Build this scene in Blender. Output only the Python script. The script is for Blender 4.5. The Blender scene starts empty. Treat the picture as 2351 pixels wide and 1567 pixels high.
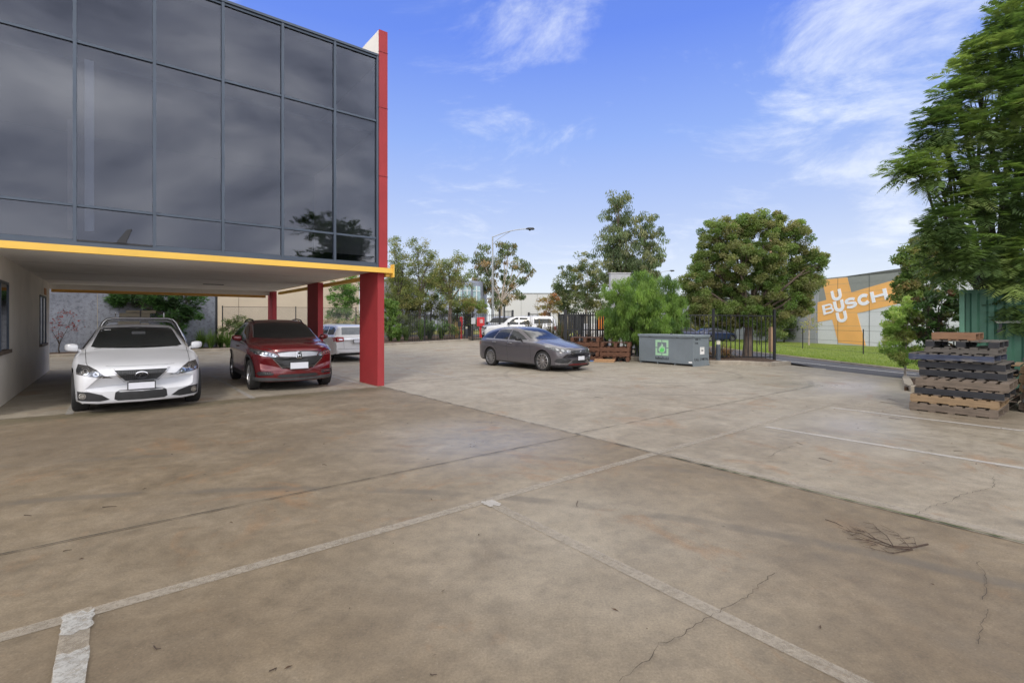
import bpy, bmesh, math, random
import numpy as np
from mathutils import Vector, Matrix
from mathutils.bvhtree import BVHTree
S = bpy.context.scene
COL = S.collection
# ------------------------------------------------------------------ camera
CAMH = 1.6
F = 1139.0; CX = 1175.0; HY = 738.0          # focal length, centre column and horizon row of the 2351 px photograph
cd = bpy.data.cameras.new('camera'); cam = bpy.data.objects.new('camera', cd); COL.objects.link(cam)
cam.location = (0, 0, CAMH); cam.rotation_euler = (math.radians(90), 0, 0)
cd.sensor_width = 36.0; cd.lens = F / 2351.0 * 36.0
cd.shift_x = 0.5 / 2351; cd.shift_y = -(783.5 - HY) / 2351.0
cd.clip_start = 0.05; cd.clip_end = 4000
S.camera = cam
# ------------------------------------------------------------------ world and sun
SUN_EL, SUN_AZ = math.radians(42), math.radians(184)   # azimuth clockwise from +Y
sd = bpy.data.lights.new('sun', 'SUN'); sun = bpy.data.objects.new('sun', sd); COL.objects.link(sun)
sdir = Vector((math.sin(SUN_AZ) * math.cos(SUN_EL), math.cos(SUN_AZ) * math.cos(SUN_EL), math.sin(SUN_EL)))
sun.rotation_euler = sdir.to_track_quat('Z', 'Y').to_euler(); sun.location = (0, -20, 40)
sd.energy = 1.2; sd.angle = math.radians(10); sd.color = (1.0, 0.93, 0.82)
S.view_settings.view_transform = 'Standard'; S.view_settings.look = 'None'
S.view_settings.exposure = 0.33; S.view_settings.gamma = 1.0; S.view_settings.use_curve_mapping = False
W = bpy.data.worlds.new('World'); S.world = W; W.use_nodes = True
nt = W.node_tree; nt.nodes.clear()
def N(nt, t, **kw):
    n = nt.nodes.new(t)
    for k, v in kw.items():
        if k.startswith('i_'):
            key = k[2:].replace('_', ' ')
            n.inputs[key].default_value = v
        else: setattr(n, k, v)
    return n
def LK(nt, a, b): nt.links.new(a, b)
def math_n(nt, op, a, b=None, clamp=False):
    n = nt.nodes.new('ShaderNodeMath'); n.operation = op; n.use_clamp = clamp
    for i, x in enumerate((a, b)):
        if x is None: continue
        if isinstance(x, (int, float)): n.inputs[i].default_value = x
        else: nt.links.new(x, n.inputs[i])
    return n.outputs[0]
def ramp(nt, fac, stops, interp='LINEAR'):
    n = nt.nodes.new('ShaderNodeValToRGB'); cr = n.color_ramp; cr.interpolation = interp
    while len(cr.elements) < len(stops): cr.elements.new(0.5)
    for e, (p, c) in zip(cr.elements, stops):
        e.position = p; e.color = (c, c, c, 1) if isinstance(c, (int, float)) else (*c, 1)
    if fac is not None: nt.links.new(fac, n.inputs[0])
    return n.outputs[0]
def mixc(nt, fac, a, b, blend='MIX'):
    n = nt.nodes.new('ShaderNodeMix'); n.data_type = 'RGBA'; n.blend_type = blend
    for idx, x in ((0, fac), (6, a), (7, b)):
        if isinstance(x, (int, float)): n.inputs[idx].default_value = x
        elif isinstance(x, tuple): n.inputs[idx].default_value = (*x, 1)
        else: nt.links.new(x, n.inputs[idx])
    return n.outputs[2]
def noise(nt, vec, scale, detail=4, rough=0.55, dist=0.0):
    n = nt.nodes.new('ShaderNodeTexNoise'); n.inputs['Scale'].default_value = scale
    n.inputs['Detail'].default_value = detail; n.inputs['Roughness'].default_value = rough; n.inputs['Distortion'].default_value = dist
    if vec is not None: nt.links.new(vec, n.inputs['Vector'])
    return n.outputs[0]
def mapping(nt, vec, scale=(1, 1, 1), rot=(0, 0, 0), loc=(0, 0, 0)):
    n = nt.nodes.new('ShaderNodeMapping'); n.inputs['Scale'].default_value = scale
    n.inputs['Rotation'].default_value = rot; n.inputs['Location'].default_value = loc
    nt.links.new(vec, n.inputs['Vector']); return n.outputs[0]
def build_world():
    sky = N(nt, 'ShaderNodeTexSky', sky_type='NISHITA', sun_disc=False, sun_elevation=SUN_EL, sun_rotation=SUN_AZ, altitude=50, air_density=1.0, dust_density=0.6, ozone_density=3.0)
    tc = N(nt, 'ShaderNodeTexCoord'); g = tc.outputs['Generated']
    sep = N(nt, 'ShaderNodeSeparateXYZ'); LK(nt, g, sep.inputs[0])
    x, y, z = sep.outputs
    zc = math_n(nt, 'MAXIMUM', z, 0.0)
    # the clear part of the sky: deeper blue overhead, pale at the horizon
    grad = ramp(nt, z, [(0.0, (7.3, 7.6, 7.9)), (0.07, (6.4, 6.9, 7.9)), (0.20, (4.3, 5.2, 7.8)), (0.34, (2.65, 3.95, 8.1)), (0.50, (1.3, 2.4, 7.8)), (0.62, (1.1, 2.1, 6.8))])
    base = mixc(nt, 0.85, sky.outputs[0], grad)
    # cloud layers on a flat ceiling above the viewer
    den = math_n(nt, 'ADD', zc, 0.22)
    cx = math_n(nt, 'DIVIDE', x, den); cy = math_n(nt, 'DIVIDE', y, den)
    cmb = N(nt, 'ShaderNodeCombineXYZ'); LK(nt, cx, cmb.inputs[0]); LK(nt, cy, cmb.inputs[1])
    v = cmb.outputs[0]
    n1 = noise(nt, mapping(nt, v, (1.0, 1.25, 1), (0, 0, 0.5)), 1.9, 10, 0.66, 0.4)
    n2 = noise(nt, mapping(nt, g, (1.0, 1.0, 1.9), (0, 0, 0), (5.2, 1.3, 0)), 2.6, 5, 0.52, 0.35)
    def mr(val, lo, hi, tmax=1.0, smooth=True):
        m = N(nt, 'ShaderNodeMapRange', clamp=True); m.interpolation_type = 'SMOOTHSTEP' if smooth else 'LINEAR'
        m.inputs['From Min'].default_value = lo; m.inputs['From Max'].default_value = hi; m.inputs['To Max'].default_value = tmax
        LK(nt, val, m.inputs['Value']); return m.outputs[0]
    backm = mr(math_n(nt, 'MULTIPLY', y, -1.0), -0.22, 0.10)
    zen = mr(z, 0.54, 0.61)  # unseen overhead cloud, added to keep the sky fill neutral
    def patch(d, lo, hi):
        dn = N(nt, 'ShaderNodeVectorMath', operation='DOT_PRODUCT'); LK(nt, g, dn.inputs[0]); dn.inputs[1].default_value = Vector(d).normalized()
        return mr(dn.outputs['Value'], lo, hi)
    p1 = patch((1000, 1139, 640), 0.94, 0.998)
    p2 = patch((-160, 1139, 735), 0.980, 0.9990)
    p3 = patch((90, 1139, 715), 0.993, 0.9997)
    p4 = patch((850, 1139, 235), 0.9985, 0.9999)
    p5 = patch((-100, 1139, 340), 0.988, 0.9997)
    cov = math_n(nt, 'MULTIPLY', p1, 0.185)
    for pp, k in ((p2, 0.10), (p3, 0.10), (p4, 0.12), (p5, 0.09), (backm, 0.55), (zen, 0.5)):
        cov = math_n(nt, 'ADD', cov, math_n(nt, 'MULTIPLY', pp, k))
    cov = math_n(nt, 'ADD', cov, ramp(nt, z, [(0.0, 0.0), (0.05, 0.05), (0.15, 0.08), (0.32, 0.02), (0.5, 0.02)]))
    fac = mr(math_n(nt, 'ADD', n1, cov), 0.58, 0.90, 0.88)
    bright = ramp(nt, n2, [(0.36, (6.0, 6.5, 8.0)), (0.46, (14.5, 14.8, 16.5)), (0.55, (23.5, 23.2, 23.8)), (0.66, (36.0, 35.0, 34.0))])  # clouds behind the viewer, brightened as added fill light
    high = ramp(nt, n2, [(0.3, (8.0, 7.7, 7.1)), (0.7, (12.0, 11.4, 10.4))])
    bright = mixc(nt, mr(z, 0.45, 0.80), bright, high)
    front = ramp(nt, n2, [(0.25, (6.6, 7.2, 8.4)), (0.7, (7.6, 8.1, 8.8))])
    ccol = mixc(nt, math_n(nt, 'MAXIMUM', backm, zen), front, bright)
    out = mixc(nt, fac, base, ccol)
    bg = N(nt, 'ShaderNodeBackground', i_Strength=0.1); LK(nt, out, bg.inputs[0])
    o = N(nt, 'ShaderNodeOutputWorld'); LK(nt, bg.outputs[0], o.inputs[0])
build_world()
# ------------------------------------------------------------------ site frame: u along the facade, v away from the viewer
UX, UY = 0.7810, 0.6247
def uv(u, v): return (u * UX - v * UY, u * UY + v * UX)
ANG_U = math.atan2(UY, UX)
def sm(a, b, t):
    t = min(1, max(0, (t - a) / (b - a))); return t * t * (3 - 2 * t)
def H(x, y):
    return 0.012 * min(100, max(0, y - 20)) * (1 - sm(8, 20, x)) - 0.5 * sm(9, 20, x)
def G(px, py):
    """point of the ground seen at this pixel of the photograph"""
    D = F * CAMH / max(1e-3, py - HY)
    for _ in range(60):
        x = (px - CX) / F * D; D = 0.5 * D + 0.5 * F * (CAMH - H(x, D)) / max(1e-3, py - HY)
    x = (px - CX) / F * D
    return (x, D, H(x, D))
def P(px, py, D): return ((px - CX) / F * D, D, CAMH + (HY - py) / F * D)
# ------------------------------------------------------------------ objects
def link(o, parent=None):
    COL.objects.link(o)
    if parent is not None: o.parent = parent
    return o
def tag(o, label=None, cat=None, group=None, kind=None):
    if label: o['label'] = label
    if cat: o['category'] = cat
    if group: o['group'] = group
    if kind: o['kind'] = kind
    return o
def empty(name, loc, rz=0, label=None, cat=None, group=None, scale=1):
    o = bpy.data.objects.new(name, None); COL.objects.link(o); o.location = loc; o.rotation_euler = (0, 0, rz)
    o.scale = (scale,) * 3; o.empty_display_size = 0.2
    return tag(o, label, cat, group)
def dup(o, loc=None, rz=None, label=None, parent=None):
    c = o.copy(); COL.objects.link(c)
    if parent is not None: c.parent = parent
    for ch in list(o.children): dup(ch, parent=c)
    if loc is not None: c.location = loc
    if rz is not None: c.rotation_euler = (0, 0, rz)
    if label: c['label'] = label
    return c
class MB:
    def __init__(s): s.v = []; s.f = []; s.m = []
    def add(s, vs, fs, mi=0):
        b = len(s.v); s.v += [tuple(p) for p in vs]; s.f += [tuple(b + i for i in f) for f in fs]; s.m += [mi] * len(fs); return s
    def box(s, x0, x1, y0, y1, z0, z1, mi=0, M=None):
        vs = [(x, y, z) for x in (x0, x1) for y in (y0, y1) for z in (z0, z1)]
        if M is not None: vs = [tuple(M @ Vector(p)) for p in vs]
        return s.add(vs, [(0, 1, 3, 2), (4, 6, 7, 5), (0, 4, 5, 1), (2, 3, 7, 6), (0, 2, 6, 4), (1, 5, 7, 3)], mi)
    def ubox(s, u0, u1, v0, v1, z0, z1, mi=0):
        c = [uv(u0, v0), uv(u1, v0), uv(u1, v1), uv(u0, v1)]
        vs = [(x, y, z0) for x, y in c] + [(x, y, z1) for x, y in c]
        return s.add(vs, [(3, 2, 1, 0), (4, 5, 6, 7), (0, 1, 5, 4), (1, 2, 6, 5), (2, 3, 7, 6), (3, 0, 4, 7)], mi)
    def tube(s, pts, r, n=8, mi=0, cap=True):
        pts = [Vector(p) for p in pts]; k = len(pts)
        rs = r if isinstance(r, (list, tuple)) else [r] * k
        b = len(s.v); prev = None
        for i, p in enumerate(pts):
            d = (pts[min(i + 1, k - 1)] - pts[max(i - 1, 0)]); d = d.normalized() if d.length > 1e-9 else Vector((0, 0, 1))
            if prev is None:
                a = d.orthogonal().normalized()
            else:
                a = (prev - d * prev.dot(d)); a = a.normalized() if a.length > 1e-6 else d.orthogonal().normalized()
            prev = a; c = d.cross(a)
            for j in range(n):
                t = 2 * math.pi * j / n; q = p + (a * math.cos(t) + c * math.sin(t)) * rs[i]
                s.v.append(tuple(q))
        for i in range(k - 1):
            for j in range(n):
                s.f.append((b + i * n + j, b + i * n + (j + 1) % n, b + (i + 1) * n + (j + 1) % n, b + (i + 1) * n + j)); s.m.append(mi)
        if cap:
            s.f.append(tuple(b + j for j in reversed(range(n)))); s.m.append(mi)
            s.f.append(tuple(b + (k - 1) * n + j for j in range(n))); s.m.append(mi)
        return s
    def lathe(s, prof, n=24, c=(0, 0, 0), axis='Z', mi=0, closed=False):
        b = len(s.v); k = len(prof)
        for (r, h) in prof:
            for j in range(n):
                t = 2 * math.pi * j / n; a, e = r * math.cos(t), r * math.sin(t)
                p = {'Z': (a, e, h), 'Y': (a, h, e), 'X': (h, a, e)}[axis]
                s.v.append((p[0] + c[0], p[1] + c[1], p[2] + c[2]))
        for i in range(k if closed else k - 1):
            i2 = (i + 1) % k
            for j in range(n):
                s.f.append((b + i * n + j, b + i * n + (j + 1) % n, b + i2 * n + (j + 1) % n, b + i2 * n + j)); s.m.append(mi)
        return s
    def prism(s, pts, o, a, b, n, t, mi=0):
        """2D outline pts in frame (o; a, b) pushed along n by t"""
        o, a, b, n = Vector(o), Vector(a), Vector(b), Vector(n); k = len(pts)
        lo = [o + a * p[0] + b * p[1] for p in pts]; hi = [q + n * t for q in lo]
        return s.add(lo + hi, [tuple(reversed(range(k))), tuple(range(k, 2 * k))] + [(i, (i + 1) % k, k + (i + 1) % k, k + i) for i in range(k)], mi)
    def build(s, name, mats, parent=None, smooth=False, bevel=0, normals=True, angle=40):
        me = bpy.data.meshes.new(name); me.from_pydata(s.v, [], s.f)
        if not isinstance(mats, (list, tuple)): mats = [mats]
        for m in mats: me.materials.append(m)
        if len(mats) > 1: me.polygons.foreach_set('material_index', s.m)
        if normals:
            bm = bmesh.new(); bm.from_mesh(me); bmesh.ops.recalc_face_normals(bm, faces=bm.faces); bm.to_mesh(me); bm.free()
        if smooth:
            me.shade_smooth(); me.set_sharp_from_angle(angle=math.radians(angle))
        me.update()
        o = bpy.data.objects.new(name, me); link(o, parent)
        if bevel:
            md = o.modifiers.new('edge', 'BEVEL'); md.width = bevel; md.segments = 2; md.limit_method = 'ANGLE'; md.angle_limit = math.radians(50)
        return o
def TM(parent):
    pass
# ------------------------------------------------------------------ materials
_M = {}
def mat(name, color, rough=0.6, metal=0.0, var=0.12, vscale=6.0, bump=0.0, bscale=40.0, coat=0.0, spec=0.5, dirt=None, em=None, trans=0, stretch=None):
    if name in _M: return _M[name]
    m = bpy.data.materials.new(name); m.use_nodes = True; t = m.node_tree; p = t.nodes['Principled BSDF']
    tc = N(t, 'ShaderNodeTexCoord'); v = tc.outputs['Object']
    if stretch: v = mapping(t, v, stretch)
    n = noise(t, v, vscale, 5, 0.6)
    lo = tuple(max(0, c * (1 - var)) for c in color); hi = tuple(min(1, c * (1 + var)) for c in color)
    col = ramp(t, n, [(0.3, lo), (0.7, hi)])
    if dirt:
        dn = noise(t, v, dirt[1], 6, 0.65, 0.4); f = ramp(t, dn, [(dirt[2], 0.0), (dirt[2] + 0.15, dirt[3] if len(dirt) > 3 else 0.8)])
        col = mixc(t, f, col, dirt[0])
    LK(t, col, p.inputs['Base Color'])
    p.inputs['Roughness'].default_value = rough; p.inputs['Metallic'].default_value = metal
    p.inputs['Coat Weight'].default_value = coat; p.inputs['Coat Roughness'].default_value = 0.04
    p.inputs['Specular IOR Level'].default_value = spec
    if bump:
        b = N(t, 'ShaderNodeBump', i_Strength=bump, i_Distance=0.02); LK(t, noise(t, v, bscale, 6, 0.6), b.inputs['Height']); LK(t, b.outputs[0], p.inputs['Normal'])
    if em: p.inputs['Emission Color'].default_value = (*em, 1); p.inputs['Emission Strength'].default_value = 1
    _M[name] = m; return m
# ================================================================== ground
CUTX = [8 + i for i in range(13)]; CUTY = [20] + [30 + 10 * i for i in range(10)]
def sheet(name, poly, off, m, parent=None, kind='structure', skirt=0.0, mats=None):
    bm = bmesh.new(); vs = [bm.verts.new((x, y, 0)) for x, y in poly]; bm.faces.new(vs)
    for axis, cuts in ((0, CUTX), (1, CUTY)):
        for c in cuts:
            g = list(bm.verts) + list(bm.edges) + list(bm.faces)
            co = [0, 0, 0]; co[axis] = c; no = [0, 0, 0]; no[axis] = 1
            bmesh.ops.bisect_plane(bm, geom=g, plane_co=co, plane_no=no)
    bmesh.ops.recalc_face_normals(bm, faces=bm.faces)
    if sum(f.normal.z for f in bm.faces) < 0: bmesh.ops.reverse_faces(bm, faces=bm.faces)
    if skirt:
        be = [e for e in bm.edges if e.is_boundary]
        r = bmesh.ops.extrude_edge_only(bm, edges=be)
        low = {v for v in r['geom'] if isinstance(v, bmesh.types.BMVert)}
    else: low = set()
    for v in bm.verts: v.co.z = H(v.co.x, v.co.y) + off - (skirt if v in low else 0)
    bmesh.ops.triangulate(bm, faces=[f for f in bm.faces if len(f.verts) > 4])
    me = bpy.data.meshes.new(name); bm.to_mesh(me); bm.free(); me.materials.append(m)
    o = bpy.data.objects.new(name, me); link(o, parent)
    if kind: o['kind'] = kind
    return o
def yard_mat():
    m = bpy.data.materials.new('yard_concrete'); m.use_nodes = True; t = m.node_tree; p = t.nodes['Principled BSDF']
    tc = N(t, 'ShaderNodeTexCoord'); o = tc.outputs['Object']
    q = mapping(t, o, (1, 1, 1), (0, 0, -ANG_U)); sep = N(t, 'ShaderNodeSeparateXYZ'); LK(t, q, sep.inputs[0]); u, v, _ = sep.outputs
    big = noise(t, o, 0.28, 5, 0.6, 0.3); mid = noise(t, o, 1.6, 10, 0.72, 0.35); fine = noise(t, o, 7.0, 7, 0.72); grain = noise(t, o, 75, 3, 0.8)
    # slab tones: brown slab near the viewer, greyer slabs beyond the long joint and inside the carport
    warm = ramp(t, mid, [(0.25, (0.110, 0.078, 0.044)), (0.42, (0.158, 0.118, 0.070)), (0.56, (0.198, 0.151, 0.094)), (0.75, (0.265, 0.212, 0.143))])
    grey = ramp(t, mid, [(0.25, (0.245, 0.210, 0.160)), (0.48, (0.330, 0.292, 0.230)), (0.72, (0.415, 0.372, 0.300))])
    su = math_n(t, 'MULTIPLY', math_n(t, 'GREATER_THAN', u, 5.12), 0.62)
    sv = math_n(t, 'MULTIPLY', math_n(t, 'GREATER_THAN', v, 11.55), 0.75)
    f = math_n(t, 'MAXIMUM', su, sv)
    f2 = ramp(t, big, [(0.35, 0.0), (0.65, 0.5)])
    f = math_n(t, 'ADD', f, math_n(t, 'MULTIPLY', f2, 0.5), True)
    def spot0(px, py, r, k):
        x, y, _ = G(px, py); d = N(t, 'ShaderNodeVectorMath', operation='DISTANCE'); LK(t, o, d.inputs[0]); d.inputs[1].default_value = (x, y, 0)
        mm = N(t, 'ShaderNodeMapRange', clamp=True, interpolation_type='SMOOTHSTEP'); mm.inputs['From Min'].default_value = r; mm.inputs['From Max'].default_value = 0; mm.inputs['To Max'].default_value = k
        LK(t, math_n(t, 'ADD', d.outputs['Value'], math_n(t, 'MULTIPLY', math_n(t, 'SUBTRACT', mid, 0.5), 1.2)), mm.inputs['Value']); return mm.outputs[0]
    f = math_n(t, 'ADD', f, spot0(1330, 1230, 2.3, 0.55), True); f = math_n(t, 'ADD', f, spot0(1050, 1010, 2.6, 0.5), True)  # paler grey spots paint the slab's sheen into its colour
    far = N(t, 'ShaderNodeMapRange', clamp=True); far.inputs['From Min'].default_value = 6.5; far.inputs['From Max'].default_value = 11
    sp2 = N(t, 'ShaderNodeSeparateXYZ'); LK(t, o, sp2.inputs[0]); LK(t, sp2.outputs[1], far.inputs['Value'])
    f = math_n(t, 'MAXIMUM', f, math_n(t, 'MULTIPLY', far.outputs[0], math_n(t, 'GREATER_THAN', u, 5.12)))
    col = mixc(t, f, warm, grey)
    # each slab a little different
    # dark damp mottling stretched along the drive direction
    st = noise(t, mapping(t, q, (0.35, 1.2, 1)), 1.3, 6, 0.65, 0.6)
    col = mixc(t, ramp(t, st, [(0.48, 0.0), (0.62, 0.14), (0.75, 0.30)]), col, (0.120, 0.095, 0.070), 'MIX')
    # rust and ochre stains
    rs = noise(t, mapping(t, o, (1, 1, 1), (0, 0, 0), (3.1, 8.4, 0)), 0.9, 6, 0.7, 0.8)
    col = mixc(t, ramp(t, rs, [(0.56, 0.0), (0.70, 0.55)]), col, (0.27, 0.140, 0.055), 'MIX')
    # broad soft tan soiling where cars stand and turn
    for (px_, py_, r_, k_) in ((120, 1010, 2.6, .55), (650, 1010, 2.0, .35), (200, 1560, 1.1, .5), (900, 1450, 1.0, .3), (2000, 1290, 1.5, .4), (2250, 1500, 1.0, .45), (1650, 1010, 1.6, .3), (1500, 900, 2.4, .25), (2230, 960, 1.6, .5)):
        col = mixc(t, spot0(px_, py_, r_, k_), col, (0.135, 0.100, 0.064))
    # green-brown moss line along the drip edge of the building
    dv = math_n(t, 'ABSOLUTE', math_n(t, 'SUBTRACT', v, 11.25)); ms = N(t, 'ShaderNodeMapRange', clamp=True); ms.inputs['From Min'].default_value = 0.45; ms.inputs['From Max'].default_value = 0.0
    LK(t, math_n(t, 'ADD', dv, math_n(t, 'MULTIPLY', math_n(t, 'SUBTRACT', fine, 0.5), 0.9)), ms.inputs['Value'])
    mu = math_n(t, 'LESS_THAN', u, 5.2)
    col = mixc(t, math_n(t, 'MULTIPLY', math_n(t, 'MULTIPLY', ms.outputs[0], mu), 0.65), col, (0.105, 0.095, 0.05))
    # aggregate grain
    col = mixc(t, 1.0, col, ramp(t, fine, [(0.25, 0.70), (0.5, 1.0), (0.75, 1.22)]), 'MULTIPLY')
    col = mixc(t, 1.0, col, ramp(t, grain, [(0.25, 0.64), (0.5, 0.91), (0.78, 1.17)]), 'MULTIPLY')
    # tyre scuffs: arcs
    def arc(cx, cy, r, w, k, lo=None):
        d = N(t, 'ShaderNodeVectorMath', operation='DISTANCE'); LK(t, o, d.inputs[0]); d.inputs[1].default_value = (cx, cy, 0)
        e = math_n(t, 'ABSOLUTE', math_n(t, 'SUBTRACT', d.outputs['Value'], r))
        mm = N(t, 'ShaderNodeMapRange', clamp=True, interpolation_type='SMOOTHSTEP'); mm.inputs['From Min'].default_value = w; mm.inputs['From Max'].default_value = w * 0.3
        LK(t, e, mm.inputs['Value'])
        g = ramp(t, noise(t, o, 1.7, 4, 0.6), [(0.38, 0.0), (0.55, 1.0)])
        return math_n(t, 'MULTIPLY', math_n(t, 'MULTIPLY', mm.outputs[0], g), k)
    a1 = arc(-2.0, -3.5, 8.25, 0.10, 0.5); a2 = arc(-2.1, -3.6, 9.75, 0.12, 0.32); a3 = arc(4.3, 15.5, 2.6, 0.10, 0.36); a4 = arc(4.1, 15.1, 4.3, 0.10, 0.30); a5 = arc(9.5, 4.0, 7.4, 0.16, 0.16)
    for a in (a1, a2, a3, a4, a5): col = mixc(t, a, col, (0.10, 0.088, 0.072))
    # black gum spots
    vo = t.nodes.new('ShaderNodeTexVoronoi'); vo.inputs['Scale'].default_value = 1.6; vo.inputs['Randomness'].default_value = 1; LK(t, o, vo.inputs['Vector'])
    col = mixc(t, ramp(t, vo.outputs['Distance'], [(0.0, 0.75), (0.022, 0.5), (0.034, 0.0)]), col, (0.05, 0.045, 0.04))
    vo2 = t.nodes.new('ShaderNodeTexVoronoi'); vo2.inputs['Scale'].default_value = 26; LK(t, o, vo2.inputs['Vector'])
    col = mixc(t, ramp(t, vo2.outputs['Distance'], [(0.0, 0.22), (0.07, 0.16), (0.13, 0.0)]), col, (0.42, 0.37, 0.30))
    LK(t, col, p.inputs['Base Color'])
    # damp patches shine
    wet = noise(t, mapping(t, q, (0.5, 1.0, 1), (0, 0, 0), (1.7, 0.4, 0)), 0.42, 4, 0.6, 0.4)
    def spot(px, py, r):
        x, y, _ = G(px, py); d = N(t, 'ShaderNodeVectorMath', operation='DISTANCE'); LK(t, o, d.inputs[0]); d.inputs[1].default_value = (x, y, 0)
        mm = N(t, 'ShaderNodeMapRange', clamp=True, interpolation_type='SMOOTHSTEP'); mm.inputs['From Min'].default_value = r; mm.inputs['From Max'].default_value = 0
        LK(t, d.outputs['Value'], mm.inputs['Value']); return mm.outputs[0]
    sp = math_n(t, 'MAXIMUM', spot(1100, 1010, 2.2), math_n(t, 'MAXIMUM', spot(2080, 985, 3.6), spot(1900, 880, 5.0)))
    wetm = math_n(t, 'MULTIPLY', sp, ramp(t, wet, [(0.3, 0.35), (0.6, 1.0)]))
    rough = math_n(t, 'SUBTRACT', ramp(t, fine, [(0.3, 0.66), (0.7, 0.80)]), math_n(t, 'MULTIPLY', wetm, 0.46))
    LK(t, rough, p.inputs['Roughness'])
    p.inputs['Specular IOR Level'].default_value = 0.55
    b = N(t, 'ShaderNodeBump', i_Strength=0.28, i_Distance=0.006); LK(t, math_n(t, 'ADD', grain, math_n(t, 'MULTIPLY', fine, 0.8)), b.inputs['Height']); LK(t, b.outputs[0], p.inputs['Normal'])
    return m
def worn(name, color, thr, keep=0.0, scale=9.0, rough=0.7, top=1.0):
    """old paint: broken cover that lets the slab show through"""
    m = bpy.data.materials.new(name); m.use_nodes = True; t = m.node_tree; p = t.nodes['Principled BSDF']; out = t.nodes['Material Output']
    tc = N(t, 'ShaderNodeTexCoord'); v = tc.outputs['Object']
    p.inputs['Roughness'].default_value = rough
    LK(t, ramp(t, noise(t, v, 14, 4, 0.6), [(0.3, tuple(c * 0.82 for c in color)), (0.7, color)]), p.inputs['Base Color'])
    a = noise(t, v, scale, 8, 0.75, 0.3); b = noise(t, v, 1.4, 4, 0.6)
    f = ramp(t, math_n(t, 'ADD', math_n(t, 'MULTIPLY', a, 0.65), math_n(t, 'MULTIPLY', b, 0.35)), [(thr - 0.08, keep), (thr + 0.07, top)])
    tr = N(t, 'ShaderNodeBsdfTransparent'); mx = N(t, 'ShaderNodeMixShader'); LK(t, f, mx.inputs[0]); LK(t, tr.outputs[0], mx.inputs[1]); LK(t, p.outputs[0], mx.inputs[2])
    LK(t, mx.outputs[0], out.inputs[0]); return m
def grass_mat(name, a, b, c):
    m = bpy.data.materials.new(name); m.use_nodes = True; t = m.node_tree; p = t.nodes['Principled BSDF']
    tc = N(t, 'ShaderNodeTexCoord'); v = tc.outputs['Object']
    col = ramp(t, noise(t, v, 0.7, 6, 0.7), [(0.3, a), (0.5, b), (0.72, c)])
    col = mixc(t, 1.0, col, ramp(t, noise(t, v, 18, 5, 0.8), [(0.25, 0.6), (0.75, 1.35)]), 'MULTIPLY')
    LK(t, col, p.inputs['Base Color']); p.inputs['Roughness'].default_value = 0.85; p.inputs['Specular IOR Level'].default_value = 0.2
    bp = N(t, 'ShaderNodeBump', i_Strength=0.9, i_Distance=0.06); LK(t, noise(t, v, 30, 4, 0.8), bp.inputs['Height']); LK(t, bp.outputs[0], p.inputs['Normal'])
    return m
YARD = yard_mat()
EARTH = mat('earth', (0.13, 0.105, 0.07), 0.95, var=0.35, vscale=0.5, bump=0.6, bscale=8)
MULCH = mat('mulch', (0.075, 0.045, 0.028), 0.95, var=0.6, vscale=9, bump=1.0, bscale=30)
KERB = mat('kerb_concrete', (0.34, 0.30, 0.245), 0.85, var=0.22, vscale=3, bump=0.3, bscale=60, dirt=((0.13, 0.11, 0.08), 1.5, 0.55, 0.6))
ASPH = mat('asphalt', (0.085, 0.085, 0.092), 0.85, var=0.2, vscale=1.2, bump=0.5, bscale=90)
LAWN = grass_mat('lawn', (0.13, 0.185, 0.036), (0.20, 0.265, 0.055), (0.27, 0.31, 0.085))
ground = sheet('ground', [(-600, -60), (700, -60), (700, 1800), (-600, 1800)], -0.10, EARTH)
# the asphalt street that runs behind the fence
near = [(30, -14), (13.3, 11.6), (11.7, 14.2), (10.8, 17.0), (11.4, 19.5), (11.3, 23), (9.2, 26.5), (6, 29.4), (2.2, 31.6), (-6, 34.5), (-40, 38)]
farE = [(40, -14), (18.5, 12.5), (16.1, 18.5), (15.2, 22.5), (14.4, 26.5), (12.9, 31.5), (10.2, 40), (8.8, 60), (8.2, 110), (2.2, 110), (2.4, 62), (-2, 50), (-12, 47.5), (-40, 50)]
sheet('road', near + farE[::-1], -0.03, ASPH)
LAWN_Y = grass_mat('dry_lawn', (0.20, 0.20, 0.06), (0.26, 0.25, 0.08), (0.30, 0.29, 0.12))
sheet('lawn', [(40.2, -14), (18.7, 12.5), (16.3, 18.5), (15.4, 22.5), (14.6, 26.5), (13.1, 31.5), (10.4, 40), (9.0, 60), (8.4, 109), (120, 109), (120, -14)], 0.02, LAWN, skirt=0.12)
sheet('far_lawn', [(2.0, 110), (2.2, 62.4), (-2, 50.3), (-12, 47.8), (-40, 50.3), (-120, 52), (-120, 110)], 0.02, LAWN_Y, skirt=0.12)
def kerb(name, pts, w=0.16, h=0.13, top=0.0, label=None):
    mb = MB(); k = len(pts); L = []; R = []
    for i, (x, y) in enumerate(pts):
        a = Vector(pts[max(i - 1, 0)]); b = Vector(pts[min(i + 1, k - 1)]); d = (b - a).normalized(); n = Vector((-d.y, d.x)) * w / 2
        L.append((x + n.x, y + n.y)); R.append((x - n.x, y - n.y))
    vs = []
    for (l, r) in zip(L, R):
        for (x, y), ins in ((l, 0), (r, 0)):
            z = H(x, y); vs += [(x, y, z - 0.12), (x, y, z + h)]
    fs = []
    for i in range(k - 1):
        a, b = i * 4, i * 4 + 4
        fs += [(a + 1, a + 3, b + 3, b + 1), (a, a + 1, b + 1, b), (a + 3, a + 2, b + 2, b + 3)]
    fs += [(0, 2, 3, 1), ((k - 1) * 4, (k - 1) * 4 + 1, (k - 1) * 4 + 3, (k - 1) * 4 + 2)]
    mb.add(vs, fs); o = mb.build(name, KERB, bevel=0.02); o['kind'] = 'structure'; return o
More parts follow.
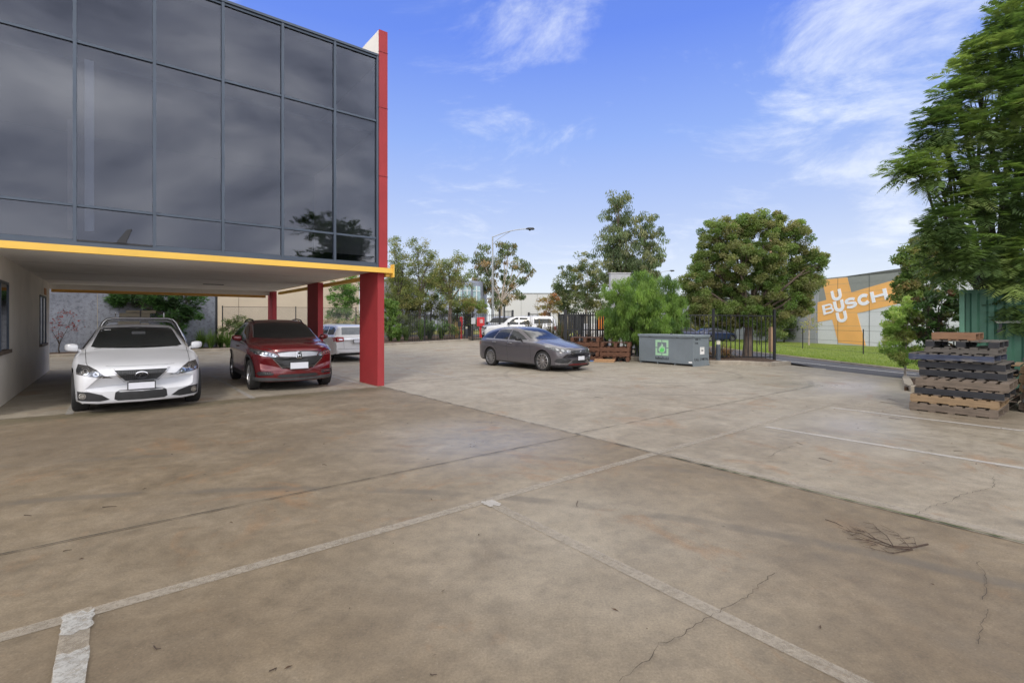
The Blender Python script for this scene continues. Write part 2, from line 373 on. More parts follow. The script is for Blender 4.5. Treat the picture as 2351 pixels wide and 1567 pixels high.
def resample(pts, step):
    out = []
    for (x0, y0), (x1, y1) in zip(pts[:-1], pts[1:]):
        n = max(1, int(math.hypot(x1 - x0, y1 - y0) / step))
        out += [(x0 + (x1 - x0) * i / n, y0 + (y1 - y0) * i / n) for i in range(n)]
    return out + [pts[-1]]
farK = [(40.1, -14), (18.6, 12.5), (16.2, 18.5), (15.3, 22.5), (14.5, 26.5), (13.0, 31.5), (10.3, 40), (8.9, 60), (8.3, 100)]
kerb('kerb', resample(farK, 1.5), 0.24, 0.05)
# concrete yard
P_ = lambda px, py: G(px, py)[:2]
gateL = P_(1150, 775)
backK = [uv(-14, 29.9), uv(4.5, 29.9), uv(9, 30.2), P_(882, 793), P_(1000, 786), P_(1110, 779), P_(1146, 779)]
bedF = [(2.3, 24.2), (2.1, 22.6), (2.8, 21.9), (4.8, 21.0), (6.6, 19.6), (7.5, 18.75), P_(1700, 836), P_(1770, 840)]
bedR = [P_(1783, 838), (10.4, 18.6)]
yard = [(-60, -20), (30, -20), (30, -14.3), (13.2, 11.4), (11.6, 14.0), (10.7, 16.9), (10.9, 17.2)] + bedR[::-1] + [(8, 19), (5, 21.4), (2.4, 24.0), (2.2, 31.4), (-1, 33.0), (-2.0, 36.0)] + [backK[5], backK[4], backK[3], backK[1], uv(-40, 29.9)]
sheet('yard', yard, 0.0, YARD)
# raised garden beds with mulch, edged by kerbs
sheet('garden_bed', bedF + bedR + [(10.7, 21.6), (7.4, 22.6), (2.6, 25.2)], 0.10, MULCH, skirt=0.25)
kerb('kerb', resample(bedF + bedR, 0.6), 0.16, 0.14)
back_bed = backK + [(-1.0, 40), (-6, 44), uv(16, 38), uv(8, 33), uv(4.6, 32.2), uv(-14, 32.2)]
sheet('garden_bed', back_bed, 0.09, MULCH, skirt=0.2)
kerb('kerb', resample(backK, 0.8), 0.16, 0.13)
nose = [(16, 4.0), (12.8, 10.8), (12.0, 12.4), P_(2079, 873), P_(2100, 882), (11.9, 11.6), (12.2, 10.5), (13.5, 8)]
bedSide = [P_(2079, 873), (11.5, 13.2), (13.6, 10.9), (40, -30), (30, -30), (19, -4), uv(15.2, 2.9), uv(14.3, 3.3)]
sheet('garden_bed', bedSide, 0.08, MULCH, skirt=0.2)
kerb('kerb', resample([uv(15.1, 2.75), uv(14.3, 3.2), P_(2079, 873), (11.5, 13.25), (13.7, 10.9), (22, 0)], 0.5), 0.17, 0.13)
# ---- painted bay lines
PAINT = worn('faded_paint', (0.40, 0.355, 0.29), 0.47, 0.30, 26, top=0.68)
PAINTB = worn('bright_old_paint', (0.50, 0.475, 0.44), 0.45, 0.35, 24, top=0.75)
def strip_uv(name, u0, v0, u1, v1, w, off, m, n=1):
    d = Vector((u1 - u0, v1 - v0)).normalized(); q = Vector((-d.y, d.x)) * w / 2
    pts = [uv(u0 + q.x, v0 + q.y), uv(u0 - q.x, v0 - q.y), uv(u1 - q.x, v1 - q.y), uv(u1 + q.x, v1 + q.y)]
    return sheet(name, pts, off, m)
strip_uv('road_marking', -6, 3.55, 10.9, 3.64, 0.10, 0.004, PAINT)
strip_uv('road_marking', 2.58, 3.48, 2.56, -3, 0.10, 0.004, PAINT)
strip_uv('road_marking', 5.25, 3.48, 5.18, -5, 0.11, 0.004, PAINT)
strip_uv('road_marking', 7.73, 3.48, 7.75, -6, 0.10, 0.004, PAINTB)
strip_uv('road_marking', 10.4, 3.5, 10.35, -6, 0.10, 0.004, PAINTB)
strip_uv('road_marking', -0.16, 3.64, -0.17, -1, 0.12, 0.009, PAINT)
def rough_patch(u0, u1, v0, v1, seed):
    r = random.Random(seed); pts = []
    k = 9
    pts += [uv(u0 + r.uniform(-.006, .006), v0 + (v1 - v0) * i / k) for i in range(k + 1)]
    pts += [uv(u0 + (u1 - u0) * i / 5, v1 + r.uniform(-.035, .03)) for i in range(1, 5)]
    pts += [uv(u1 + r.uniform(-.006, .006), v1 - (v1 - v0) * i / k) for i in range(k + 1)]
    pts += [uv(u1 - (u1 - u0) * i / 5, v0 + r.uniform(-.04, .03)) for i in range(1, 5)]
    return pts
FRESH = worn('fresh_paint', (0.52, 0.52, 0.50), 0.47, 0.10, 30, top=0.68)
sheet('road_marking', rough_patch(-0.22, -0.09, 3.40, 3.60, 1), 0.013, FRESH)
sheet('road_marking', rough_patch(-0.22, -0.10, 2.7, 3.20, 2), 0.013, FRESH)
sheet('road_marking', rough_patch(2.52, 2.64, 3.45, 3.58, 3), 0.009, PAINTB)
for u_ in (-0.62, 2.25, 4.93): strip_uv('road_marking', u_, 11.45, u_, 17.0, 0.10, 0.004, PAINTB)
strip_uv('road_marking', 7.6, 12.0, 7.6, 18.0, 0.1, 0.004, PAINTB); strip_uv('road_marking', 10.3, 19, 10.3, 24, 0.1, 0.004, PAINTB)
strip_uv('road_marking', 5.3, 12.2, 8.7, 12.0, 0.09, 0.004, PAINT)
strip_uv('road_marking', -0.7, 14.2, 5, 14.2, 0.06, 0.004, PAINT)
LANE = mat('lane_paint', (0.62, 0.62, 0.60), 0.7, var=.1)
ed = [P_(1700, 816), P_(1785, 825), P_(1940, 841), P_(2104, 857.5)]
for a, b in zip(ed[:-1], ed[1:]):
    d = (Vector(b) - Vector(a)).normalized(); q = Vector((-d.y, d.x)) * 0.11
    sheet('road_marking', [(a[0] + q.x, a[1] + q.y), (a[0] - q.x, a[1] - q.y), (b[0] - q.x, b[1] - q.y), (b[0] + q.x, b[1] + q.y)], -0.024, LANE)
# ---- slab joints and cracks
JOINT = mat('joint_gap', (0.045, 0.038, 0.030), 0.95, var=0.4, vscale=5)
MOSS = mat('mossy_gap', (0.055, 0.085, 0.018), 0.95, var=0.5, vscale=3, bump=1, bscale=80)
def crack(pts, w, seed, m, off=0.011, name='crack', jit=0.012, step=0.035):
    r = random.Random(seed); q = resample(pts, step); L = []; R = []
    for i, (x, y) in enumerate(q):
        a = Vector(q[max(i - 1, 0)]); b = Vector(q[min(i + 1, len(q) - 1)]); d = (b - a).normalized(); n = Vector((-d.y, d.x))
        s = r.uniform(-jit, jit); ww = w * r.uniform(0.35, 1.3) / 2
        L.append((x + n.x * (s + ww), y + n.y * (s + ww))); R.append((x + n.x * (s - ww), y + n.y * (s - ww)))
    mb = MB(); vs = [(x, y, H(x, y) + off) for x, y in L + R]; k = len(L)
    mb.add(vs, [(i, i + 1, k + i + 1, k + i) for i in range(k - 1)]); o = mb.build(name, m, normals=False); o['kind'] = 'structure'; return o
crack([uv(-8, 4.845), uv(5.12, 4.845)], 0.013, 1, JOINT, name='slab_joint', jit=0.002, step=0.1)
crack([uv(5.12, 4.95), uv(14, 4.95)], 0.012, 2, JOINT, name='slab_joint', jit=0.003, step=0.1)
crack([uv(5.12, 11.6), uv(5.12, 2.9)], 0.018, 3, JOINT, name='slab_joint', jit=0.004, step=0.08)
crack([uv(5.115, 3.4), uv(5.115, -4)], 0.024, 4, MOSS, name='slab_joint', jit=0.004, step=0.06)
crack([uv(-3, 11.5), uv(5.12, 11.52)], 0.02, 5, JOINT, name='slab_joint', jit=0.004, step=0.1)
crack([uv(5.12, 11.5), uv(16, 11.7)], 0.012, 6, JOINT, name='slab_joint', jit=0.004, step=0.1)
crack([uv(10.9, 11.6), uv(10.9, -4)], 0.010, 7, JOINT, name='slab_joint', jit=0.004, step=0.1)
crack([uv(5.12, 11.6), uv(5.12, 29.5)], 0.012, 8, JOINT, name='slab_joint', jit=0.003, step=0.15)
CRK = mat('crack_gap', (0.075, 0.058, 0.042), 0.95)
for k, px in enumerate([[(1775, 1317), (1700, 1385), (1640, 1412), (1580, 1450), (1530, 1480), (1510, 1475), (1490, 1520), (1420, 1567)],
                        [(2100, 1183), (2150, 1160), (2190, 1150), (2200, 1140), (2285, 1118), (2280, 1095)],
                        [(2245, 1290), (2262, 1330), (2258, 1380)], [(2262, 1400), (2265, 1420), (2240, 1480)],
                        [(1765, 1050), (1790, 1035), (1830, 1022)]]):
    crack([P_(*p) for p in px], 0.0042, 20 + k, CRK)
# ================================================================== office building over the carport
FRAME = mat('blue_grey_aluminium', (0.060, 0.078, 0.105), 0.42, 0.35, var=0.10, vscale=2)
YEL = mat('yellow_paint', (0.76, 0.47, 0.075), 0.55, var=0.07, vscale=1.5)
REDP = mat('red_render', (0.31, 0.026, 0.030), 0.7, var=0.12, vscale=1.2, bump=0.12, bscale=120, dirt=((0.22, 0.03, 0.03), 1.0, 0.6, 0.4))
SOFF = mat('soffit_board', (0.74, 0.715, 0.67), 0.85, var=0.05, vscale=0.8)
REND = mat('cream_render', (0.72, 0.68, 0.61), 0.85, var=0.07, vscale=1.1, bump=0.10, bscale=90, dirt=((0.30, 0.28, 0.25), 0.9, 0.60, 0.35))
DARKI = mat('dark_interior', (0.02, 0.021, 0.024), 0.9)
WHITE = mat('white_paint', (0.75, 0.74, 0.72), 0.6, var=0.04)
BLK = mat('black_powdercoat', (0.012, 0.013, 0.016), 0.45, var=0.2)
RUB = mat('black_rubber', (0.018, 0.018, 0.018), 0.8, var=0.25, vscale=12, bump=0.2)
def glass_mat():
    m = bpy.data.materials.new('tinted_glass'); m.use_nodes = True; t = m.node_tree; t.nodes.remove(t.nodes['Principled BSDF']); out = t.nodes['Material Output']
    tc = N(t, 'ShaderNodeTexCoord'); v = tc.outputs['Object']
    gl = N(t, 'ShaderNodeBsdfGlossy', i_Roughness=0.015); gl.inputs['Color'].default_value = (0.84, 0.87, 0.96, 1)
    tr = N(t, 'ShaderNodeBsdfTransparent'); tr.inputs['Color'].default_value = (0.50, 0.53, 0.58, 1)
    fr = N(t, 'ShaderNodeFresnel', i_IOR=1.55)
    b = N(t, 'ShaderNodeBump', i_Strength=0.05, i_Distance=0.02); LK(t, noise(t, v, 0.9, 2, 0.4), b.inputs['Height']); LK(t, b.outputs[0], gl.inputs['Normal']); LK(t, b.outputs[0], fr.inputs['Normal'])
    f = math_n(t, 'ADD', math_n(t, 'MULTIPLY', fr.outputs[0], 0.68), 0.030, True)
    mx = N(t, 'ShaderNodeMixShader'); LK(t, f, mx.inputs[0]); LK(t, tr.outputs[0], mx.inputs[1]); LK(t, gl.outputs[0], mx.inputs[2]); LK(t, mx.outputs[0], out.inputs[0]); return m
GLASS = glass_mat()
DGLASS = mat('dark_glass', (0.012, 0.015, 0.02), 0.04, var=0.1, spec=0.8)
VG = 11.70; ZB, Z2, Z1, ZT = 3.03, 3.66, 6.56, 8.16; UE = 5.09; UW = -1.68; VB = 22.6
office = empty('office_building', (*uv(1.7, 17), 0), 0, 'glass fronted office storey with red end fin raised over an open carport', 'building')
oi = Vector(office.location)
def part(mb, name, m, parent=office, **kw):
    o = mb.build(name, m, None, **kw); o.parent = parent
    o.matrix_parent_inverse = Matrix.Translation(-oi); return o
def sub(mb, name, m, parent, **kw):
    o = mb.build(name, m, None, **kw); o.parent = parent; return o
us = [-0.555 + 1.1445 * (k - 0) for k in range(-9, 6)] + [5.07]
zrows = [(ZB, Z2), (Z2, Z1), (Z1, ZT)]
# mullions and transoms, one part each
for i, u in enumerate(us):
    mb = MB(); mb.ubox(u - 0.026, u + 0.026, VG - 0.055, VG + 0.06, ZB - 0.02, ZT); part(mb, 'mullion', FRAME)
for i in range(len(us) - 1):
    a, b = us[i] + 0.027, us[i + 1] - 0.027
    for z in (ZB, Z2, Z1, ZT - 0.03):
        mb = MB(); mb.ubox(a, b, VG - 0.035, VG + 0.05, z - 0.022, z + 0.022); part(mb, 'transom', FRAME)
    for r, (z0, z1) in enumerate(zrows):
        mb = MB(); jit = random.Random(i * 7 + r).uniform(-0.005, 0.005)
        if r == 0 and abs(us[i] + 0.555) < 0.01:      # this light stands ajar, hinged at its top
            c = [uv(a, VG), uv(b, VG), uv(a, VG - 0.03), uv(b, VG - 0.03)]
            t2 = [uv(a, VG + .012), uv(b, VG + .012), uv(a, VG - 0.018), uv(b, VG - 0.018)]
            mb.add([(*c[0], z1 - .03), (*c[1], z1 - .03), (*c[3], z0 + .02), (*c[2], z0 + .02), (*t2[0], z1 - .03), (*t2[1], z1 - .03), (*t2[3], z0 + .02), (*t2[2], z0 + .02)],
                   [(0, 1, 2, 3), (7, 6, 5, 4), (0, 4, 5, 1), (1, 5, 6, 2), (2, 6, 7, 3), (3, 7, 4, 0)])
            pn = part(mb, 'window_pane', GLASS); pn['label'] = 'bottom pane standing ajar'
            sb = MB(); sb.ubox(a, b, VG - 0.046, VG - 0.031, z0 - .01, z0 + .022); s_ = sub(sb, 'sash', BLK, pn); 
            continue
        vs = [(*uv(a, VG + jit), z0 + .029), (*uv(b, VG - jit), z0 + .029), (*uv(b, VG - jit * .3), z1 - .029), (*uv(a, VG + jit * 1.3), z1 - .029)]
        vs += [(*uv(a, VG + jit + .01), z0 + .029), (*uv(b, VG - jit + .01), z0 + .029), (*uv(b, VG - jit * .3 + .01), z1 - .029), (*uv(a, VG + jit * 1.3 + .01), z1 - .029)]
        mb.add(vs, [(0, 1, 2, 3), (7, 6, 5, 4), (0, 4, 5, 1), (1, 5, 6, 2), (2, 6, 7, 3), (3, 7, 4, 0)]); part(mb, 'window_pane', GLASS)
UL = us[0]
mb = MB(); mb.ubox(UL, 5.09, VG - 0.07, VG + 0.07, ZB - 0.15, ZB - 0.022); part(mb, 'sill_flashing', FRAME)
mb = MB(); mb.ubox(UL, 5.09, VG - 0.07, VG + 0.3, ZT, ZT + 0.05); part(mb, 'parapet_cap', FRAME)
mb = MB(); mb.ubox(UL, 5.085, VG - 0.02, VB, 2.86, 2.875 + .005); part(mb, 'soffit', SOFF)
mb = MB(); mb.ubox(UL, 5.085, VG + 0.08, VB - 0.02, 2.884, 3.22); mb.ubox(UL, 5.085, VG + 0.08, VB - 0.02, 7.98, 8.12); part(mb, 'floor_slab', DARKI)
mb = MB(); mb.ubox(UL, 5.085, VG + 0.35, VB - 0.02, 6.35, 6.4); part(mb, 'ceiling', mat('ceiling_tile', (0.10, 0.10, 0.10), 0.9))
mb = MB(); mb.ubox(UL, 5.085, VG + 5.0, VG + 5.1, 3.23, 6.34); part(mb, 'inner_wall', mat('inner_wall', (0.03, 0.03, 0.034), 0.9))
for u_, w_, m_ in ((-0.43, 0.13, WHITE), (-0.66, 0.10, mat('tan_blind', (0.42, 0.33, 0.25), 0.8))):
    mb = MB(); mb.ubox(u_, u_ + w_, VG + 0.12, VG + 0.25, 3.24, 6.34 if m_ is WHITE else 5.2); part(mb, 'interior_column', m_)
mb = MB(); mb.ubox(UL, 5.06, VB, VB + 0.12, 2.70, ZT); part(mb, 'rear_wall', REND)
mb = MB(); mb.prism([(.02, 3.05), (.17, 3.30), (.25, 3.32), (.16, 3.05)], (*uv(0, VG - .062), 0), (UX, UY, 0), (0, 0, 1), (UY, -UX, 0), .012); part(mb, 'reflection_wedge', BLK)  # flat black plate standing in for a dark reflection in the pane
# end wall with its red face
mb = MB(); mb.ubox(5.10, 5.32, 11.62, 11.66, 2.94, 8.82); part(mb, 'fin_face', REDP)
mb = MB(); mb.ubox(5.10, 5.32, 11.662, VB + 0.12, 2.90, 8.82); part(mb, 'end_wall', [REND])
for zj in (8.28, 6.9, 5.2):
    mb = MB(); mb.ubox(5.092, 5.328, 11.612, 11.67, zj, zj + .008); part(mb, 'panel_joint', mat('fin_joint_red', (.12, .02, .02), .9))  # dark red lines across the fin at its panel joints
for vj in (14.5, 17.2, 19.9):
    mb = MB(); mb.ubox(UW + .01, 5.08, vj, vj + .008, 2.856, 2.859); part(mb, 'soffit_joint', mat('soffit_gap', (.40, .385, .36), .9))
# yellow drip bars below the storey
def bar(mb, a, b): mb.ubox(a[0], b[0], a[1], b[1], 2.80, 2.925)
mb = MB(); mb.ubox(UL, 5.40, 11.50, 11.60, 2.805, 2.925); o = part(mb, 'yellow_beam', YEL)
mb = MB(); mb.ubox(5.40, 5.43, 11.46, 11.64, 2.70, 3.02); part(mb, 'end_bracket', YEL)
mb = MB(); mb.ubox(5.28, 5.38, 11.62, 22.1, 2.72, 2.82); part(mb, 'yellow_beam', YEL)
mb = MB(); mb.ubox(UW, 4.95, 22.75, 22.85, 2.60, 2.72); part(mb, 'yellow_beam', mat('orange_beam', (0.50, 0.26, 0.05), 0.6))
# red blade columns
for v0, v1 in ((11.69, 12.86), (16.35, 17.44), (22.25, 23.0)):
    mb = MB(); mb.ubox(UE, UE + 0.175, v0, v1, -0.05, 2.86); part(mb, 'column', REDP, bevel=0.008)
# carport side wall with windows
mb = MB(); mb.ubox(UW - 0.2, UW, 11.9, 22.2, -0.05, 2.86); part(mb, 'side_wall', REND)
mb = MB(); mb.ubox(UW - 12, UW - 0.19, 12.3, 22.2, -0.05, 2.86); part(mb, 'ground_floor', REND)
for v0, v1, z0, z1 in ((12.35, 14.05, 1.05, 2.33), (19.5, 21.0, 0.95, 2.32)):
    mb = MB(); mb.ubox(UW - 0.02, UW + 0.004, v0, v1, z0, z1); w = part(mb, 'side_window', DGLASS)
    for (a, b, c, d, nm) in ((v0 - .05, v1 + .05, z1, z1 + .05, 'frame'), (v0 - .08, v1 + .08, z0 - .07, z0, 'sill'), (v0 - .05, v0, z0, z1, 'frame'), (v1, v1 + .05, z0, z1, 'frame'), ((v0 + v1) / 2 - .02, (v0 + v1) / 2 + .02, z0, z1, 'frame')):
        fb = MB(); fb.ubox(UW - 0.02, UW + (0.06 if nm == 'sill' else 0.02), a, b, c, d); o = fb.build(nm, FRAME if nm == 'frame' else mat('brown_sill', (0.12, 0.09, 0.07))); o.parent = w
mb = MB(); mb.ubox(UW, UW + 0.01, 20.6, 21.2, 2.42, 2.62); part(mb, 'wall_plaque', mat('orange_plaque', (0.45, 0.20, 0.08)))
mb = MB(); mb.ubox(2.3, 2.9, 19.3, 19.5, 2.845, 2.858); part(mb, 'soffit_vent', BLK)
mb = MB()
for k in range(26): 
    u_ = UL + 0.3 + k * 0.57; x, y = uv(u_, VG - 0.072); mb.lathe([(0.0, 0), (0.012, 0.0), (0.012, 0.01)], 8, (x, y, ZB - 0.1), 'Y')
b_ = part(mb, 'fixing_screws', BLK); b_['kind'] = 'stuff'
# ================================================================== cars
def pchip(pts):
    xs = np.array([p[0] for p in pts], float); ys = np.array([p[1] for p in pts], float)
    h = np.diff(xs); d = np.diff(ys) / h; n = len(xs); m = np.zeros(n)
    for i in range(1, n - 1):
        if d[i - 1] * d[i] > 0:
            w1 = 2 * h[i] + h[i - 1]; w2 = h[i] + 2 * h[i - 1]; m[i] = (w1 + w2) / (w1 / d[i - 1] + w2 / d[i])
    m[0] = d[0]; m[-1] = d[-1]
    def f(x):
        x = min(max(x, xs[0]), xs[-1]); i = min(int(np.searchsorted(xs, x, 'right')) - 1, n - 2); t = (x - xs[i]) / h[i]
        return float((2 * t**3 - 3 * t**2 + 1) * ys[i] + (t**3 - 2 * t**2 + t) * h[i] * m[i] + (-2 * t**3 + 3 * t**2) * ys[i + 1] + (t**3 - t**2) * h[i] * m[i + 1])
    return f
def paint(name, c, metal=0.0, rough=0.3, flake=0.03): return mat(name, c, rough, metal, var=flake, vscale=3, coat=0.75)
CHROME = mat('chrome', (0.60, 0.60, 0.61), 0.16, 1.0, var=0.05)
SILV = mat('silver_alloy', (0.42, 0.42, 0.43), 0.32, 0.85, var=0.08)
DALLOY = mat('dark_alloy', (0.10, 0.10, 0.105), 0.35, 0.8, var=0.1)
BPLAS = mat('black_plastic', (0.022, 0.023, 0.025), 0.55, var=0.2, vscale=10)
GPLAS = mat('grey_plastic', (0.055, 0.057, 0.06), 0.6, var=0.15, vscale=10)
UNDER = mat('underbody', (0.008, 0.008, 0.008), 0.95)
CGLASS = mat('car_glass', (0.018, 0.021, 0.021), 0.05, var=0.3, vscale=1.5, spec=0.45)
LAMPG = mat('lamp_interior', (0.16, 0.165, 0.175), 0.18, 0.75, var=0.6, vscale=22, coat=1.0)
LAMPL = mat('lamp_lens', (0.70, 0.72, 0.75), 0.08, 0.9, var=0.2, vscale=30, coat=1.0)
REDL = mat('red_lamp', (0.28, 0.008, 0.012), 0.12, 0.0, var=0.35, vscale=14, coat=1.0)
AMBER = mat('amber_lamp', (0.6, 0.16, 0.01), 0.2, coat=1.0)
PLATE = mat('blank_plate', (0.62, 0.63, 0.68), 0.5, var=0.02)
SEAM = mat('panel_seam', (0.02, 0.02, 0.02), 0.8)
class Car:
    def __init__(c, spec, root):
        c.s = spec; c.root = root; c.L = spec['L']; c.W = spec['W'] / 2
        c.f = {k: pchip(spec[k]) for k in ('zt', 'zs', 'zb', 'w', 'wt')}
        c.crown = pchip(spec.get('crown', [(0, .03), (c.L, .03)]))
        c.mats = spec['paint']
        c.body()
    def section(c, s):
        f = c.f; zb, zs, zt, w, wt = f['zb'](s), f['zs'](s), f['zt'](s), f['w'](s), f['wt'](s)
        zt = max(zt, zs + 0.012); cr = min(c.crown(s), (zt - zs) * 0.8); zte = zt - cr; ws = w - c.s.get('tuck', 0.045)
        wt = min(wt, ws - 0.012); h = zs - zb
        pts = [(0, zb), (w * .72, zb), (w * .92, zb + .012), (w * .975, zb + .05), (w * .985, zb + h * .22), (w * .992, zb + h * .38), (w * (.997 - .012 * sm(.6, 1.3, s)), zb + h * .5), (w, zb + h * .62), (w, zb + h * .74),
               (w * .992, zs - h * .14), (w - .022, zs - h * .05), (ws, zs), (ws - .012, zs + .006)]
        a = pts[-1]; b = (wt, zte)
        for t in (.3, .6, .85):
            bul = 0.022 * math.sin(math.pi * t) * min(1, (zte - zs) / .3); pts.append((a[0] + (b[0] - a[0]) * t + bul, a[1] + (b[1] - a[1]) * t))
        pts.append(b); pts += [(wt * .90, zte + cr * .42), (wt * .7, zte + cr * .72), (wt * .4, zte + cr * .94), (0, zt)]
        return pts
    def body(c):
        L = c.L; st = [0, .008, .02, .04, .07, .11, .16]; x = .22
        while x < L - .2: st.append(x); x += .06
        st += [L - .16, L - .11, L - .07, L - .04, L - .02, L - .008, L]
        secs = [c.section(s) for s in st]; n = len(secs[0]); ring = 2 * n - 2
        kf = c.s.get('plan', 0.22)
        vs = []
        for s, sec in zip(st, secs):
            full = [(y, z) for y, z in sec] + [(-y, z) for y, z in reversed(sec[1:-1])]
            for (y, z) in full:
                sh = kf * (abs(y) / c.W) ** 2.6 * (1 - sm(0.1, 1.3, s)); sh2 = c.s.get('planr', .15) * (abs(y) / c.W) ** 2.6 * (1 - sm(0.1, 1.0, L - s))
                vs.append((L / 2 - s - sh + sh2, y, z))
        fs = [tuple(range(ring))] + [(i * ring + j, i * ring + (j + 1) % ring, (i + 1) * ring + (j + 1) % ring, (i + 1) * ring + j) for i in range(len(st) - 1) for j in range(ring)] + [tuple(reversed([(len(st) - 1) * ring + j for j in range(ring)]))]
        mb = MB(); mb.add(vs, fs); o = mb.build('body', [c.mats, UNDER], c.root)
        me = o.data; bm = bmesh.new(); bm.from_mesh(me)
        zl = min(v[2] for v in vs) + 0.035
        for f in bm.faces:
            if f.normal.z < -0.5 and f.calc_center_median().z < zl + .08: f.material_index = 1
        c.bvh = BVHTree.FromBMesh(bm); bm.to_mesh(me); bm.free()
        # wheel wells
        R = c.s['R'] + c.s.get('gap', .045)
        for wx in c.s['axles']:
            cb = MB(); cb.lathe([(0, -c.W - .2), (R, -c.W - .2), (R, -c.W + .34), (0, -c.W + .34)], 48, (L / 2 - wx, 0, c.s['R'] + .01), 'Y')
            cb.lathe([(0, c.W + .2), (R, c.W + .2), (R, c.W - .34), (0, c.W - .34)], 48, (L / 2 - wx, 0, c.s['R'] + .01), 'Y')
            bm = bmesh.new(); mm = bpy.data.meshes.new('cut'); mm.from_pydata(cb.v, [], cb.f); bm.from_mesh(mm); bmesh.ops.remove_doubles(bm, verts=bm.verts, dist=1e-5)
            bmesh.ops.recalc_face_normals(bm, faces=bm.faces); bm.to_mesh(mm); bm.free(); mm.materials.append(UNDER)
            co = bpy.data.objects.new('cut', mm); COL.objects.link(co); co.parent = c.root
            md = o.modifiers.new('b', 'BOOLEAN'); md.operation = 'DIFFERENCE'; md.object = co; md.solver = 'EXACT'; md.material_mode = 'TRANSFER'
            bpy.context.view_layer.update(); dg = bpy.context.evaluated_depsgraph_get()
            nm = bpy.data.meshes.new_from_object(o.evaluated_get(dg), preserve_all_data_layers=True, depsgraph=dg)
            o.modifiers.clear(); o.data = nm; bpy.data.objects.remove(co); 
        o.data.shade_smooth(); o.data.set_sharp_from_angle(angle=math.radians(42)); c.o = o; o.data.name = 'body'
    def ray(c, plane, a, b, side=1):
        L = c.L
        if plane == 'front': r = c.bvh.ray_cast(Vector((L, a, b)), Vector((-1, 0, 0)))
        elif plane == 'rear': r = c.bvh.ray_cast(Vector((-L, a, b)), Vector((1, 0, 0)))
        elif plane == 'side': r = c.bvh.ray_cast(Vector((L / 2 - a, side * 3, b)), Vector((0, -side, 0)))
        else: r = c.bvh.ray_cast(Vector((L / 2 - a, b, 4)), Vector((0, 0, -1)))
        return r[0], r[1]
    def patch(c, name, outline, m, plane='front', off=.005, side=1, grid=.04, parent=None, inset=0.01):
        bm = bmesh.new(); vs = [bm.verts.new((a, b, 0)) for a, b in outline]; bm.faces.new(vs)
        lo = [min(p[i] for p in outline) for i in (0, 1)]; hi = [max(p[i] for p in outline) for i in (0, 1)]
        for ax in (0, 1):
            k = int((hi[ax] - lo[ax]) / grid)
            for j in range(1, k + 1):
                co = [0, 0, 0]; co[ax] = lo[ax] + (hi[ax] - lo[ax]) * j / (k + 1); no = [0, 0, 0]; no[ax] = 1
                bmesh.ops.bisect_plane(bm, geom=list(bm.verts) + list(bm.edges) + list(bm.faces), plane_co=co, plane_no=no)
        bad = []; nrm = {}
        for v in bm.verts:
            h, nn = c.ray(plane, v.co.x, v.co.y, side)
            if h is None: bad.append(v); continue
            nrm[v] = nn; v.co = h + nn * off
        if bad: bmesh.ops.delete(bm, geom=bad, context='VERTS')
        bmesh.ops.recalc_face_normals(bm, faces=bm.faces)
        f0 = list(bm.faces)
        if f0:
            s_ = sum((f.normal.dot(nrm[f.verts[0]]) for f in f0 if f.verts[0] in nrm))
            if s_ < 0: bmesh.ops.reverse_faces(bm, faces=f0)
        be = [e for e in bm.edges if e.is_boundary]; src = {}
        r = bmesh.ops.extrude_edge_only(bm, edges=be)
        newv = [v for v in r['geom'] if isinstance(v, bmesh.types.BMVert)]
        for v in newv:
            q = [e.other_vert(v) for e in v.link_edges]; q = [w for w in q if w in nrm]
            if q: v.co = v.co - nrm[q[0]] * (off + inset)
        bmesh.ops.triangulate(bm, faces=[f for f in bm.faces if len(f.verts) > 4])
        me = bpy.data.meshes.new(name); bm.to_mesh(me); bm.free(); me.materials.append(m); me.shade_smooth(); me.set_sharp_from_angle(angle=math.radians(50))
        o = bpy.data.objects.new(name, me); link(o, parent or c.root); return o
    def both(c, name, outline, m, plane='front', **kw):
        a = c.patch(name, outline, m, plane, **kw) if plane != 'side' else c.patch(name, outline, m, plane, side=1, **kw)
        if plane in ('front', 'rear'): b = c.patch(name, [(-p[0], p[1]) for p in outline], m, plane, **kw)
        elif plane == 'top': b = c.patch(name, [(p[0], -p[1]) for p in outline], m, plane, **kw)
        else: b = c.patch(name, outline, m, plane, side=-1, **kw)
        return a, b
    def line(c, pts, w=.008, plane='side', m=None, off=.002, side=1, name='panel_gap', parent=None):
        q = resample(pts, .05); mb = MB(); vs = []
        for i, (a, b) in enumerate(q):
            d = Vector(q[min(i + 1, len(q) - 1)]) - Vector(q[max(i - 1, 0)]); d = d.normalized() if d.length else Vector((1, 0)); n = Vector((-d.y, d.x)) * w / 2
            for sgn in (1, -1):
                h, nn = c.ray(plane, a + n.x * sgn, b + n.y * sgn, side)
                if h is None: return None
                vs.append(tuple(h + nn * off))
        mb.add(vs, [(2 * i, 2 * i + 1, 2 * i + 3, 2 * i + 2) for i in range(len(q) - 1)]); return mb.build(name, m or SEAM, parent or c.root, normals=False)
    def lines(c, pts, **kw):
        if kw.get('plane', 'side') == 'side':
            c.line(pts, side=1, **kw); c.line(pts, side=-1, **kw)
        else: c.line(pts, **kw)
    def disc(c, name, plane, a, b, r, m, n=16, off=.008, parent=None, side=1, ry=None):
        return c.patch(name, [(a + r * math.cos(2 * math.pi * i / n), b + (ry or r) * math.sin(2 * math.pi * i / n)) for i in range(n)], m, plane, off=off, grid=.2, parent=parent, side=side)
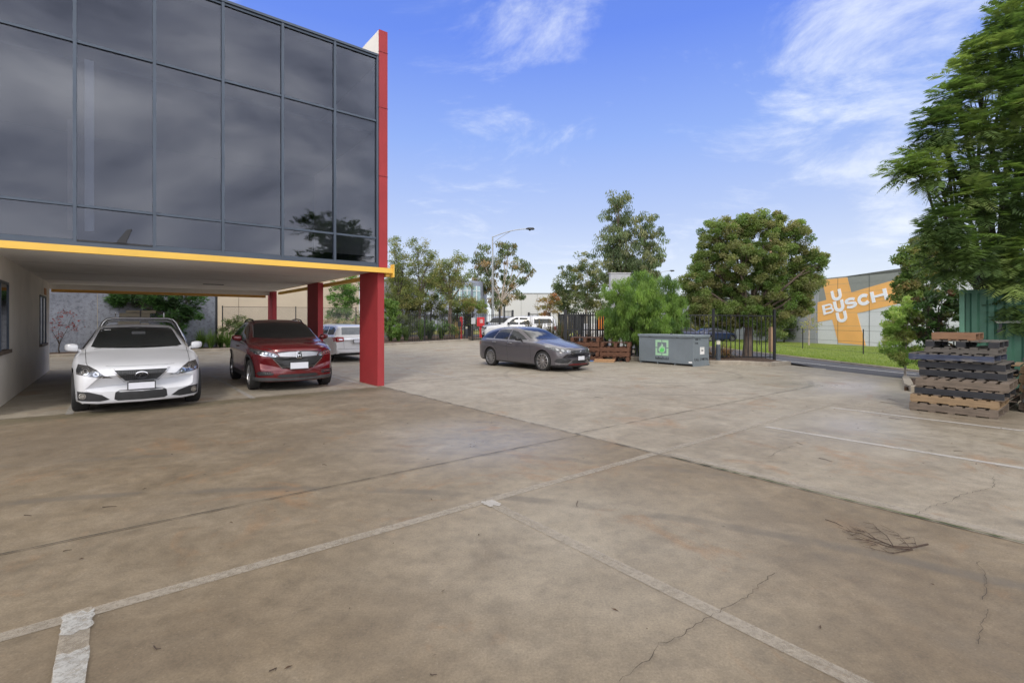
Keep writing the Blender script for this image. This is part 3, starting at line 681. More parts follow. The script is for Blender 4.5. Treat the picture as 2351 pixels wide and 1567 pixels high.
    def ring(c, name, plane, a, b, r, w, m, off=.012, parent=None, n=28, rx=None, side=1):
        rx = rx or r; vs = []; nn_ = []
        for i in range(n):
            t = 2 * math.pi * i / n
            for k in (0, 1):
                h, nn = c.ray(plane, a + (rx - w * k) * math.cos(t), b + (r - w * k) * math.sin(t), side)
                if h is None: return None
                vs.append(tuple(h + nn * off)); 
        mb = MB(); mb.add(vs, [(2 * i, 2 * i + 1, (2 * i + 3) % (2 * n), (2 * i + 2) % (2 * n)) for i in range(n)]); return mb.build(name, m, parent or c.root)
    def wheels(c, spokes, rimm, style='double', tyre_w=.22, rr=None, steer=0.0):
        R = c.s['R']; rr = rr or R * .70; W = c.W - .015; first = None
        for ai, wx in enumerate(c.s['axles']):
            for sd in (1, -1):
                o0 = MB(); y1 = W; y0 = W - tyre_w
                prof = [(rr, y0 + .02), (R * .86, y0), (R * .97, y0 + .012), (R, y0 + .04), (R, y1 - .04), (R * .97, y1 - .012), (R * .88, y1), (rr + .012, y1 - .008), (rr, y1 - .02)]
                ctr = (0, 0, 0)
                o0.lathe([(r, h - W) for r, h in prof], 40, ctr, 'Y', closed=True)
                ob = o0.build('wheel', RUB, None, smooth=True); ob.parent = c.root
                ob.location = (c.L / 2 - wx, sd * W, R); ob.rotation_euler = (0, 0, (0 if sd == 1 else math.pi) + (steer if ai == 0 else 0))
                m2 = MB(); m2.lathe([(rr, -.02), (rr - .018, -.012), (rr - .025, -.03), (rr - .03, -tyre_w + .03), (rr, -tyre_w + .03)], 36, ctr, 'Y')
                m2.lathe([(.0, -.015), (.035, -.018), (.055, -.03), (.06, -.06)], 20, ctr, 'Y')
                for k in range(spokes):
                    t0 = 2 * math.pi * k / spokes
                    pairs = [0] if style == 'single' else [-.5, .5]
                    for dt in pairs:
                        sp = .30 * 2 * math.pi / spokes * dt * 2
                        a0 = t0 + sp * .5; a1 = t0 + sp * 1.25; wd = .013 if style != 'single' else .045
                        p0 = Vector((math.cos(a0) * .04, -.028, math.sin(a0) * .04)); p1 = Vector((math.cos(a1) * (rr - .018), -.02, math.sin(a1) * (rr - .018)))
                        d = (p1 - p0).normalized(); nn = Vector((-d.z, 0, d.x)).normalized()
                        vs = []
                        for (pp, ww) in ((p0, wd * .8), (p1, wd)):
                            vs += [tuple(pp + nn * ww), tuple(pp - nn * ww), tuple(pp - nn * ww + Vector((0, -.03, 0))), tuple(pp + nn * ww + Vector((0, -.03, 0)))]
                        m2.add(vs, [(0, 1, 5, 4), (1, 2, 6, 5), (2, 3, 7, 6), (3, 0, 4, 7), (0, 3, 2, 1), (4, 5, 6, 7)])
                rim = m2.build('rim', rimm, None, smooth=True, angle=30); rim.parent = ob
                m3 = MB(); m3.lathe([(0, -.10), (rr * .72, -.10), (rr * .72, -.13)], 28, ctr, 'Y'); b3 = m3.build('brake_disc', DALLOY, None); b3.parent = ob
    def mirror(c, s, z, w=.19, h=.13, d=.14, m=None, out=.10, base=BPLAS):
        for sd in (1, -1):
            h0, nn = c.ray('side', s + .02, z - .02, sd)
            if h0 is None: continue
            cx_, cy_ = h0.x, h0.y + sd * (out + w / 2)
            mb = MB(); rings = []; n = 14
            for t, sc in ((-1, .35), (-.93, .72), (-.7, .93), (-.2, 1.0), (.4, .95), (.85, .72), (1, .35)):
                for j in range(n):
                    a = 2 * math.pi * j / n; ca, sa = math.cos(a), math.sin(a)
                    ex = math.copysign(abs(ca) ** .6, ca) * d / 2 * sc; ez = math.copysign(abs(sa) ** .6, sa) * h / 2 * sc
                    mb.v.append((cx_ + ex + t * -.01, cy_ + t * w / 2 * sd, z + .05 + ez + t * .008))
            for i in range(6):
                for j in range(n): mb.f.append((i * n + j, i * n + (j + 1) % n, (i + 1) * n + (j + 1) % n, (i + 1) * n + j)); mb.m.append(0)
            mb.f += [tuple(range(n)), tuple(6 * n + j for j in range(n))]; mb.m += [0, 0]
            o = mb.build('side_mirror', m or c.mats, c.root, smooth=True)
            mb = MB(); mb.tube([(h0.x + .02, h0.y - sd * .02, h0.z), (h0.x + .01, h0.y + sd * out * .6, z + .0), (cx_, cy_ - sd * w * .3, z + .03)], [.03, .024, .024], 8); q = mb.build('mirror_stalk', base, None, smooth=True); q.parent = o
            mb = MB(); mb.box(cx_ - d * .42 - .008, cx_ - d * .42, cy_ - w * .36, cy_ + w * .36, z + .05 - h * .33, z + .05 + h * .33); q = mb.build('mirror_glass', CHROME, None); q.parent = o
    def plate(c, x, y, z, w=.37, h=.13, frame=True, face=1):
        if frame: 
            mb = MB(); mb.box(x - .006 * face, x + .004 * face, y - w / 2 - .015, y + w / 2 + .015, z - h / 2 - .015, z + h / 2 + .015); fr = mb.build('plate_frame', BPLAS, c.root)
        mb = MB(); mb.box(x + .005 * face, x + .010 * face, y - w / 2, y + w / 2, z - h / 2, z + h / 2); return mb.build('number_plate', PLATE, c.root)
    def handles(c, pts, m=None):
        for s, z in pts:
            for sd in (1, -1):
                h0, nn = c.ray('side', s, z, sd)
                if h0 is None: continue
                mb = MB(); mb.tube([(h0.x - .10, h0.y + sd * .005, h0.z), (h0.x - .07, h0.y + sd * .03, h0.z + .005), (h0.x + .07, h0.y + sd * .03, h0.z + .005), (h0.x + .10, h0.y + sd * .005, h0.z)], .012, 8); mb.build('door_handle', m or c.mats, c.root, smooth=True)
def car_root(name, x, y, heading, label, cat='car', group=None, scale=1):
    return empty(name, (x, y, H(x, y)), heading, label, cat, group, scale)
def mesh_lines(c, poly_fn, z0, z1, ny, w, m, plane='front', parent=None, name='grille_bar', off=.014):
    pass
# ---------------------------------------------------------------- white coupe, nose to the viewer
def coupe():
    u, v = 0.37, 10.93 + 2.537
    x, y = uv(u, v); rt = car_root('parked_car', x, y, math.atan2(-UX, UY), 'white coupe parked nose out beside the carport wall, with slanted headlights', 'car', scale=1.095)
    sp = dict(L=4.635, W=1.80, R=.328, axles=(.85, 3.58), paint=paint('white_pearl_paint', (0.62, 0.63, 0.655), 0.0, 0.28), plan=.34, tuck=.06,
        zt=[(0, .62), (.02, .70), (.08, .74), (.3, .80), (.8, .88), (1.2, .945), (1.38, .985), (1.55, 1.05), (2.2, 1.345), (2.6, 1.41), (3.1, 1.385), (3.8, 1.16), (4.1, 1.09), (4.5, 1.06), (4.6, .95), (4.635, .8)],
        zs=[(0, .58), (.02, .65), (.08, .69), (.3, .75), (.8, .84), (1.25, .90), (2.0, .925), (3.5, .97), (4.4, 1.0), (4.6, .9), (4.635, .75)],
        zb=[(0, .36), (.02, .22), (.05, .165), (.15, .15), (.4, .15), (4.2, .2), (4.5, .26), (4.635, .45)],
        w=[(0, .72), (.03, .77), (.1, .81), (.25, .845), (.5, .875), (.9, .90), (3.8, .90), (4.3, .86), (4.55, .76), (4.635, .55)],
        wt=[(0, .45), (.1, .62), (.5, .74), (1.25, .745), (1.4, .735), (2.2, .585), (2.6, .575), (3.1, .56), (3.8, .58), (4.5, .6), (4.635, .4)],
        crown=[(0, .02), (.5, .035), (1.3, .05), (1.5, .045), (2.6, .045), (4.6, .04)])
    c = Car(sp, rt)
    # windscreen and side glass
    c.patch('windscreen', [(-.67, 1.015), (-.60, 1.0), (-.3, .985), (0, .98), (.3, .985), (.60, 1.0), (.67, 1.015), (.57, 1.28), (.545, 1.315), (.3, 1.335), (0, 1.34), (-.3, 1.335), (-.545, 1.315), (-.57, 1.28)], CGLASS, 'front', off=.004)
    mb = MB(); mb.box(0, .02, -.11, .11, 0, .065); 
    c.patch('sunshade_band', [(-.52, 1.325), (0, 1.347), (.52, 1.325), (.52, 1.335), (0, 1.357), (-.52, 1.335)], BPLAS, 'front', off=.006)
    c.both('side_window', [(1.62, .975), (2.15, 1.22), (2.5, 1.30), (2.95, 1.31), (3.45, 1.16), (3.55, 1.02), (3.0, .99)], CGLASS, 'side')
    for py, w_ in ((-.06, .05), (-.14, .10), (.06, .05), (.14, .10)): pass
    # headlights
    hl = [(.36, .575), (.47, .615), (.56, .70), (.66, .755), (.80, .775), (.815, .70), (.81, .635), (.70, .615), (.5, .575)]
    for sg in (1, -1):
        a = c.patch('headlight', [(sg * p, q) for p, q in hl], LAMPG, 'front', off=.006, grid=.03)
        for cy, cz, r in ((.695, .685, .052), (.565, .635, .036)):
            c.ring('lamp_ring', 'front', sg * cy, cz, r, .010, LAMPL, off=.012, parent=a); c.disc('lens', 'front', sg * cy, cz, r * .62, LAMPL, off=.011, parent=a)
            c.disc('lens_centre', 'front', sg * cy, cz, r * .36, DALLOY, off=.015, parent=a)
    # grille
    gr = [(-.35, .69), (-.215, .515), (.215, .515), (.35, .69)]
    g = c.patch('grille', gr, BPLAS, 'front', off=.007)
    c.patch('grille_surround', [(-.385, .705), (-.232, .497), (-.205, .497), (-.205, .512), (-.352, .695), (-.345, .705)], SILV, 'front', off=.010)
    c.patch('grille_surround', [(.385, .705), (.232, .497), (.205, .497), (.205, .512), (.352, .695), (.345, .705)], SILV, 'front', off=.010)
    c.patch('grille_surround', [(-.235, .495), (.235, .495), (.225, .512), (-.225, .512)], SILV, 'front', off=.010)
    for i in range(-12, 13):
        yy = i * .0262; zt_ = .682; zb_ = .522 if abs(yy) < .2 else .522 + (abs(yy) - .2) * 1.25
        if zb_ < zt_ - .01: c.line([(yy, zb_), (yy * 1.02, zt_)], .007, 'front', GPLAS, off=.011, name='grille_bar', parent=g)
    em = c.ring('emblem', 'front', 0, .602, .056, .011, CHROME, off=.020, rx=.088)
    c.line([(.016, .645), (-.030, .580), (-.033, .574)], .015, 'front', CHROME, off=.021, name='emblem_stroke', parent=em) if em else None
    c.line([(-.042, .573), (.060, .582)], .015, 'front', CHROME, off=.0215, name='emblem_stroke', parent=em) if em else None
    # lower intake with honeycomb, corner lamps
    li = c.patch('lower_intake', [(-.33, .345), (-.335, .325), (-.345, .235), (-.30, .212), (.30, .212), (.345, .235), (.335, .325), (.33, .345), (.28, .375), (-.28, .375)], BPLAS, 'front', off=.005)
    for k in range(4):
        zz = .24 + k * .032
        c.line([(-.31 + j * .02, zz + (.006 if j % 2 else -.006)) for j in range(32)], .005, 'front', GPLAS, off=.010, name='intake_mesh', parent=li)
    fi = [(.40, .235), (.52, .215), (.79, .225), (.80, .37), (.66, .365), (.50, .315)]
    for sg in (1, -1):
        a = c.patch('fog_lamp_recess', [(sg * p, q) for p, q in fi], BPLAS, 'front', off=.005, grid=.03)
        c.ring('lamp_ring', 'front', sg * .725, .30, .045, .010, LAMPL, off=.012, parent=a); c.disc('fog_lens', 'front', sg * .725, .30, .028, LAMPL, off=.012, parent=a)
    c.plate(2.3175 + .006, 0, .435, .34, .10)
    mb = MB(); mb.box(2.315, 2.321, -.165, .165, .498, .512); mb.build('plate_bracket', BPLAS, rt)
    c.lines([(-.78, .80)] , plane='top') if False else None
    c.line([(.22, .655), (.55, .70), (1.15, .73), (1.5, .74)], .007, 'top'); c.line([(.22, -.655), (.55, -.70), (1.15, -.73), (1.5, -.74)], .007, 'top')
    c.line([(.19, -.45), (.125, -.3), (.10, 0), (.125, .3), (.19, .45)], .007, 'top')
    c.lines([(1.55, .93), (1.48, .7), (1.45, .3)]); c.lines([(2.85, .97), (2.9, .7), (2.8, .32)])
    c.line([(1.40, -.62), (1.44, -.1)], .018, 'top', BPLAS, off=.02, name='wiper'); c.line([(1.42, .62), (1.46, .05)], .018, 'top', BPLAS, off=.02, name='wiper')
    c.mirror(1.74, .95, m=c.mats, base=c.mats, w=.19, h=.15, d=.15, out=.02); c.handles([(2.7, .82)])
    c.wheels(7, SILV, 'single', rr=.235)
    mb = MB(); mb.box(.26, .27, -.10, .10, 1.235, 1.28, M=Matrix.Rotation(0, 4, 'Z')); o = mb.build('rear_view_mirror', BPLAS, rt); o.location = (.62, 0, .0)
    c.patch('windscreen_sticker', [(-.40, 1.30), (-.5, 1.297), (-.5, 1.305), (-.40, 1.308)], WHITE, 'front', off=.007)
coupe()
# ---------------------------------------------------------------- red compact suv
def small_suv():
    ax = Vector((-5.47, 12.23)); hd = Vector((.597, -.802)).normalized(); ctr = ax - hd * (4.30 / 2 - .86) * 1.05
    rt = car_root('parked_car', ctr.x, ctr.y, math.atan2(hd.y, hd.x), 'dark red compact suv with a chrome grille bar under the raised office storey', scale=1.05)
    RP = paint('dark_red_paint', (0.120, 0.006, 0.009), 0.25, 0.25)
    sp = dict(L=4.30, W=1.785, R=.335, axles=(.86, 3.47), paint=RP, plan=.42, tuck=.05, gap=.06, planr=.3,
        zt=[(0, .72), (.02, .88), (.06, .95), (.25, 1.02), (.7, 1.07), (1.0, 1.10), (1.12, 1.13), (1.3, 1.20), (1.95, 1.50), (2.4, 1.575), (3.2, 1.555), (3.75, 1.42), (4.1, 1.12), (4.25, 1.0), (4.3, .8)],
        zs=[(0, .68), (.02, .82), (.06, .88), (.25, .94), (.7, .995), (1.2, 1.03), (3.4, 1.12), (4.0, 1.08), (4.25, .95), (4.3, .75)],
        zb=[(0, .42), (.015, .28), (.04, .22), (.15, .20), (.5, .2), (3.8, .22), (4.2, .3), (4.3, .5)],
        w=[(0, .74), (.03, .78), (.1, .82), (.25, .85), (.5, .875), (.9, .8925), (3.6, .8925), (4.05, .85), (4.25, .74), (4.3, .6)],
        wt=[(0, .5), (.1, .66), (.5, .74), (1.0, .76), (1.15, .75), (1.95, .60), (2.4, .585), (3.2, .57), (3.8, .56), (4.2, .6), (4.3, .5)],
        crown=[(0, .03), (.5, .05), (1.1, .06), (1.5, .04), (2.6, .035), (4.3, .04)])
    c = Car(sp, rt)
    c.patch('windscreen', [(-.695, 1.16), (-.5, 1.135), (0, 1.12), (.5, 1.135), (.695, 1.16), (.60, 1.44), (.57, 1.475), (.3, 1.495), (0, 1.50), (-.3, 1.495), (-.57, 1.475), (-.60, 1.44)], CGLASS, 'front', off=.004)
    c.both('side_window', [(1.42, 1.12), (1.8, 1.30), (2.1, 1.42), (2.35, 1.45), (2.38, 1.10)], CGLASS, 'side')
    c.both('side_window', [(2.46, 1.10), (2.44, 1.45), (2.9, 1.45), (3.3, 1.39), (3.62, 1.24), (3.5, 1.17), (3.1, 1.13)], CGLASS, 'side')
    hl = [(.43, .755), (.40, .785), (.50, .84), (.66, .89), (.86, .94), (.86, .875), (.80, .82), (.66, .775)]
    for sg in (1, -1):
        a = c.patch('headlight', [(sg * p, q) for p, q in hl], LAMPG, 'front', off=.008, grid=.025)
        for k in range(5): c.disc('lens', 'front', sg * (.50 + .062 * k), .80 + .014 * k, .021, LAMPL, off=.014, parent=a)
        c.line([(sg * .45, .762), (sg * .66, .785), (sg * .80, .83)], .012, 'front', LAMPL, off=.014, name='running_light', parent=a)
        fi = [(.52, .36), (.49, .40), (.52, .435), (.76, .445), (.79, .40), (.76, .355)]
        a = c.patch('fog_lamp_recess', [(sg * p, q) for p, q in fi], BPLAS, 'front', off=.006, grid=.03)
        for k in range(5): c.disc('fog_lens', 'front', sg * (.57 + .034 * k), .403, .014, LAMPL, off=.012, parent=a, ry=.011)
    c.patch('chrome_grille_bar', [(-.42, .835), (-.38, .765), (-.1, .75), (.1, .75), (.38, .765), (.42, .835), (.2, .86), (-.2, .86)], SILV, 'front', off=.012)
    c.patch('bonnet_edge_trim', [(-.50, .85), (-.42, .838), (-.2, .863), (.2, .863), (.42, .838), (.50, .85), (.2, .878), (-.2, .878)], BPLAS, 'front', off=.012)
    g = c.patch('grille', [(-.60, .79), (-.50, .70), (-.32, .50), (.32, .50), (.50, .70), (.60, .79), (.40, .762), (.1, .748), (-.1, .748), (-.40, .762)], BPLAS, 'front', off=.008)
    for k in range(4): 
        z = .54 + k * .045; w_ = .34 + k * .045
        c.line([(-w_, z), (0, z - .004), (w_, z)], .009, 'front', GPLAS if k else SILV, off=.016, name='grille_bar', parent=g)
    for sg in (1, -1): c.line([(sg * .50, .70), (sg * .32, .498)], .012, 'front', SILV, off=.015, name='grille_trim', parent=g)
    em = c.patch('emblem', [(-.062, .735), (-.052, .86), (.052, .86), (.062, .735), (.045, .722), (-.045, .722)], BPLAS, 'front', off=.022)
    for q in ([(-.060, .736), (-.050, .858)], [(.060, .736), (.050, .858)], [(-.050, .858), (.050, .858)], [(-.05, .725), (.05, .725)], [(-.034, .835), (-.022, .75)], [(.034, .835), (.022, .75)], [(-.028, .788), (.028, .788)]):
        c.line(q, .012, 'front', CHROME, off=.025, name='emblem_stroke', parent=em)
    c.patch('lower_intake', [(-.36, .30), (-.44, .33), (-.36, .375), (.36, .375), (.44, .33), (.36, .30)], BPLAS, 'front', off=.006)
    c.patch('bumper_skirt', [(-.82, .24), (-.84, .315), (-.5, .305), (-.36, .288), (.36, .288), (.5, .305), (.84, .315), (.82, .24), (.3, .235), (-.3, .235)], GPLAS, 'front', off=.008)
    c.plate(2.15 + .016, 0, .56, .37, .135)
    # black cladding round the arches and along the sills
    R0 = sp['R'] + .062; R1 = R0 + .062
    for wx in sp['axles']:
        a = [(wx + R0 * math.cos(t), sp['R'] + .01 + R0 * math.sin(t)) for t in np.linspace(-.3, math.pi + .3, 20)]
        b = [(wx + R1 * math.cos(t), sp['R'] + .01 + R1 * math.sin(t)) for t in np.linspace(math.pi + .3, -.3, 20)]
        for sd in (1, -1):
            for i in range(19): 
                pass
            mb = MB(); vs = []
            for (p, q) in zip(a, b[::-1]):
                for (s_, z_) in (p, q):
                    h, nn = c.ray('side', s_, z_, sd)
                    if h is None: h = Vector((c.L / 2 - s_, sd * c.W * .96, z_)); nn = Vector((0, sd, 0))
                    vs.append(tuple(h + nn * .010))
            mb.add(vs, [(2 * i, 2 * i + 1, 2 * i + 3, 2 * i + 2) for i in range(19)]); mb.build('arch_cladding', BPLAS, rt, smooth=True)
    c.both('sill_cladding', [(1.27, .26), (1.27, .36), (3.06, .36), (3.06, .26)], BPLAS, 'side', off=.010)
    c.lines([(1.38, 1.02), (1.33, .7), (1.30, .38)]); c.lines([(2.42, 1.08), (2.42, .7), (2.36, .38)]); c.lines([(3.35, 1.08), (3.2, .8), (3.06, .6)])
    c.line([(.12, -.5), (.09, 0), (.12, .5)], .007, 'top'); 
    for sg in (1, -1): c.line([(.12, sg * .5), (.35, sg * .70), (1.05, sg * .79)], .007, 'top')
    for sg in (1, -1):
        pts = [c.ray('top', s_, sg * .565)[0] for s_ in (2.05, 2.2, 2.6, 3.0, 3.3, 3.45)]
        pts = [p + Vector((0, 0, dz)) for p, dz in zip(pts, (0, .035, .045, .045, .035, 0))]
        mb = MB(); mb.tube(pts, .016, 8); mb.build('roof_rail', BPLAS, rt, smooth=True)
        c.line([(sg * .705, 1.15), (sg * .612, 1.455)], .018, 'front', SILV if sg == -1 else SILV, off=.008, name='pillar_trim')
    c.line([(1.10, -.66), (1.16, -.1)], .02, 'top', BPLAS, off=.02, name='wiper'); c.line([(1.10, .05), (1.14, .62)], .02, 'top', BPLAS, off=.02, name='wiper')
    c.mirror(1.62, 1.09, m=RP, w=.20, h=.14, d=.16, out=.07); c.handles([(2.30, .93)])
    c.wheels(5, SILV, 'double', rr=.225)
small_suv()
# ---------------------------------------------------------------- grey shooting-brake wagon
def grey_wagon():
    hd = Vector((.653, -.757)).normalized(); mid = Vector((.155, 17.15)) + Vector((.757, .653)) * .79; L = 4.63
    ctr = mid + hd * (.90 + 1.35 - L / 2) * 1.0
    rt = car_root('parked_car', ctr.x, ctr.y, math.atan2(hd.y, hd.x), 'dark grey low wagon with many-spoked wheels standing alone in the middle of the yard')
    GP = paint('grey_metal_paint', (0.088, 0.082, 0.092), 0.12, 0.32)
    sp = dict(L=L, W=1.777, R=.325, axles=(.90, 3.60), paint=GP, plan=.38, tuck=.05, gap=.035, planr=.25,
        zt=[(0, .60), (.03, .69), (.1, .745), (.3, .80), (.8, .895), (1.2, .96), (1.4, 1.005), (1.6, 1.07), (2.2, 1.335), (2.7, 1.42), (3.3, 1.405), (3.9, 1.325), (4.25, 1.225), (4.42, 1.10), (4.56, .95), (4.63, .7)],
        zs=[(0, .56), (.03, .62), (.1, .675), (.3, .74), (.8, .84), (1.3, .905), (2.4, .945), (3.6, .97), (4.3, .96), (4.55, .88), (4.63, .65)],
        zb=[(0, .40), (.02, .26), (.05, .18), (.15, .15), (.4, .15), (4.2, .2), (4.5, .25), (4.63, .45)],
        w=[(0, .70), (.03, .75), (.1, .79), (.25, .83), (.5, .865), (.9, .8885), (3.9, .8885), (4.3, .85), (4.55, .76), (4.63, .6)],
        wt=[(0, .45), (.1, .60), (.5, .72), (1.2, .75), (1.4, .74), (2.2, .59), (2.7, .58), (3.3, .55), (3.9, .52), (4.3, .55), (4.55, .6), (4.63, .5)],
        crown=[(0, .02), (.5, .04), (1.3, .06), (1.5, .05), (2.6, .045), (4.6, .05)])
    c = Car(sp, rt)
    c.patch('windscreen', [(-.69, 1.03), (-.4, 1.01), (0, 1.0), (.4, 1.01), (.69, 1.03), (.58, 1.30), (.55, 1.335), (.3, 1.355), (0, 1.36), (-.3, 1.355), (-.55, 1.335), (-.58, 1.30)], CGLASS, 'front', off=.004)
    c.both('side_window', [(1.70, .985), (2.0, 1.13), (2.3, 1.25), (2.58, 1.305), (2.60, .985)], CGLASS, 'side')
    c.both('side_window', [(2.68, .985), (2.66, 1.315), (3.0, 1.32), (3.30, 1.295), (3.42, .995)], CGLASS, 'side')
    c.both('side_window', [(3.49, .995), (3.38, 1.285), (3.75, 1.225), (4.15, 1.075), (4.22, 1.01)], CGLASS, 'side')
    for sd in (1, -1):
        c.line([(1.62, .965), (2.6, .972), (3.4, .982), (4.2, .998)], .014, 'side', SILV, off=.006, side=sd, name='window_trim')
    hl = [(.42, .625), (.38, .66), (.50, .70), (.68, .745), (.84, .80), (.85, .73), (.78, .665), (.6, .615)]
    for sg in (1, -1):
        a = c.patch('headlight', [(sg * p, q) for p, q in hl], LAMPG, 'front', off=.007, grid=.025)
        c.ring('lamp_ring', 'front', sg * .62, .675, .036, .010, LAMPL, off=.013, parent=a); c.disc('lens', 'front', sg * .62, .675, .022, LAMPL, off=.014, parent=a)
        c.disc('lens', 'front', sg * .50, .655, .02, LAMPL, off=.014, parent=a); c.disc('lens', 'front', sg * .72, .70, .022, LAMPL, off=.014, parent=a)
        c.line([(sg * .40, .665), (sg * .52, .708), (sg * .70, .752), (sg * .83, .797)], .012, 'front', LAMPL, off=.013, name='running_light', parent=a)
        fi = [(.36, .365), (.42, .43), (.56, .45), (.77, .42), (.80, .33), (.74, .285), (.50, .285)]
        a = c.patch('side_intake', [(sg * p, q) for p, q in fi], BPLAS, 'front', off=.006, grid=.03)
        c.line([(sg * .37, .355), (sg * .50, .272), (sg * .78, .272)], .018, 'front', SILV, off=.013, name='intake_trim', parent=a)
    g = c.patch('grille', [(-.38, .66), (-.40, .60), (-.33, .525), (-.2, .505), (.2, .505), (.33, .525), (.40, .60), (.38, .66), (.3, .675), (-.3, .675)], BPLAS, 'front', off=.007)
    for i in range(-8, 9):
        yy = i * .043
        if abs(yy) > .06: c.line([(yy, .53 if abs(yy) < .3 else .56), (yy, .655)], .011, 'front', SILV, off=.014, name='grille_bar', parent=g)
    em = c.ring('emblem', 'front', 0, .592, .068, .009, CHROME, off=.022)
    for k in range(3):
        t = math.pi / 2 + k * 2 * math.pi / 3; c.line([(0, .592), (.055 * math.cos(t), .592 + .055 * math.sin(t)), (.066 * math.cos(t), .592 + .066 * math.sin(t))], .013, 'front', CHROME, off=.023, name='emblem_stroke', parent=em)
    c.patch('lower_intake', [(-.34, .30), (-.30, .37), (.30, .37), (.34, .30), (.26, .255), (-.26, .255)], BPLAS, 'front', off=.007)
    c.patch('bumper_lip', [(-.45, .215), (-.45, .24), (-.28, .262), (.28, .262), (.45, .24), (.45, .215), (.2, .205), (-.2, .205)], mat('dark_red_trim', (.10, .01, .012), .4), 'front', off=.012)
    c.patch('splitter', [(-.82, .16), (-.82, .205), (-.4, .205), (0, .20), (.4, .205), (.82, .205), (.82, .16), (0, .155)], BPLAS, 'front', off=.016)
    c.plate(L / 2 + .014, 0, .43, .30, .125, frame=False)
    c.both('tail_light', [(4.28, .77), (4.30, .90), (4.46, .92), (4.5, .80), (4.46, .74)], REDL, 'side', off=.006)
    c.patch('rear_window', [(-.5, 1.0), (.5, 1.0), (.42, 1.15), (-.42, 1.15)], CGLASS, 'rear')
    c.both('tail_light', [(.35, .78), (.35, .87), (.68, .9), (.70, .78)], REDL, 'rear', off=.006)
    c.lines([(1.55, .93), (1.45, .75), (1.42, .28)]); c.lines([(2.64, .97), (2.66, .7), (2.6, .26)]); c.lines([(3.45, .97), (3.42, .8), (3.22, .62)])
    c.lines([(1.30, .78), (2.6, .74), (4.1, .84)], w=.010, m=mat('crease', (0.055, 0.055, 0.06), .4, .5)); 
    c.both('side_skirt', [(1.28, .175), (1.28, .215), (3.2, .23), (3.2, .19)], BPLAS, 'side', off=.008)
    c.line([(.25, -.60), (.12, -.3), (.095, 0), (.12, .3), (.25, .60)], .007, 'top')
    for sg in (1, -1):
        c.line([(.25, sg * .60), (.6, sg * .70), (1.3, sg * .76)], .007, 'top'); c.line([(.30, sg * .36), (.8, sg * .40), (1.25, sg * .43)], .02, 'top', mat('crease', (0, 0, 0)), off=.003, name='bonnet_crease')
    c.line([(1.38, -.66), (1.44, -.1)], .02, 'top', BPLAS, off=.02, name='wiper'); c.line([(1.40, .05), (1.42, .62)], .02, 'top', BPLAS, off=.02, name='wiper')
    c.mirror(1.92, .965, m=BPLAS, w=.19, h=.13, d=.15, out=.07); c.handles([(2.5, .86), (3.36, .875)], SILV)
    c.wheels(11, SILV, 'double', rr=.25, tyre_w=.225, steer=0.05)
grey_wagon()
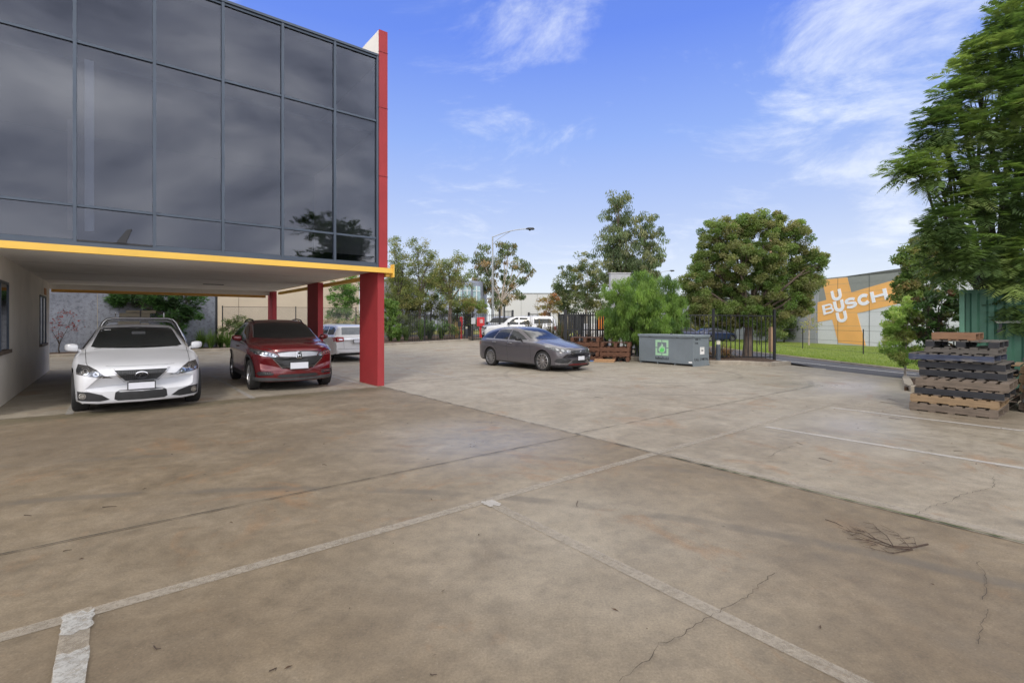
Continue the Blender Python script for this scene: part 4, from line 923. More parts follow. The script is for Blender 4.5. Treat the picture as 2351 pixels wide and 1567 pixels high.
# ---------------------------------------------------------------- white wagon seen from behind
def white_wagon():
    hd = Vector((-UY, UX)); x, y = uv(6.66 + .93, 19.3 + 2.4)
    rt = car_root('parked_car', x, y, math.atan2(hd.y, hd.x), 'white wagon seen from behind, its tail half hidden by the front red column')
    WP = paint('white_solid_paint', (0.68, 0.68, 0.69), 0, 0.3); L = 4.8
    sp = dict(L=L, W=1.85, R=.33, axles=(.95, 3.75), paint=WP, plan=.3, planr=.12, tuck=.045,
        zt=[(0, .6), (.05, .75), (.3, .88), (1.1, 1.0), (1.3, 1.04), (2.1, 1.42), (2.6, 1.49), (3.9, 1.46), (4.4, 1.38), (4.55, 1.25), (4.68, 1.02), (4.76, .98), (4.8, .85)],
        zs=[(0, .55), (.05, .68), (.3, .8), (1.1, .92), (3, .98), (4.5, 1.0), (4.7, .97), (4.76, .92), (4.8, .8)],
        zb=[(0, .4), (.05, .25), (.3, .2), (4.3, .22), (4.7, .27), (4.77, .32), (4.8, .42)],
        w=[(0, .6), (.1, .78), (.4, .88), (.9, .925), (4.0, .925), (4.5, .90), (4.72, .87), (4.8, .84)],
        wt=[(0, .5), (.5, .7), (1.2, .76), (2.1, .62), (2.6, .61), (3.9, .62), (4.4, .62), (4.6, .66), (4.72, .8), (4.8, .75)])
    c = Car(sp, rt)
    c.patch('rear_window', [(-.60, 1.06), (-.56, 1.32), (-.5, 1.345), (.5, 1.345), (.56, 1.32), (.60, 1.06)], mat('pale_rear_glass', (.16, .18, .20), .08, var=.2, spec=.8), 'rear', off=.005)
    c.both('side_window', [(1.5, 1.03), (2.1, 1.34), (2.7, 1.38), (2.75, 1.03)], CGLASS, 'side'); c.both('side_window', [(2.83, 1.03), (2.80, 1.385), (3.4, 1.385), (3.62, 1.05)], CGLASS, 'side')
    c.both('side_window', [(3.7, 1.05), (3.5, 1.38), (4.0, 1.36), (4.28, 1.25), (4.32, 1.06)], CGLASS, 'side')
    for sg in (1, -1):
        a = c.patch('tail_light', [(sg * p, q) for p, q in [(.56, .80), (.565, .97), (.80, .98), (.89, .93), (.88, .80), (.80, .78)]], REDL, 'rear', off=.008, grid=.03)
        c.line([(sg * .62, .87), (sg * .8, .88)], .03, 'rear', LAMPL, off=.012, name='reversing_lamp', parent=a)
        c.patch('tail_light', [(4.48, .80), (4.52, .96), (4.66, .96), (4.68, .80)], REDL, 'side', off=.006, side=sg)
    c.line([(-.55, .90), (.55, .90)], .025, 'rear', CHROME, off=.02, name='chrome_strip')
    c.patch('rear_diffuser', [(-.75, .28), (-.72, .35), (.72, .35), (.75, .28), (.5, .26), (-.5, .26)], BPLAS, 'rear', off=.01)
    c.line([(-.84, .52), (0, .50), (.84, .52)], .008, 'rear'); c.line([(-.57, 1.0), (-.55, .52)], .007, 'rear'); c.line([(.57, 1.0), (.55, .52)], .007, 'rear')
    c.plate(-L / 2 - .02, 0, .80, .37, .13, face=-1)
    c.lines([(2.79, 1.0), (2.8, .3)]); c.mirror(1.7, 1.0); c.wheels(5, SILV, 'double')
white_wagon()
# ---------------------------------------------------------------- utes
def ute(name, x, y, heading, label, pnt, canopy=True, wheelm=SILV, tub=False, group=None, grille_dark=True):
    rt = car_root(name, x, y, heading, label, 'ute', group)
    L = 5.3
    zt = [(0, .75), (.05, 1.0), (.15, 1.08), (.9, 1.17), (1.25, 1.22), (1.4, 1.27), (2.0, 1.72), (2.5, 1.80), (3.3, 1.79)]
    zt += [(3.6, 1.80), (5.0, 1.78), (5.22, 1.5), (5.28, 1.2), (5.3, 1.0)] if canopy else [(3.5, 1.6), (3.62, 1.13), (5.0, 1.12), (5.2, 1.12), (5.28, 1.05), (5.3, .9)]
    sp = dict(L=L, W=1.86, R=.385, axles=(.93, 4.15), paint=pnt, plan=.25, planr=.06, tuck=.04, gap=.07,
        zt=zt, zs=[(0, .7), (.05, .9), (.15, 1.0), (.9, 1.08), (1.4, 1.12), (5.2, 1.12), (5.28, 1.0), (5.3, .85)],
        zb=[(0, .55), (.03, .42), (.1, .36), (.6, .36), (5.0, .42), (5.25, .5), (5.3, .6)],
        w=[(0, .70), (.05, .80), (.3, .89), (.9, .93), (5.0, .93), (5.2, .90), (5.3, .86)],
        wt=[(0, .6), (.15, .72), (.9, .78), (1.4, .78), (2.0, .66), (2.5, .64), (3.3, .66), (3.7, .70 if canopy else .72), (5.0, .72), (5.3, .7)])
    c = Car(sp, rt)
    c.patch('windscreen', [(-.72, 1.30), (0, 1.27), (.72, 1.30), (.63, 1.66), (0, 1.70), (-.63, 1.66)], CGLASS, 'front')
    c.both('side_window', [(1.72, 1.20), (2.1, 1.55), (2.4, 1.68), (2.56, 1.68), (2.56, 1.20)], CGLASS, 'side'); c.both('side_window', [(2.64, 1.20), (2.64, 1.68), (3.15, 1.66), (3.35, 1.42), (3.36, 1.20)], CGLASS, 'side')
    if canopy:
        c.both('canopy_window', [(3.68, 1.26), (3.68, 1.62), (4.85, 1.60), (5.02, 1.30)], CGLASS, 'side'); c.patch('rear_window', [(-.6, 1.25), (-.55, 1.55), (.55, 1.55), (.6, 1.25)], CGLASS, 'rear')
    c.both('headlight', [(.50, .86), (.52, 1.0), (.78, 1.03), (.80, .88)], LAMPG, 'front', off=.008)
    g = c.patch('grille', [(-.46, .72), (-.46, 1.0), (.46, 1.0), (.46, .72)], BPLAS, 'front', off=.008)
    for z in (.78, .86, .94): c.line([(-.44, z), (.44, z)], .03, 'front', SILV, off=.016, name='grille_bar', parent=g)
    c.patch('lower_intake', [(-.6, .46), (-.6, .62), (.6, .62), (.6, .46)], BPLAS, 'front', off=.008)
    c.both('tail_light', [(.74, .78), (.74, 1.08), (.86, 1.08), (.86, .78)], REDL, 'rear', off=.01); c.both('tail_light', [(5.1, .80), (5.1, 1.08), (5.24, 1.06), (5.24, .80)], REDL, 'side', off=.008)
    c.lines([(1.6, 1.1), (1.5, .5)]); c.lines([(2.6, 1.15), (2.6, .48)]); c.lines([(3.42, 1.15), (3.42, .6)]); c.lines([(3.5, 1.1), (3.5, .5)])
    (None if tub else c.mirror(1.85, 1.22, m=BPLAS, w=.22, h=.2, d=.16)); c.handles([(2.42, 1.02), (3.2, 1.02)], BPLAS)
    c.wheels(6, wheelm, 'single', rr=.23, tyre_w=.25); return rt
UWP = paint('ute_white_paint', (0.54, 0.55, 0.57), 0, .3)
ute('parked_ute', .62, 36.2, math.radians(180 - 4), 'white dual cab ute with a canopy parked on the street across the gateway', UWP)
ute('parked_ute', -.6, 38.6, math.radians(-112), 'pale silver ute seen nose on behind the black fence, next to the red cabinet', paint('silver_paint', (.42, .43, .45), .4, .3), canopy=False)
ute('parked_ute', 1.3, 55.0, math.radians(170), 'small distant white ute behind the canopy ute, only its cab showing', UWP, canopy=True)
for x_, y_, lb in ((18.2, 52.0, 'blue parked car seen through the fence left of the spreading tree'), (21.6, 52.5, 'second blue parked car seen through the fence, nearer the trunk of the spreading tree')):
    rt = car_root('parked_car', x_, y_, math.radians(15), lb, group='blue cars beyond the street')
    sp = dict(L=4.5, W=1.8, R=.33, axles=(.9, 3.6), paint=paint('blue_paint', (.012, .022, .07), .0, .3), plan=.3, zt=[(0, .6), (.3, .85), (1.2, 1.0), (2.0, 1.4), (2.6, 1.46), (3.6, 1.40), (4.2, 1.1), (4.5, .8)], zs=[(0, .55), (.3, .78), (1.2, .9), (4.2, 1.0), (4.5, .7)],
        zb=[(0, .4), (.1, .22), (4.3, .25), (4.5, .45)], w=[(0, .6), (.2, .82), (.9, .9), (4, .9), (4.5, .7)], wt=[(0, .5), (.5, .7), (1.2, .74), (2.0, .6), (3.6, .58), (4.5, .5)])
    c = Car(sp, rt); c.both('side_window', [(1.6, 1.0), (2.1, 1.33), (3.3, 1.33), (3.9, 1.05)], CGLASS, 'side'); c.wheels(5, SILV, 'single'); c.patch('windscreen', [(-.66, 1.02), (.66, 1.02), (.55, 1.36), (-.55, 1.36)], CGLASS, 'front')
# ute with a chrome ladder rack behind the white coupe, loaded with bundled boards
def rack_ute():
    x, y = uv(.53, 16.12 + 2.65); hd = Vector((-UY, UX)); rt = ute('parked_ute', x, y, math.atan2(hd.y, hd.x), 'low ute with a polished tray rack rising behind the white coupe', UWP, canopy=False, tub=True); rt.scale = (1, 1, .80); Z = lambda pts: [(a, b, c_ / .80) for a, b, c_ in pts]
    for s_, dz in ((5.15, 0), (4.75, 0), (4.62, -.07)):
        X = 2.65 - s_; mb = MB(); mb.tube(Z([(X, -1.0, .95), (X, -.99, 1.06), (X, -.76, 1.58 + dz), (X, -.69, 1.655 + dz), (X, -.58, 1.685 + dz), (X, .58, 1.685 + dz), (X, .69, 1.655 + dz), (X, .76, 1.58 + dz), (X, .99, 1.06), (X, 1.0, .95)]), .036, 12)
        mb.build('rack_hoop', CHROME, rt, smooth=True)
    for sg in (1, -1):
        mb = MB(); mb.tube(Z([(2.65 - 5.2, sg * 1.0, .96), (2.65 - 4.5, sg * 1.0, .96)]), .03, 8); mb.build('rack_rail', CHROME, rt, smooth=True)
        mb = MB(); mb.tube(Z([(2.65 - 4.75, sg * .52, 1.70), (2.65 - 4.75, sg * .52, 1.84)]), .010, 6); mb.build('rack_stop', CHROME, rt)
    bx = mat('board_bundle', (0.48, 0.42, 0.31), .8, var=.2, vscale=5, stretch=(1, 1, 8)); 
    lb = ['board bundle on the rack, upper left of the pair', 'board bundle on the rack, upper right of the pair', 'wide board bundle on the rack, below the upper left one', 'narrow board bundle on the rack, below the upper right one', 'board bundle under the rack hoop, left of the strap', 'board bundle under the rack hoop, right of the strap']
    for (a, b, z0, z1), l_ in zip([(-.30, -.015, 1.84, 1.90), (.015, .33, 1.83, 1.90), (-.44, -.015, 1.725, 1.83), (.015, .20, 1.725, 1.82), (-.47, -.015, 1.50, 1.60), (.015, .18, 1.50, 1.56)], lb):
        e = empty('board_bundle', (x, y, H(x, y)), rt.rotation_euler[2], l_, 'timber', 'bundled boards on the ladder rack')
        k = 3 if z1 - z0 > .07 else 2
        for i in range(k):
            mb = MB(); t = (z1 - z0) / k; mb.box(2.65 - 5.0 + .02, 2.65 - 4.2, -b, -a, z0 + t * i, z0 + t * (i + 1) - .004); mb.build('board', bx, e, bevel=.002)
rack_ute()
# ================================================================== props
def text_mesh(txt, size, extrude=0.004, bold=0.0, spacing=1.0):
    cu = bpy.data.curves.new('t', 'FONT'); cu.body = txt; cu.size = size; cu.extrude = extrude; cu.offset = bold; cu.space_character = spacing; cu.resolution_u = 4
    ob = bpy.data.objects.new('t', cu); COL.objects.link(ob); bpy.context.view_layer.update()
    me = bpy.data.meshes.new_from_object(ob.evaluated_get(bpy.context.evaluated_depsgraph_get())); bpy.data.objects.remove(ob); return me
def text_on(name, txt, O, A, B, m, parent, height=1.0, width=None, bold=0.0, extrude=.003, spacing=1.0):
    """txt laid on the plane O + a*A + b*B (A along the line, B up, both unit), letter height and total width in metres"""
    me = text_mesh(txt, 1.0, 0.0, bold, spacing); co = np.array([v.co for v in me.vertices]); mn, mx = co.min(0), co.max(0)
    A, B, O = Vector(A), Vector(B), Vector(O); Nn = A.cross(B).normalized()
    sx = (width / (mx[0] - mn[0])) if width else height / (mx[1] - mn[1]); sy = height / (mx[1] - mn[1])
    bm = bmesh.new(); bm.from_mesh(me); bmesh.ops.remove_doubles(bm, verts=bm.verts, dist=1e-5)
    for v in bm.verts: v.co = O + A * ((v.co.x - mn[0]) * sx) + B * ((v.co.y - mn[1]) * sy)
    r = bmesh.ops.extrude_face_region(bm, geom=list(bm.faces))
    for v in [g for g in r['geom'] if isinstance(g, bmesh.types.BMVert)]: v.co += Nn * extrude
    bmesh.ops.recalc_face_normals(bm, faces=bm.faces); me2 = bpy.data.meshes.new(name); bm.to_mesh(me2); bm.free(); me2.materials.append(m)
    o = bpy.data.objects.new(name, me2); link(o); attach(o, parent); return o
def attach(o, parent):
    if parent is not None:
        o.parent = parent
        bpy.context.view_layer.update(); o.matrix_parent_inverse = parent.matrix_world.inverted()
    return o
def wpart(mb, name, m, parent, **kw): return attach(mb.build(name, m, None, **kw), parent)
# ---- steel scrap bin
STEEL = mat('grey_bin_paint', (0.175, 0.205, 0.225), .5, .15, var=.10, vscale=1.5, dirt=((.25, .26, .26), 2.2, .62, .5))
STEELD = mat('dark_steel', (0.05, 0.055, 0.06), .6, .3)
def bin_():
    c0 = G(1592, 841.5); a = ANG_U + math.radians(-2.5)
    rt = empty('scrap_bin', c0, a, 'grey steel scrap metal bin with a green flame emblem and flat lid', 'skip bin')
    # local: +x along the short side (away to the right), +y along the long side (away to the left)
    Lx, Ly, Hh = .96, 2.42, 1.06
    def loc(mb, name, m, par=rt, **kw): return (lambda o: o)(mb.build(name, m, par, **kw))
    mb = MB(); mb.box(0, Lx, 0, Ly, .07, Hh); body = loc(mb, 'body', STEEL, bevel=.006)
    for y0 in (.02, .78, 1.55, 2.36):
        mb = MB(); mb.box(.04, Lx - .04, y0, y0 + .045, 0, .07); loc(mb, 'skid', STEEL)
    mb = MB(); mb.box(-.01, Lx + .01, -.02, .02, 0.0, .085); loc(mb, 'corner_foot', STEEL)
    mb = MB(); mb.box(-.035, Lx + .035, -.035, Ly + .035, Hh + .003, Hh + .055); lid = loc(mb, 'lid', mat('bin_lid_paint', (.26, .30, .33), .45, .15, var=.1), bevel=.006)
    mb = MB(); mb.box(-.045, -.036, .0, Ly, Hh - .03, Hh + .03); mb.box(0, Lx, -.045, -.036, Hh - .03, Hh + .03); q = loc(mb, 'lid_flange', STEEL, lid)
    mb = MB(); mb.tube([(.2, 1.1, Hh + .055), (.2, 1.1, Hh + .09), (.32, 1.14, Hh + .09), (.34, 1.14, Hh + .055)], .018, 6); loc(mb, 'lid_handle', STEELD, lid)
    for y0 in (.6, 1.85):
        mb = MB(); mb.box(-.012, -.002, y0, y0 + .12, Hh - .05, Hh - .01); loc(mb, 'hinge', STEELD)
    GR = mat('logo_green', (.34, .56, .36), .6, var=.06); GB = mat('logo_bright_green', (.12, .56, .13), .6, var=.06); BT = mat('dark_lettering', (.02, .025, .03), .6)
    # emblem on the long face x = 0 (seen with y growing to the left)
    def face(name, pts, m, yc=1.34, zc=.62, off=-.006):
        mb = MB(); mb.prism(pts, (-.0015, yc, zc), (0, -1, 0), (0, 0, 1), (-1, 0, 0), -off); return loc(mb, name, m)
    h = .29; g = .018; t = .085
    for sx in (-1, 1):
        for sz in (-1, 1):
            face('emblem_corner', [(sx * g, sz * h), (sx * h, sz * h), (sx * h, sz * g), (sx * (h - t), sz * g), (sx * (h - t), sz * (h - t)), (sx * g, sz * (h - t))], GR)
    fl = [(-.12, -.16), (-.155, -.08), (-.13, -.01), (-.06, .05), (-.015, .10), (-.01, .17), (.04, .12), (.06, .04), (.075, .01), (.10, .06), (.145, -.02), (.15, -.10), (.10, -.17), (0, -.19)]
    face('emblem_flame', fl, GR, off=-.008)
    face('emblem_flame', [(-.10, -.14), (-.08, -.07), (-.01, -.01), (.03, .05), (.03, -.02), (.05, -.04), (.09, .0), (.11, -.08), (.08, -.15), (0, -.17)], GB, off=-.011)
    M = Matrix.Rotation(a, 4, 'Z'); O = Vector(c0)
    def ltext(txt, o, A, B, m, height, width, **kw): return text_on('lettering', txt, O + M @ Vector(o), M @ Vector(A), Vector(B), m, rt, height, width, **kw)
    ltext('Infra', (-.002, 1.63, .175), (0, -1, 0), (0, 0, 1), BT, .10, .29, bold=.02); ltext('Build', (-.002, 1.325, .175), (0, -1, 0), (0, 0, 1), BT, .10, .29)
    ltext('CALL 13 METAL', (.05, -.002, .20), (1, 0, 0), (0, 0, 1), BT, .095, .86, bold=.01)
    ltext('NSI 13', (.12, -.002, .93), (1, 0, 0), (0, 0, 1), BT, .06, .30, bold=.01); ltext('108', (.10, -.002, .80), (1, 0, 0), (0, 0, 1), BT, .06, .18, bold=.02)
    mb = MB(); mb.box(.40, .66, -.007, -.002, .42, .68); st = loc(mb, 'paper_notice', WHITE); mb = MB(); mb.box(.47, .60, -.010, -.007, .54, .58); mb.box(.44, .62, -.009, -.007, .63, .64); loc(mb, 'notice_print', BT, st)
    mb = MB(); mb.box(-.007, -.002, .05, .19, .12, .17); loc(mb, 'plate_sticker', WHITE)
bin_()
# ---- light bollards
def bollard(px, py, label, sc=1.0):
    g = G(px, py); g = (g[0], g[1], g[2] + .06); e = empty('bollard_light', g, 0, label, 'bollard', 'bollard lights in the garden beds')
    bm_ = mat('bollard_grey', (.075, .09, .11), .5, .1, var=.12, vscale=3)
    mb = MB(); mb.lathe([(0, 0), (.085, 0), (.085, .66 * sc), (0, .66 * sc)], 20); wpart_local(mb, 'post', bm_, e)
    mb = MB(); mb.lathe([(0, .662 * sc), (.078, .662 * sc), (.078, .80 * sc), (0, .80 * sc)], 20); wpart_local(mb, 'diffuser', mat('cream_diffuser', (.62, .60, .48), .4), e)
    mb = MB(); mb.lathe([(0, .802 * sc), (.088, .802 * sc), (.080, .835 * sc), (0, .845 * sc)], 20); wpart_local(mb, 'cap', bm_, e)
def wpart_local(mb, name, m, parent, **kw): return mb.build(name, m, parent, **kw)
bollard(1649, 833, 'grey light bollard beside the steel scrap bin'); bollard(1071, 778, 'grey light bollard beside the red cabinet, at the end of the dry tussock', 1.15)
# ---- pallets: built once per look, with boards as sub-pieces of deck parts
WOODS = {
 'weathered': mat('weathered_pine', (.135, .105, .080), .85, var=.35, vscale=4, bump=.15, bscale=20, stretch=(.8, 5, 5)),
 'fresh': mat('fresh_pine', (.235, .160, .090), .8, var=.22, vscale=4, bump=.2, bscale=20, stretch=(.8, 5, 5), dirt=((.2, .12, .06), 3, .62, .7)),
 'black': mat('black_stained_wood', (.018, .019, .023), .8, var=.45, vscale=5, bump=.15, bscale=20, stretch=(.8, 5, 5), dirt=((.05, .047, .043), 4, .63, .4)),
 'navy': mat('navy_worn_wood', (.035, .045, .080), .8, var=.45, vscale=4, bump=.15, bscale=20, stretch=(.8, 5, 5), dirt=((.16, .15, .14), 2.5, .52, .85)),
 'grey': mat('grey_board', (.095, .085, .075), .85, var=.3, vscale=4, bump=.15, bscale=20, stretch=(.8, 5, 5)),
 'brown': mat('brown_hardwood', (.105, .045, .024), .8, var=.4, vscale=4, bump=.15, bscale=20, stretch=(.8, 5, 5), dirt=((.05, .03, .02), 3, .58, .7)),
 'orange': mat('orange_pine', (.20, .11, .06), .8, var=.25, vscale=4, stretch=(.8, 5, 5), dirt=((.15, .08, .04), 4, .6, .6))}
def pallet(loc, rz, label, wood, group, L=1.165, Wd=1.165, h=.145, solid=True, seed=0, deck=None, tilt=0):
    """bearers run along local x; deck boards across"""
    e = empty('pallet', loc, rz, label, 'pallet', group); r = random.Random(seed); m = WOODS[wood]; dm = WOODS[deck or wood]
    if tilt: e.rotation_euler = (0, tilt, rz)
    bw = .04 if solid else .09
    for yb in (0, (Wd - bw) / 2, Wd - bw):
        if not solid:
            for xb in (0, (L - .13) / 2, L - .13): mb = MB(); mb.box(xb, xb + .13, yb, yb + bw, .020, h - .020); mb.build("block", m, e, bevel=.003)
            continue
        mb = MB()
        if solid: mb.box(0, L, yb, yb + bw, .020, h - .020)
        else:
            for xb in (0, (L - .13) / 2, L - .13): mb.box(xb, xb + .13, yb, yb + bw, .020, h - .020)
        mb.build('bearer', m, e, bevel=.003)
    n = 8
    for i in range(n):
        w = .105 + r.uniform(-.008, .008); x0 = (L - .105) * i / (n - 1) + r.uniform(-.006, .006); x0 = min(max(x0, 0), L - w)
        mb = MB(); mb.box(x0, x0 + w, .004 - r.uniform(0, .003), Wd + r.uniform(0, .008), h - .0195, h); mb.build('deck_board', dm, e, bevel=.002)
    for x0 in (.01, .27, L / 2 - .05, L - .37, L - .11):
        mb = MB(); mb.box(x0, x0 + .1, .004, Wd, 0, .0195); mb.build('base_board', dm, e, bevel=.002)
    return e
# stack at the right: local x runs toward the viewer-right along -v, local y away along +u
base = Vector(G(2087, 940)); RZ = math.atan2(-UX, UY)
def on(dx, dy): return base.x + math.cos(RZ) * dx - math.sin(RZ) * dy, base.y + math.sin(RZ) * dx + math.cos(RZ) * dy
stack = [('weathered', .00, .00, 0, 'bottom pallet of weathered boards in the tall stack by the green container', None),
 ('fresh', -.01 + .02, .02, .6, 'yellow knotty pallet second from the ground in the tall stack', 'fresh'),
 ('black', .07, .03, -.5, 'charcoal pallet between the yellow one and the light slatted one', 'weathered'),
 ('weathered', .09, .01, .8, 'light slatted pallet with its grey deck boards showing, halfway down the tall stack', 'weathered'),
 ('black', .06, .40, -1.2, 'lower of the two black pallets lying above the light slatted one', 'grey'),
 ('black', .04, .40, .5, 'upper of the two black pallets lying above the light slatted one', 'grey'),
 ('navy', -.09, .36, -1.5, 'worn blue pallet that juts out furthest to the left in the tall stack', 'grey'),
 ('grey', .13, .42, 1.0, 'grey and black pallet third from the top of the tall stack', 'grey'),
 ('black', .14, .44, .4, 'black block pallet under the small orange pallet', 'grey')]
z = 0.0
for i, (w, dx, dy, rot, lb, dk) in enumerate(stack):
    x, y = on(dx, dy); L_ = 1.165 if i != 3 else 1.2
    if i == 8: pallet((x, y, base.z + z), RZ + math.radians(rot), lb, 'black', 'pallets stacked by the container', L=.98, h=.135, solid=False, seed=i, deck='grey'); z += .137
    elif i == 7: pallet((x, y, base.z + z), RZ + math.radians(rot), lb, 'grey', 'pallets stacked by the container', L=.98, seed=i, h=.10); z += .102
    elif i == 3: pallet((x, y, base.z + z), RZ + math.radians(rot), lb, w, 'pallets stacked by the container', L=L_, seed=i, deck=dk, h=.15); z += .152; 
    else: pallet((x, y, base.z + z), RZ + math.radians(rot), lb, w, 'pallets stacked by the container', L=L_, seed=i, deck=dk, h=.135 if i in (6, 7) else .145); z += .137 if i in (6, 7) else .147
x, y = on(.22, .50); pallet((x, y, base.z + z), RZ + .02, 'small orange pallet on top of the tall stack', 'orange', 'pallets stacked by the container', L=.60, Wd=.9, h=.135, solid=True, seed=50)
b2 = Vector(G(2292, 905))
for k, (w, lb) in enumerate((('weathered', 'lowest pallet wedged between the tall stack and the container'), ('weathered', 'fourth pallet down, wedged between the tall stack and the container'), ('fresh', 'yellowish pallet in the middle of the pile wedged against the container'), ('fresh', 'second highest pallet wedged between the tall stack and the container'), ('fresh', 'highest pale pallet wedged between the tall stack and the container'))):
    x, y = on(.30, 1.32); pallet((x + .02 * k % .03, y, base.z + .16 * k + .02), RZ + math.radians(k * .8 - 1), lb, w, 'pallets wedged by the container', L=1.1, Wd=1.1, h=.155, solid=False, seed=60 + k)
# timber board standing at the right edge
g = G(2356, 948)
e = empty('timber_board', (g[0] + .02, g[1], g[2]), RZ, 'rusty brown upright board at the right edge beside the container', 'board')
mb = MB(); mb.box(-.03, .5, 0, .04, 0.0, 1.0); mb.build('board', WOODS['brown'], e, bevel=.004)
for zz in (.18, .42, .9):
    mb = MB(); mb.box(-.055, -.031, -.01, .05, zz, zz + .06); mb.build('bracket', STEELD, e)
# ---- brown pallet pile left of the scrap bin
bp = Vector(G(1312, 829)); RB = math.atan2(-.30, 1.0)
kinds = ['brown', 'brown', 'brown', 'brown', 'brown']
for k, w in enumerate(kinds):
    for c_ in range(2):
        if k == 4 and c_ == 1: continue
        dx = 1.2 * c_ + random.Random(k * 3 + c_).uniform(-.05, .05); x = bp.x + math.cos(RB) * dx; y = bp.y + .25 + math.sin(RB) * dx
        pos = ('lowest', 'second lowest', 'middle', 'second highest', 'highest')[k] if c_ == 0 else ('lowest', 'second lowest', 'second highest', 'highest')[k]
        pallet((x, y, bp.z + .012 + .19 * k), RB + random.Random(k + 9 * c_).uniform(-.03, .03), f'{pos} brown pallet in the {"left" if c_ == 0 else "right"} half of the pile behind the grey wagon nose', w, 'brown pallets behind the grey wagon', h=.185, L=1.165, Wd=1.1, solid=(k + c_) % 3 != 1, seed=80 + k + c_)
g = G(1393, 831)
for k, lb in enumerate(('lower broken pale plank lying at the foot of the brown pallets', 'upper broken pale plank lying at the foot of the brown pallets')):
    e = empty('plank', (g[0] - .25 + .06 * k, g[1] - .05 + .1 * k, g[2] + .06 * k), RB + .1 * k, lb, 'plank'); mb = MB(); mb.box(-.28, .52, 0, .12, 0.0, .055); mb.box(-.10, .0, .12, .34, 0.0, .05); mb.build('board', mat('pale_plank', (.42, .25, .13), .8, var=.2, vscale=6, stretch=(.8, 5, 5)), e, bevel=.006)
g = G(1361, 829); mb = MB(); mb.box(-.14, .16, -.05, .12, 0, .035); o = mb.build('plastic_sheet', mat('blue_plastic', (.03, .16, .45), .4), None, bevel=.012); o.location = g; tag(o, 'flat bright blue plastic piece lying below the brown pallets', 'plastic')
# black stillage next to it
g = G(1441, 824); e = empty('steel_stillage', g, RB - .1, 'black steel stand between the brown pallets and the scrap bin', 'stillage')
mb = MB(); mb.box(-.10, .62, 0, .5, .0, .06); mb.build('base_plate', STEELD, e); mb = MB(); mb.box(.02, .10, .05, .4, .06, .62); mb.box(.34, .42, .05, .4, .06, .62); mb.build('upright', STEELD, e)
for zz in (.62, .82):
    mb = MB(); mb.box(-.14, .52, 0, .45, zz, zz + .05); mb.build('shelf', WOODS['grey'], e)
mb = MB(); mb.box(-.1, .46, .02, .40, .67, .82); mb.build('crate_side', STEELD, e)
# ---- shipping container
CGRN = mat('green_container_paint', (.032, .105, .068), .55, .1, var=.16, vscale=1.2, dirt=((.13, .065, .035), 1.7, .66, .6), bump=.05)
def container():
    e = empty('shipping_container', (*uv(15.3, 2.5), -.03), RZ, 'green corrugated shipping container under the feathery tree, with a padlocked hatch', 'container')
    # local x along -v (toward the right), local y along +u; height 2.38
    Ln, Wd, Hh = 6.06, 2.44, 2.36
    mb = MB(); pts = []; x = .10; n = 0
    while x < Ln - .12:
        for dx, y in ((0, .04), (.07, .04), (.11, 0), (.20, 0), (.24, .04)): pts.append((x + dx, y))
        x += .278
    pts.append((Ln - .08, .04)); vs = [(x_, y_, .14) for x_, y_ in pts] + [(x_, y_, Hh - .08) for x_, y_ in pts]; k = len(pts)
    mb.add(vs, [(i, i + 1, k + i + 1, k + i) for i in range(k - 1)]); mb.box(.08, Ln - .08, .07, Wd - .04, .14, Hh - .08); mb.build('corrugated_side', CGRN, e, normals=False)
    for x_ in (0, Ln - .09):
        for y_ in (-.02, Wd - .09): mb = MB(); mb.box(x_, x_ + .09, y_, y_ + .10, .0, Hh + .01); mb.build('corner_post', mat('pale_green_edge', (.07, .18, .12), .5, var=.15), e)
    mb = MB(); mb.box(.09, Ln - .09, -.015, .05, Hh - .085, Hh - .001); mb.build('top_rail', CGRN, e); mb = MB(); mb.box(.09, Ln - .09, -.015, .05, .02, .14); mb.build('bottom_rail', CGRN, e)
    mb = MB(); mb.box(0.01, Ln - .01, .0, Wd, Hh - .03, Hh - .005); mb.build('roof', CGRN, e)
    mb = MB(); mb.box(.62, 1.5, -.05, -.004, 1.60, 1.645); mb.tube([(.60, -.04, 1.635), (1.5, -.04, 1.635)], .018, 8); mb.build('hatch_bar', mat('pale_steel', (.36, .38, .37), .4, .5), e)
    mb = MB(); mb.box(.66, .71, -.045, -.018, 1.47, 1.60); mb.box(.64, .73, -.07, -.03, 1.38, 1.48); mb.build('padlock', STEELD, e)
    mb = MB(); mb.box(.27, .40, -.003, .003, 1.16, 1.30); mb.build('faded_sticker', mat('faded_orange', (.27, .10, .055), .8, var=.3, vscale=12), e)
    mb = MB(); mb.box(.66, 1.66, -.003, -.001, .25, 1.55) ; 
container()
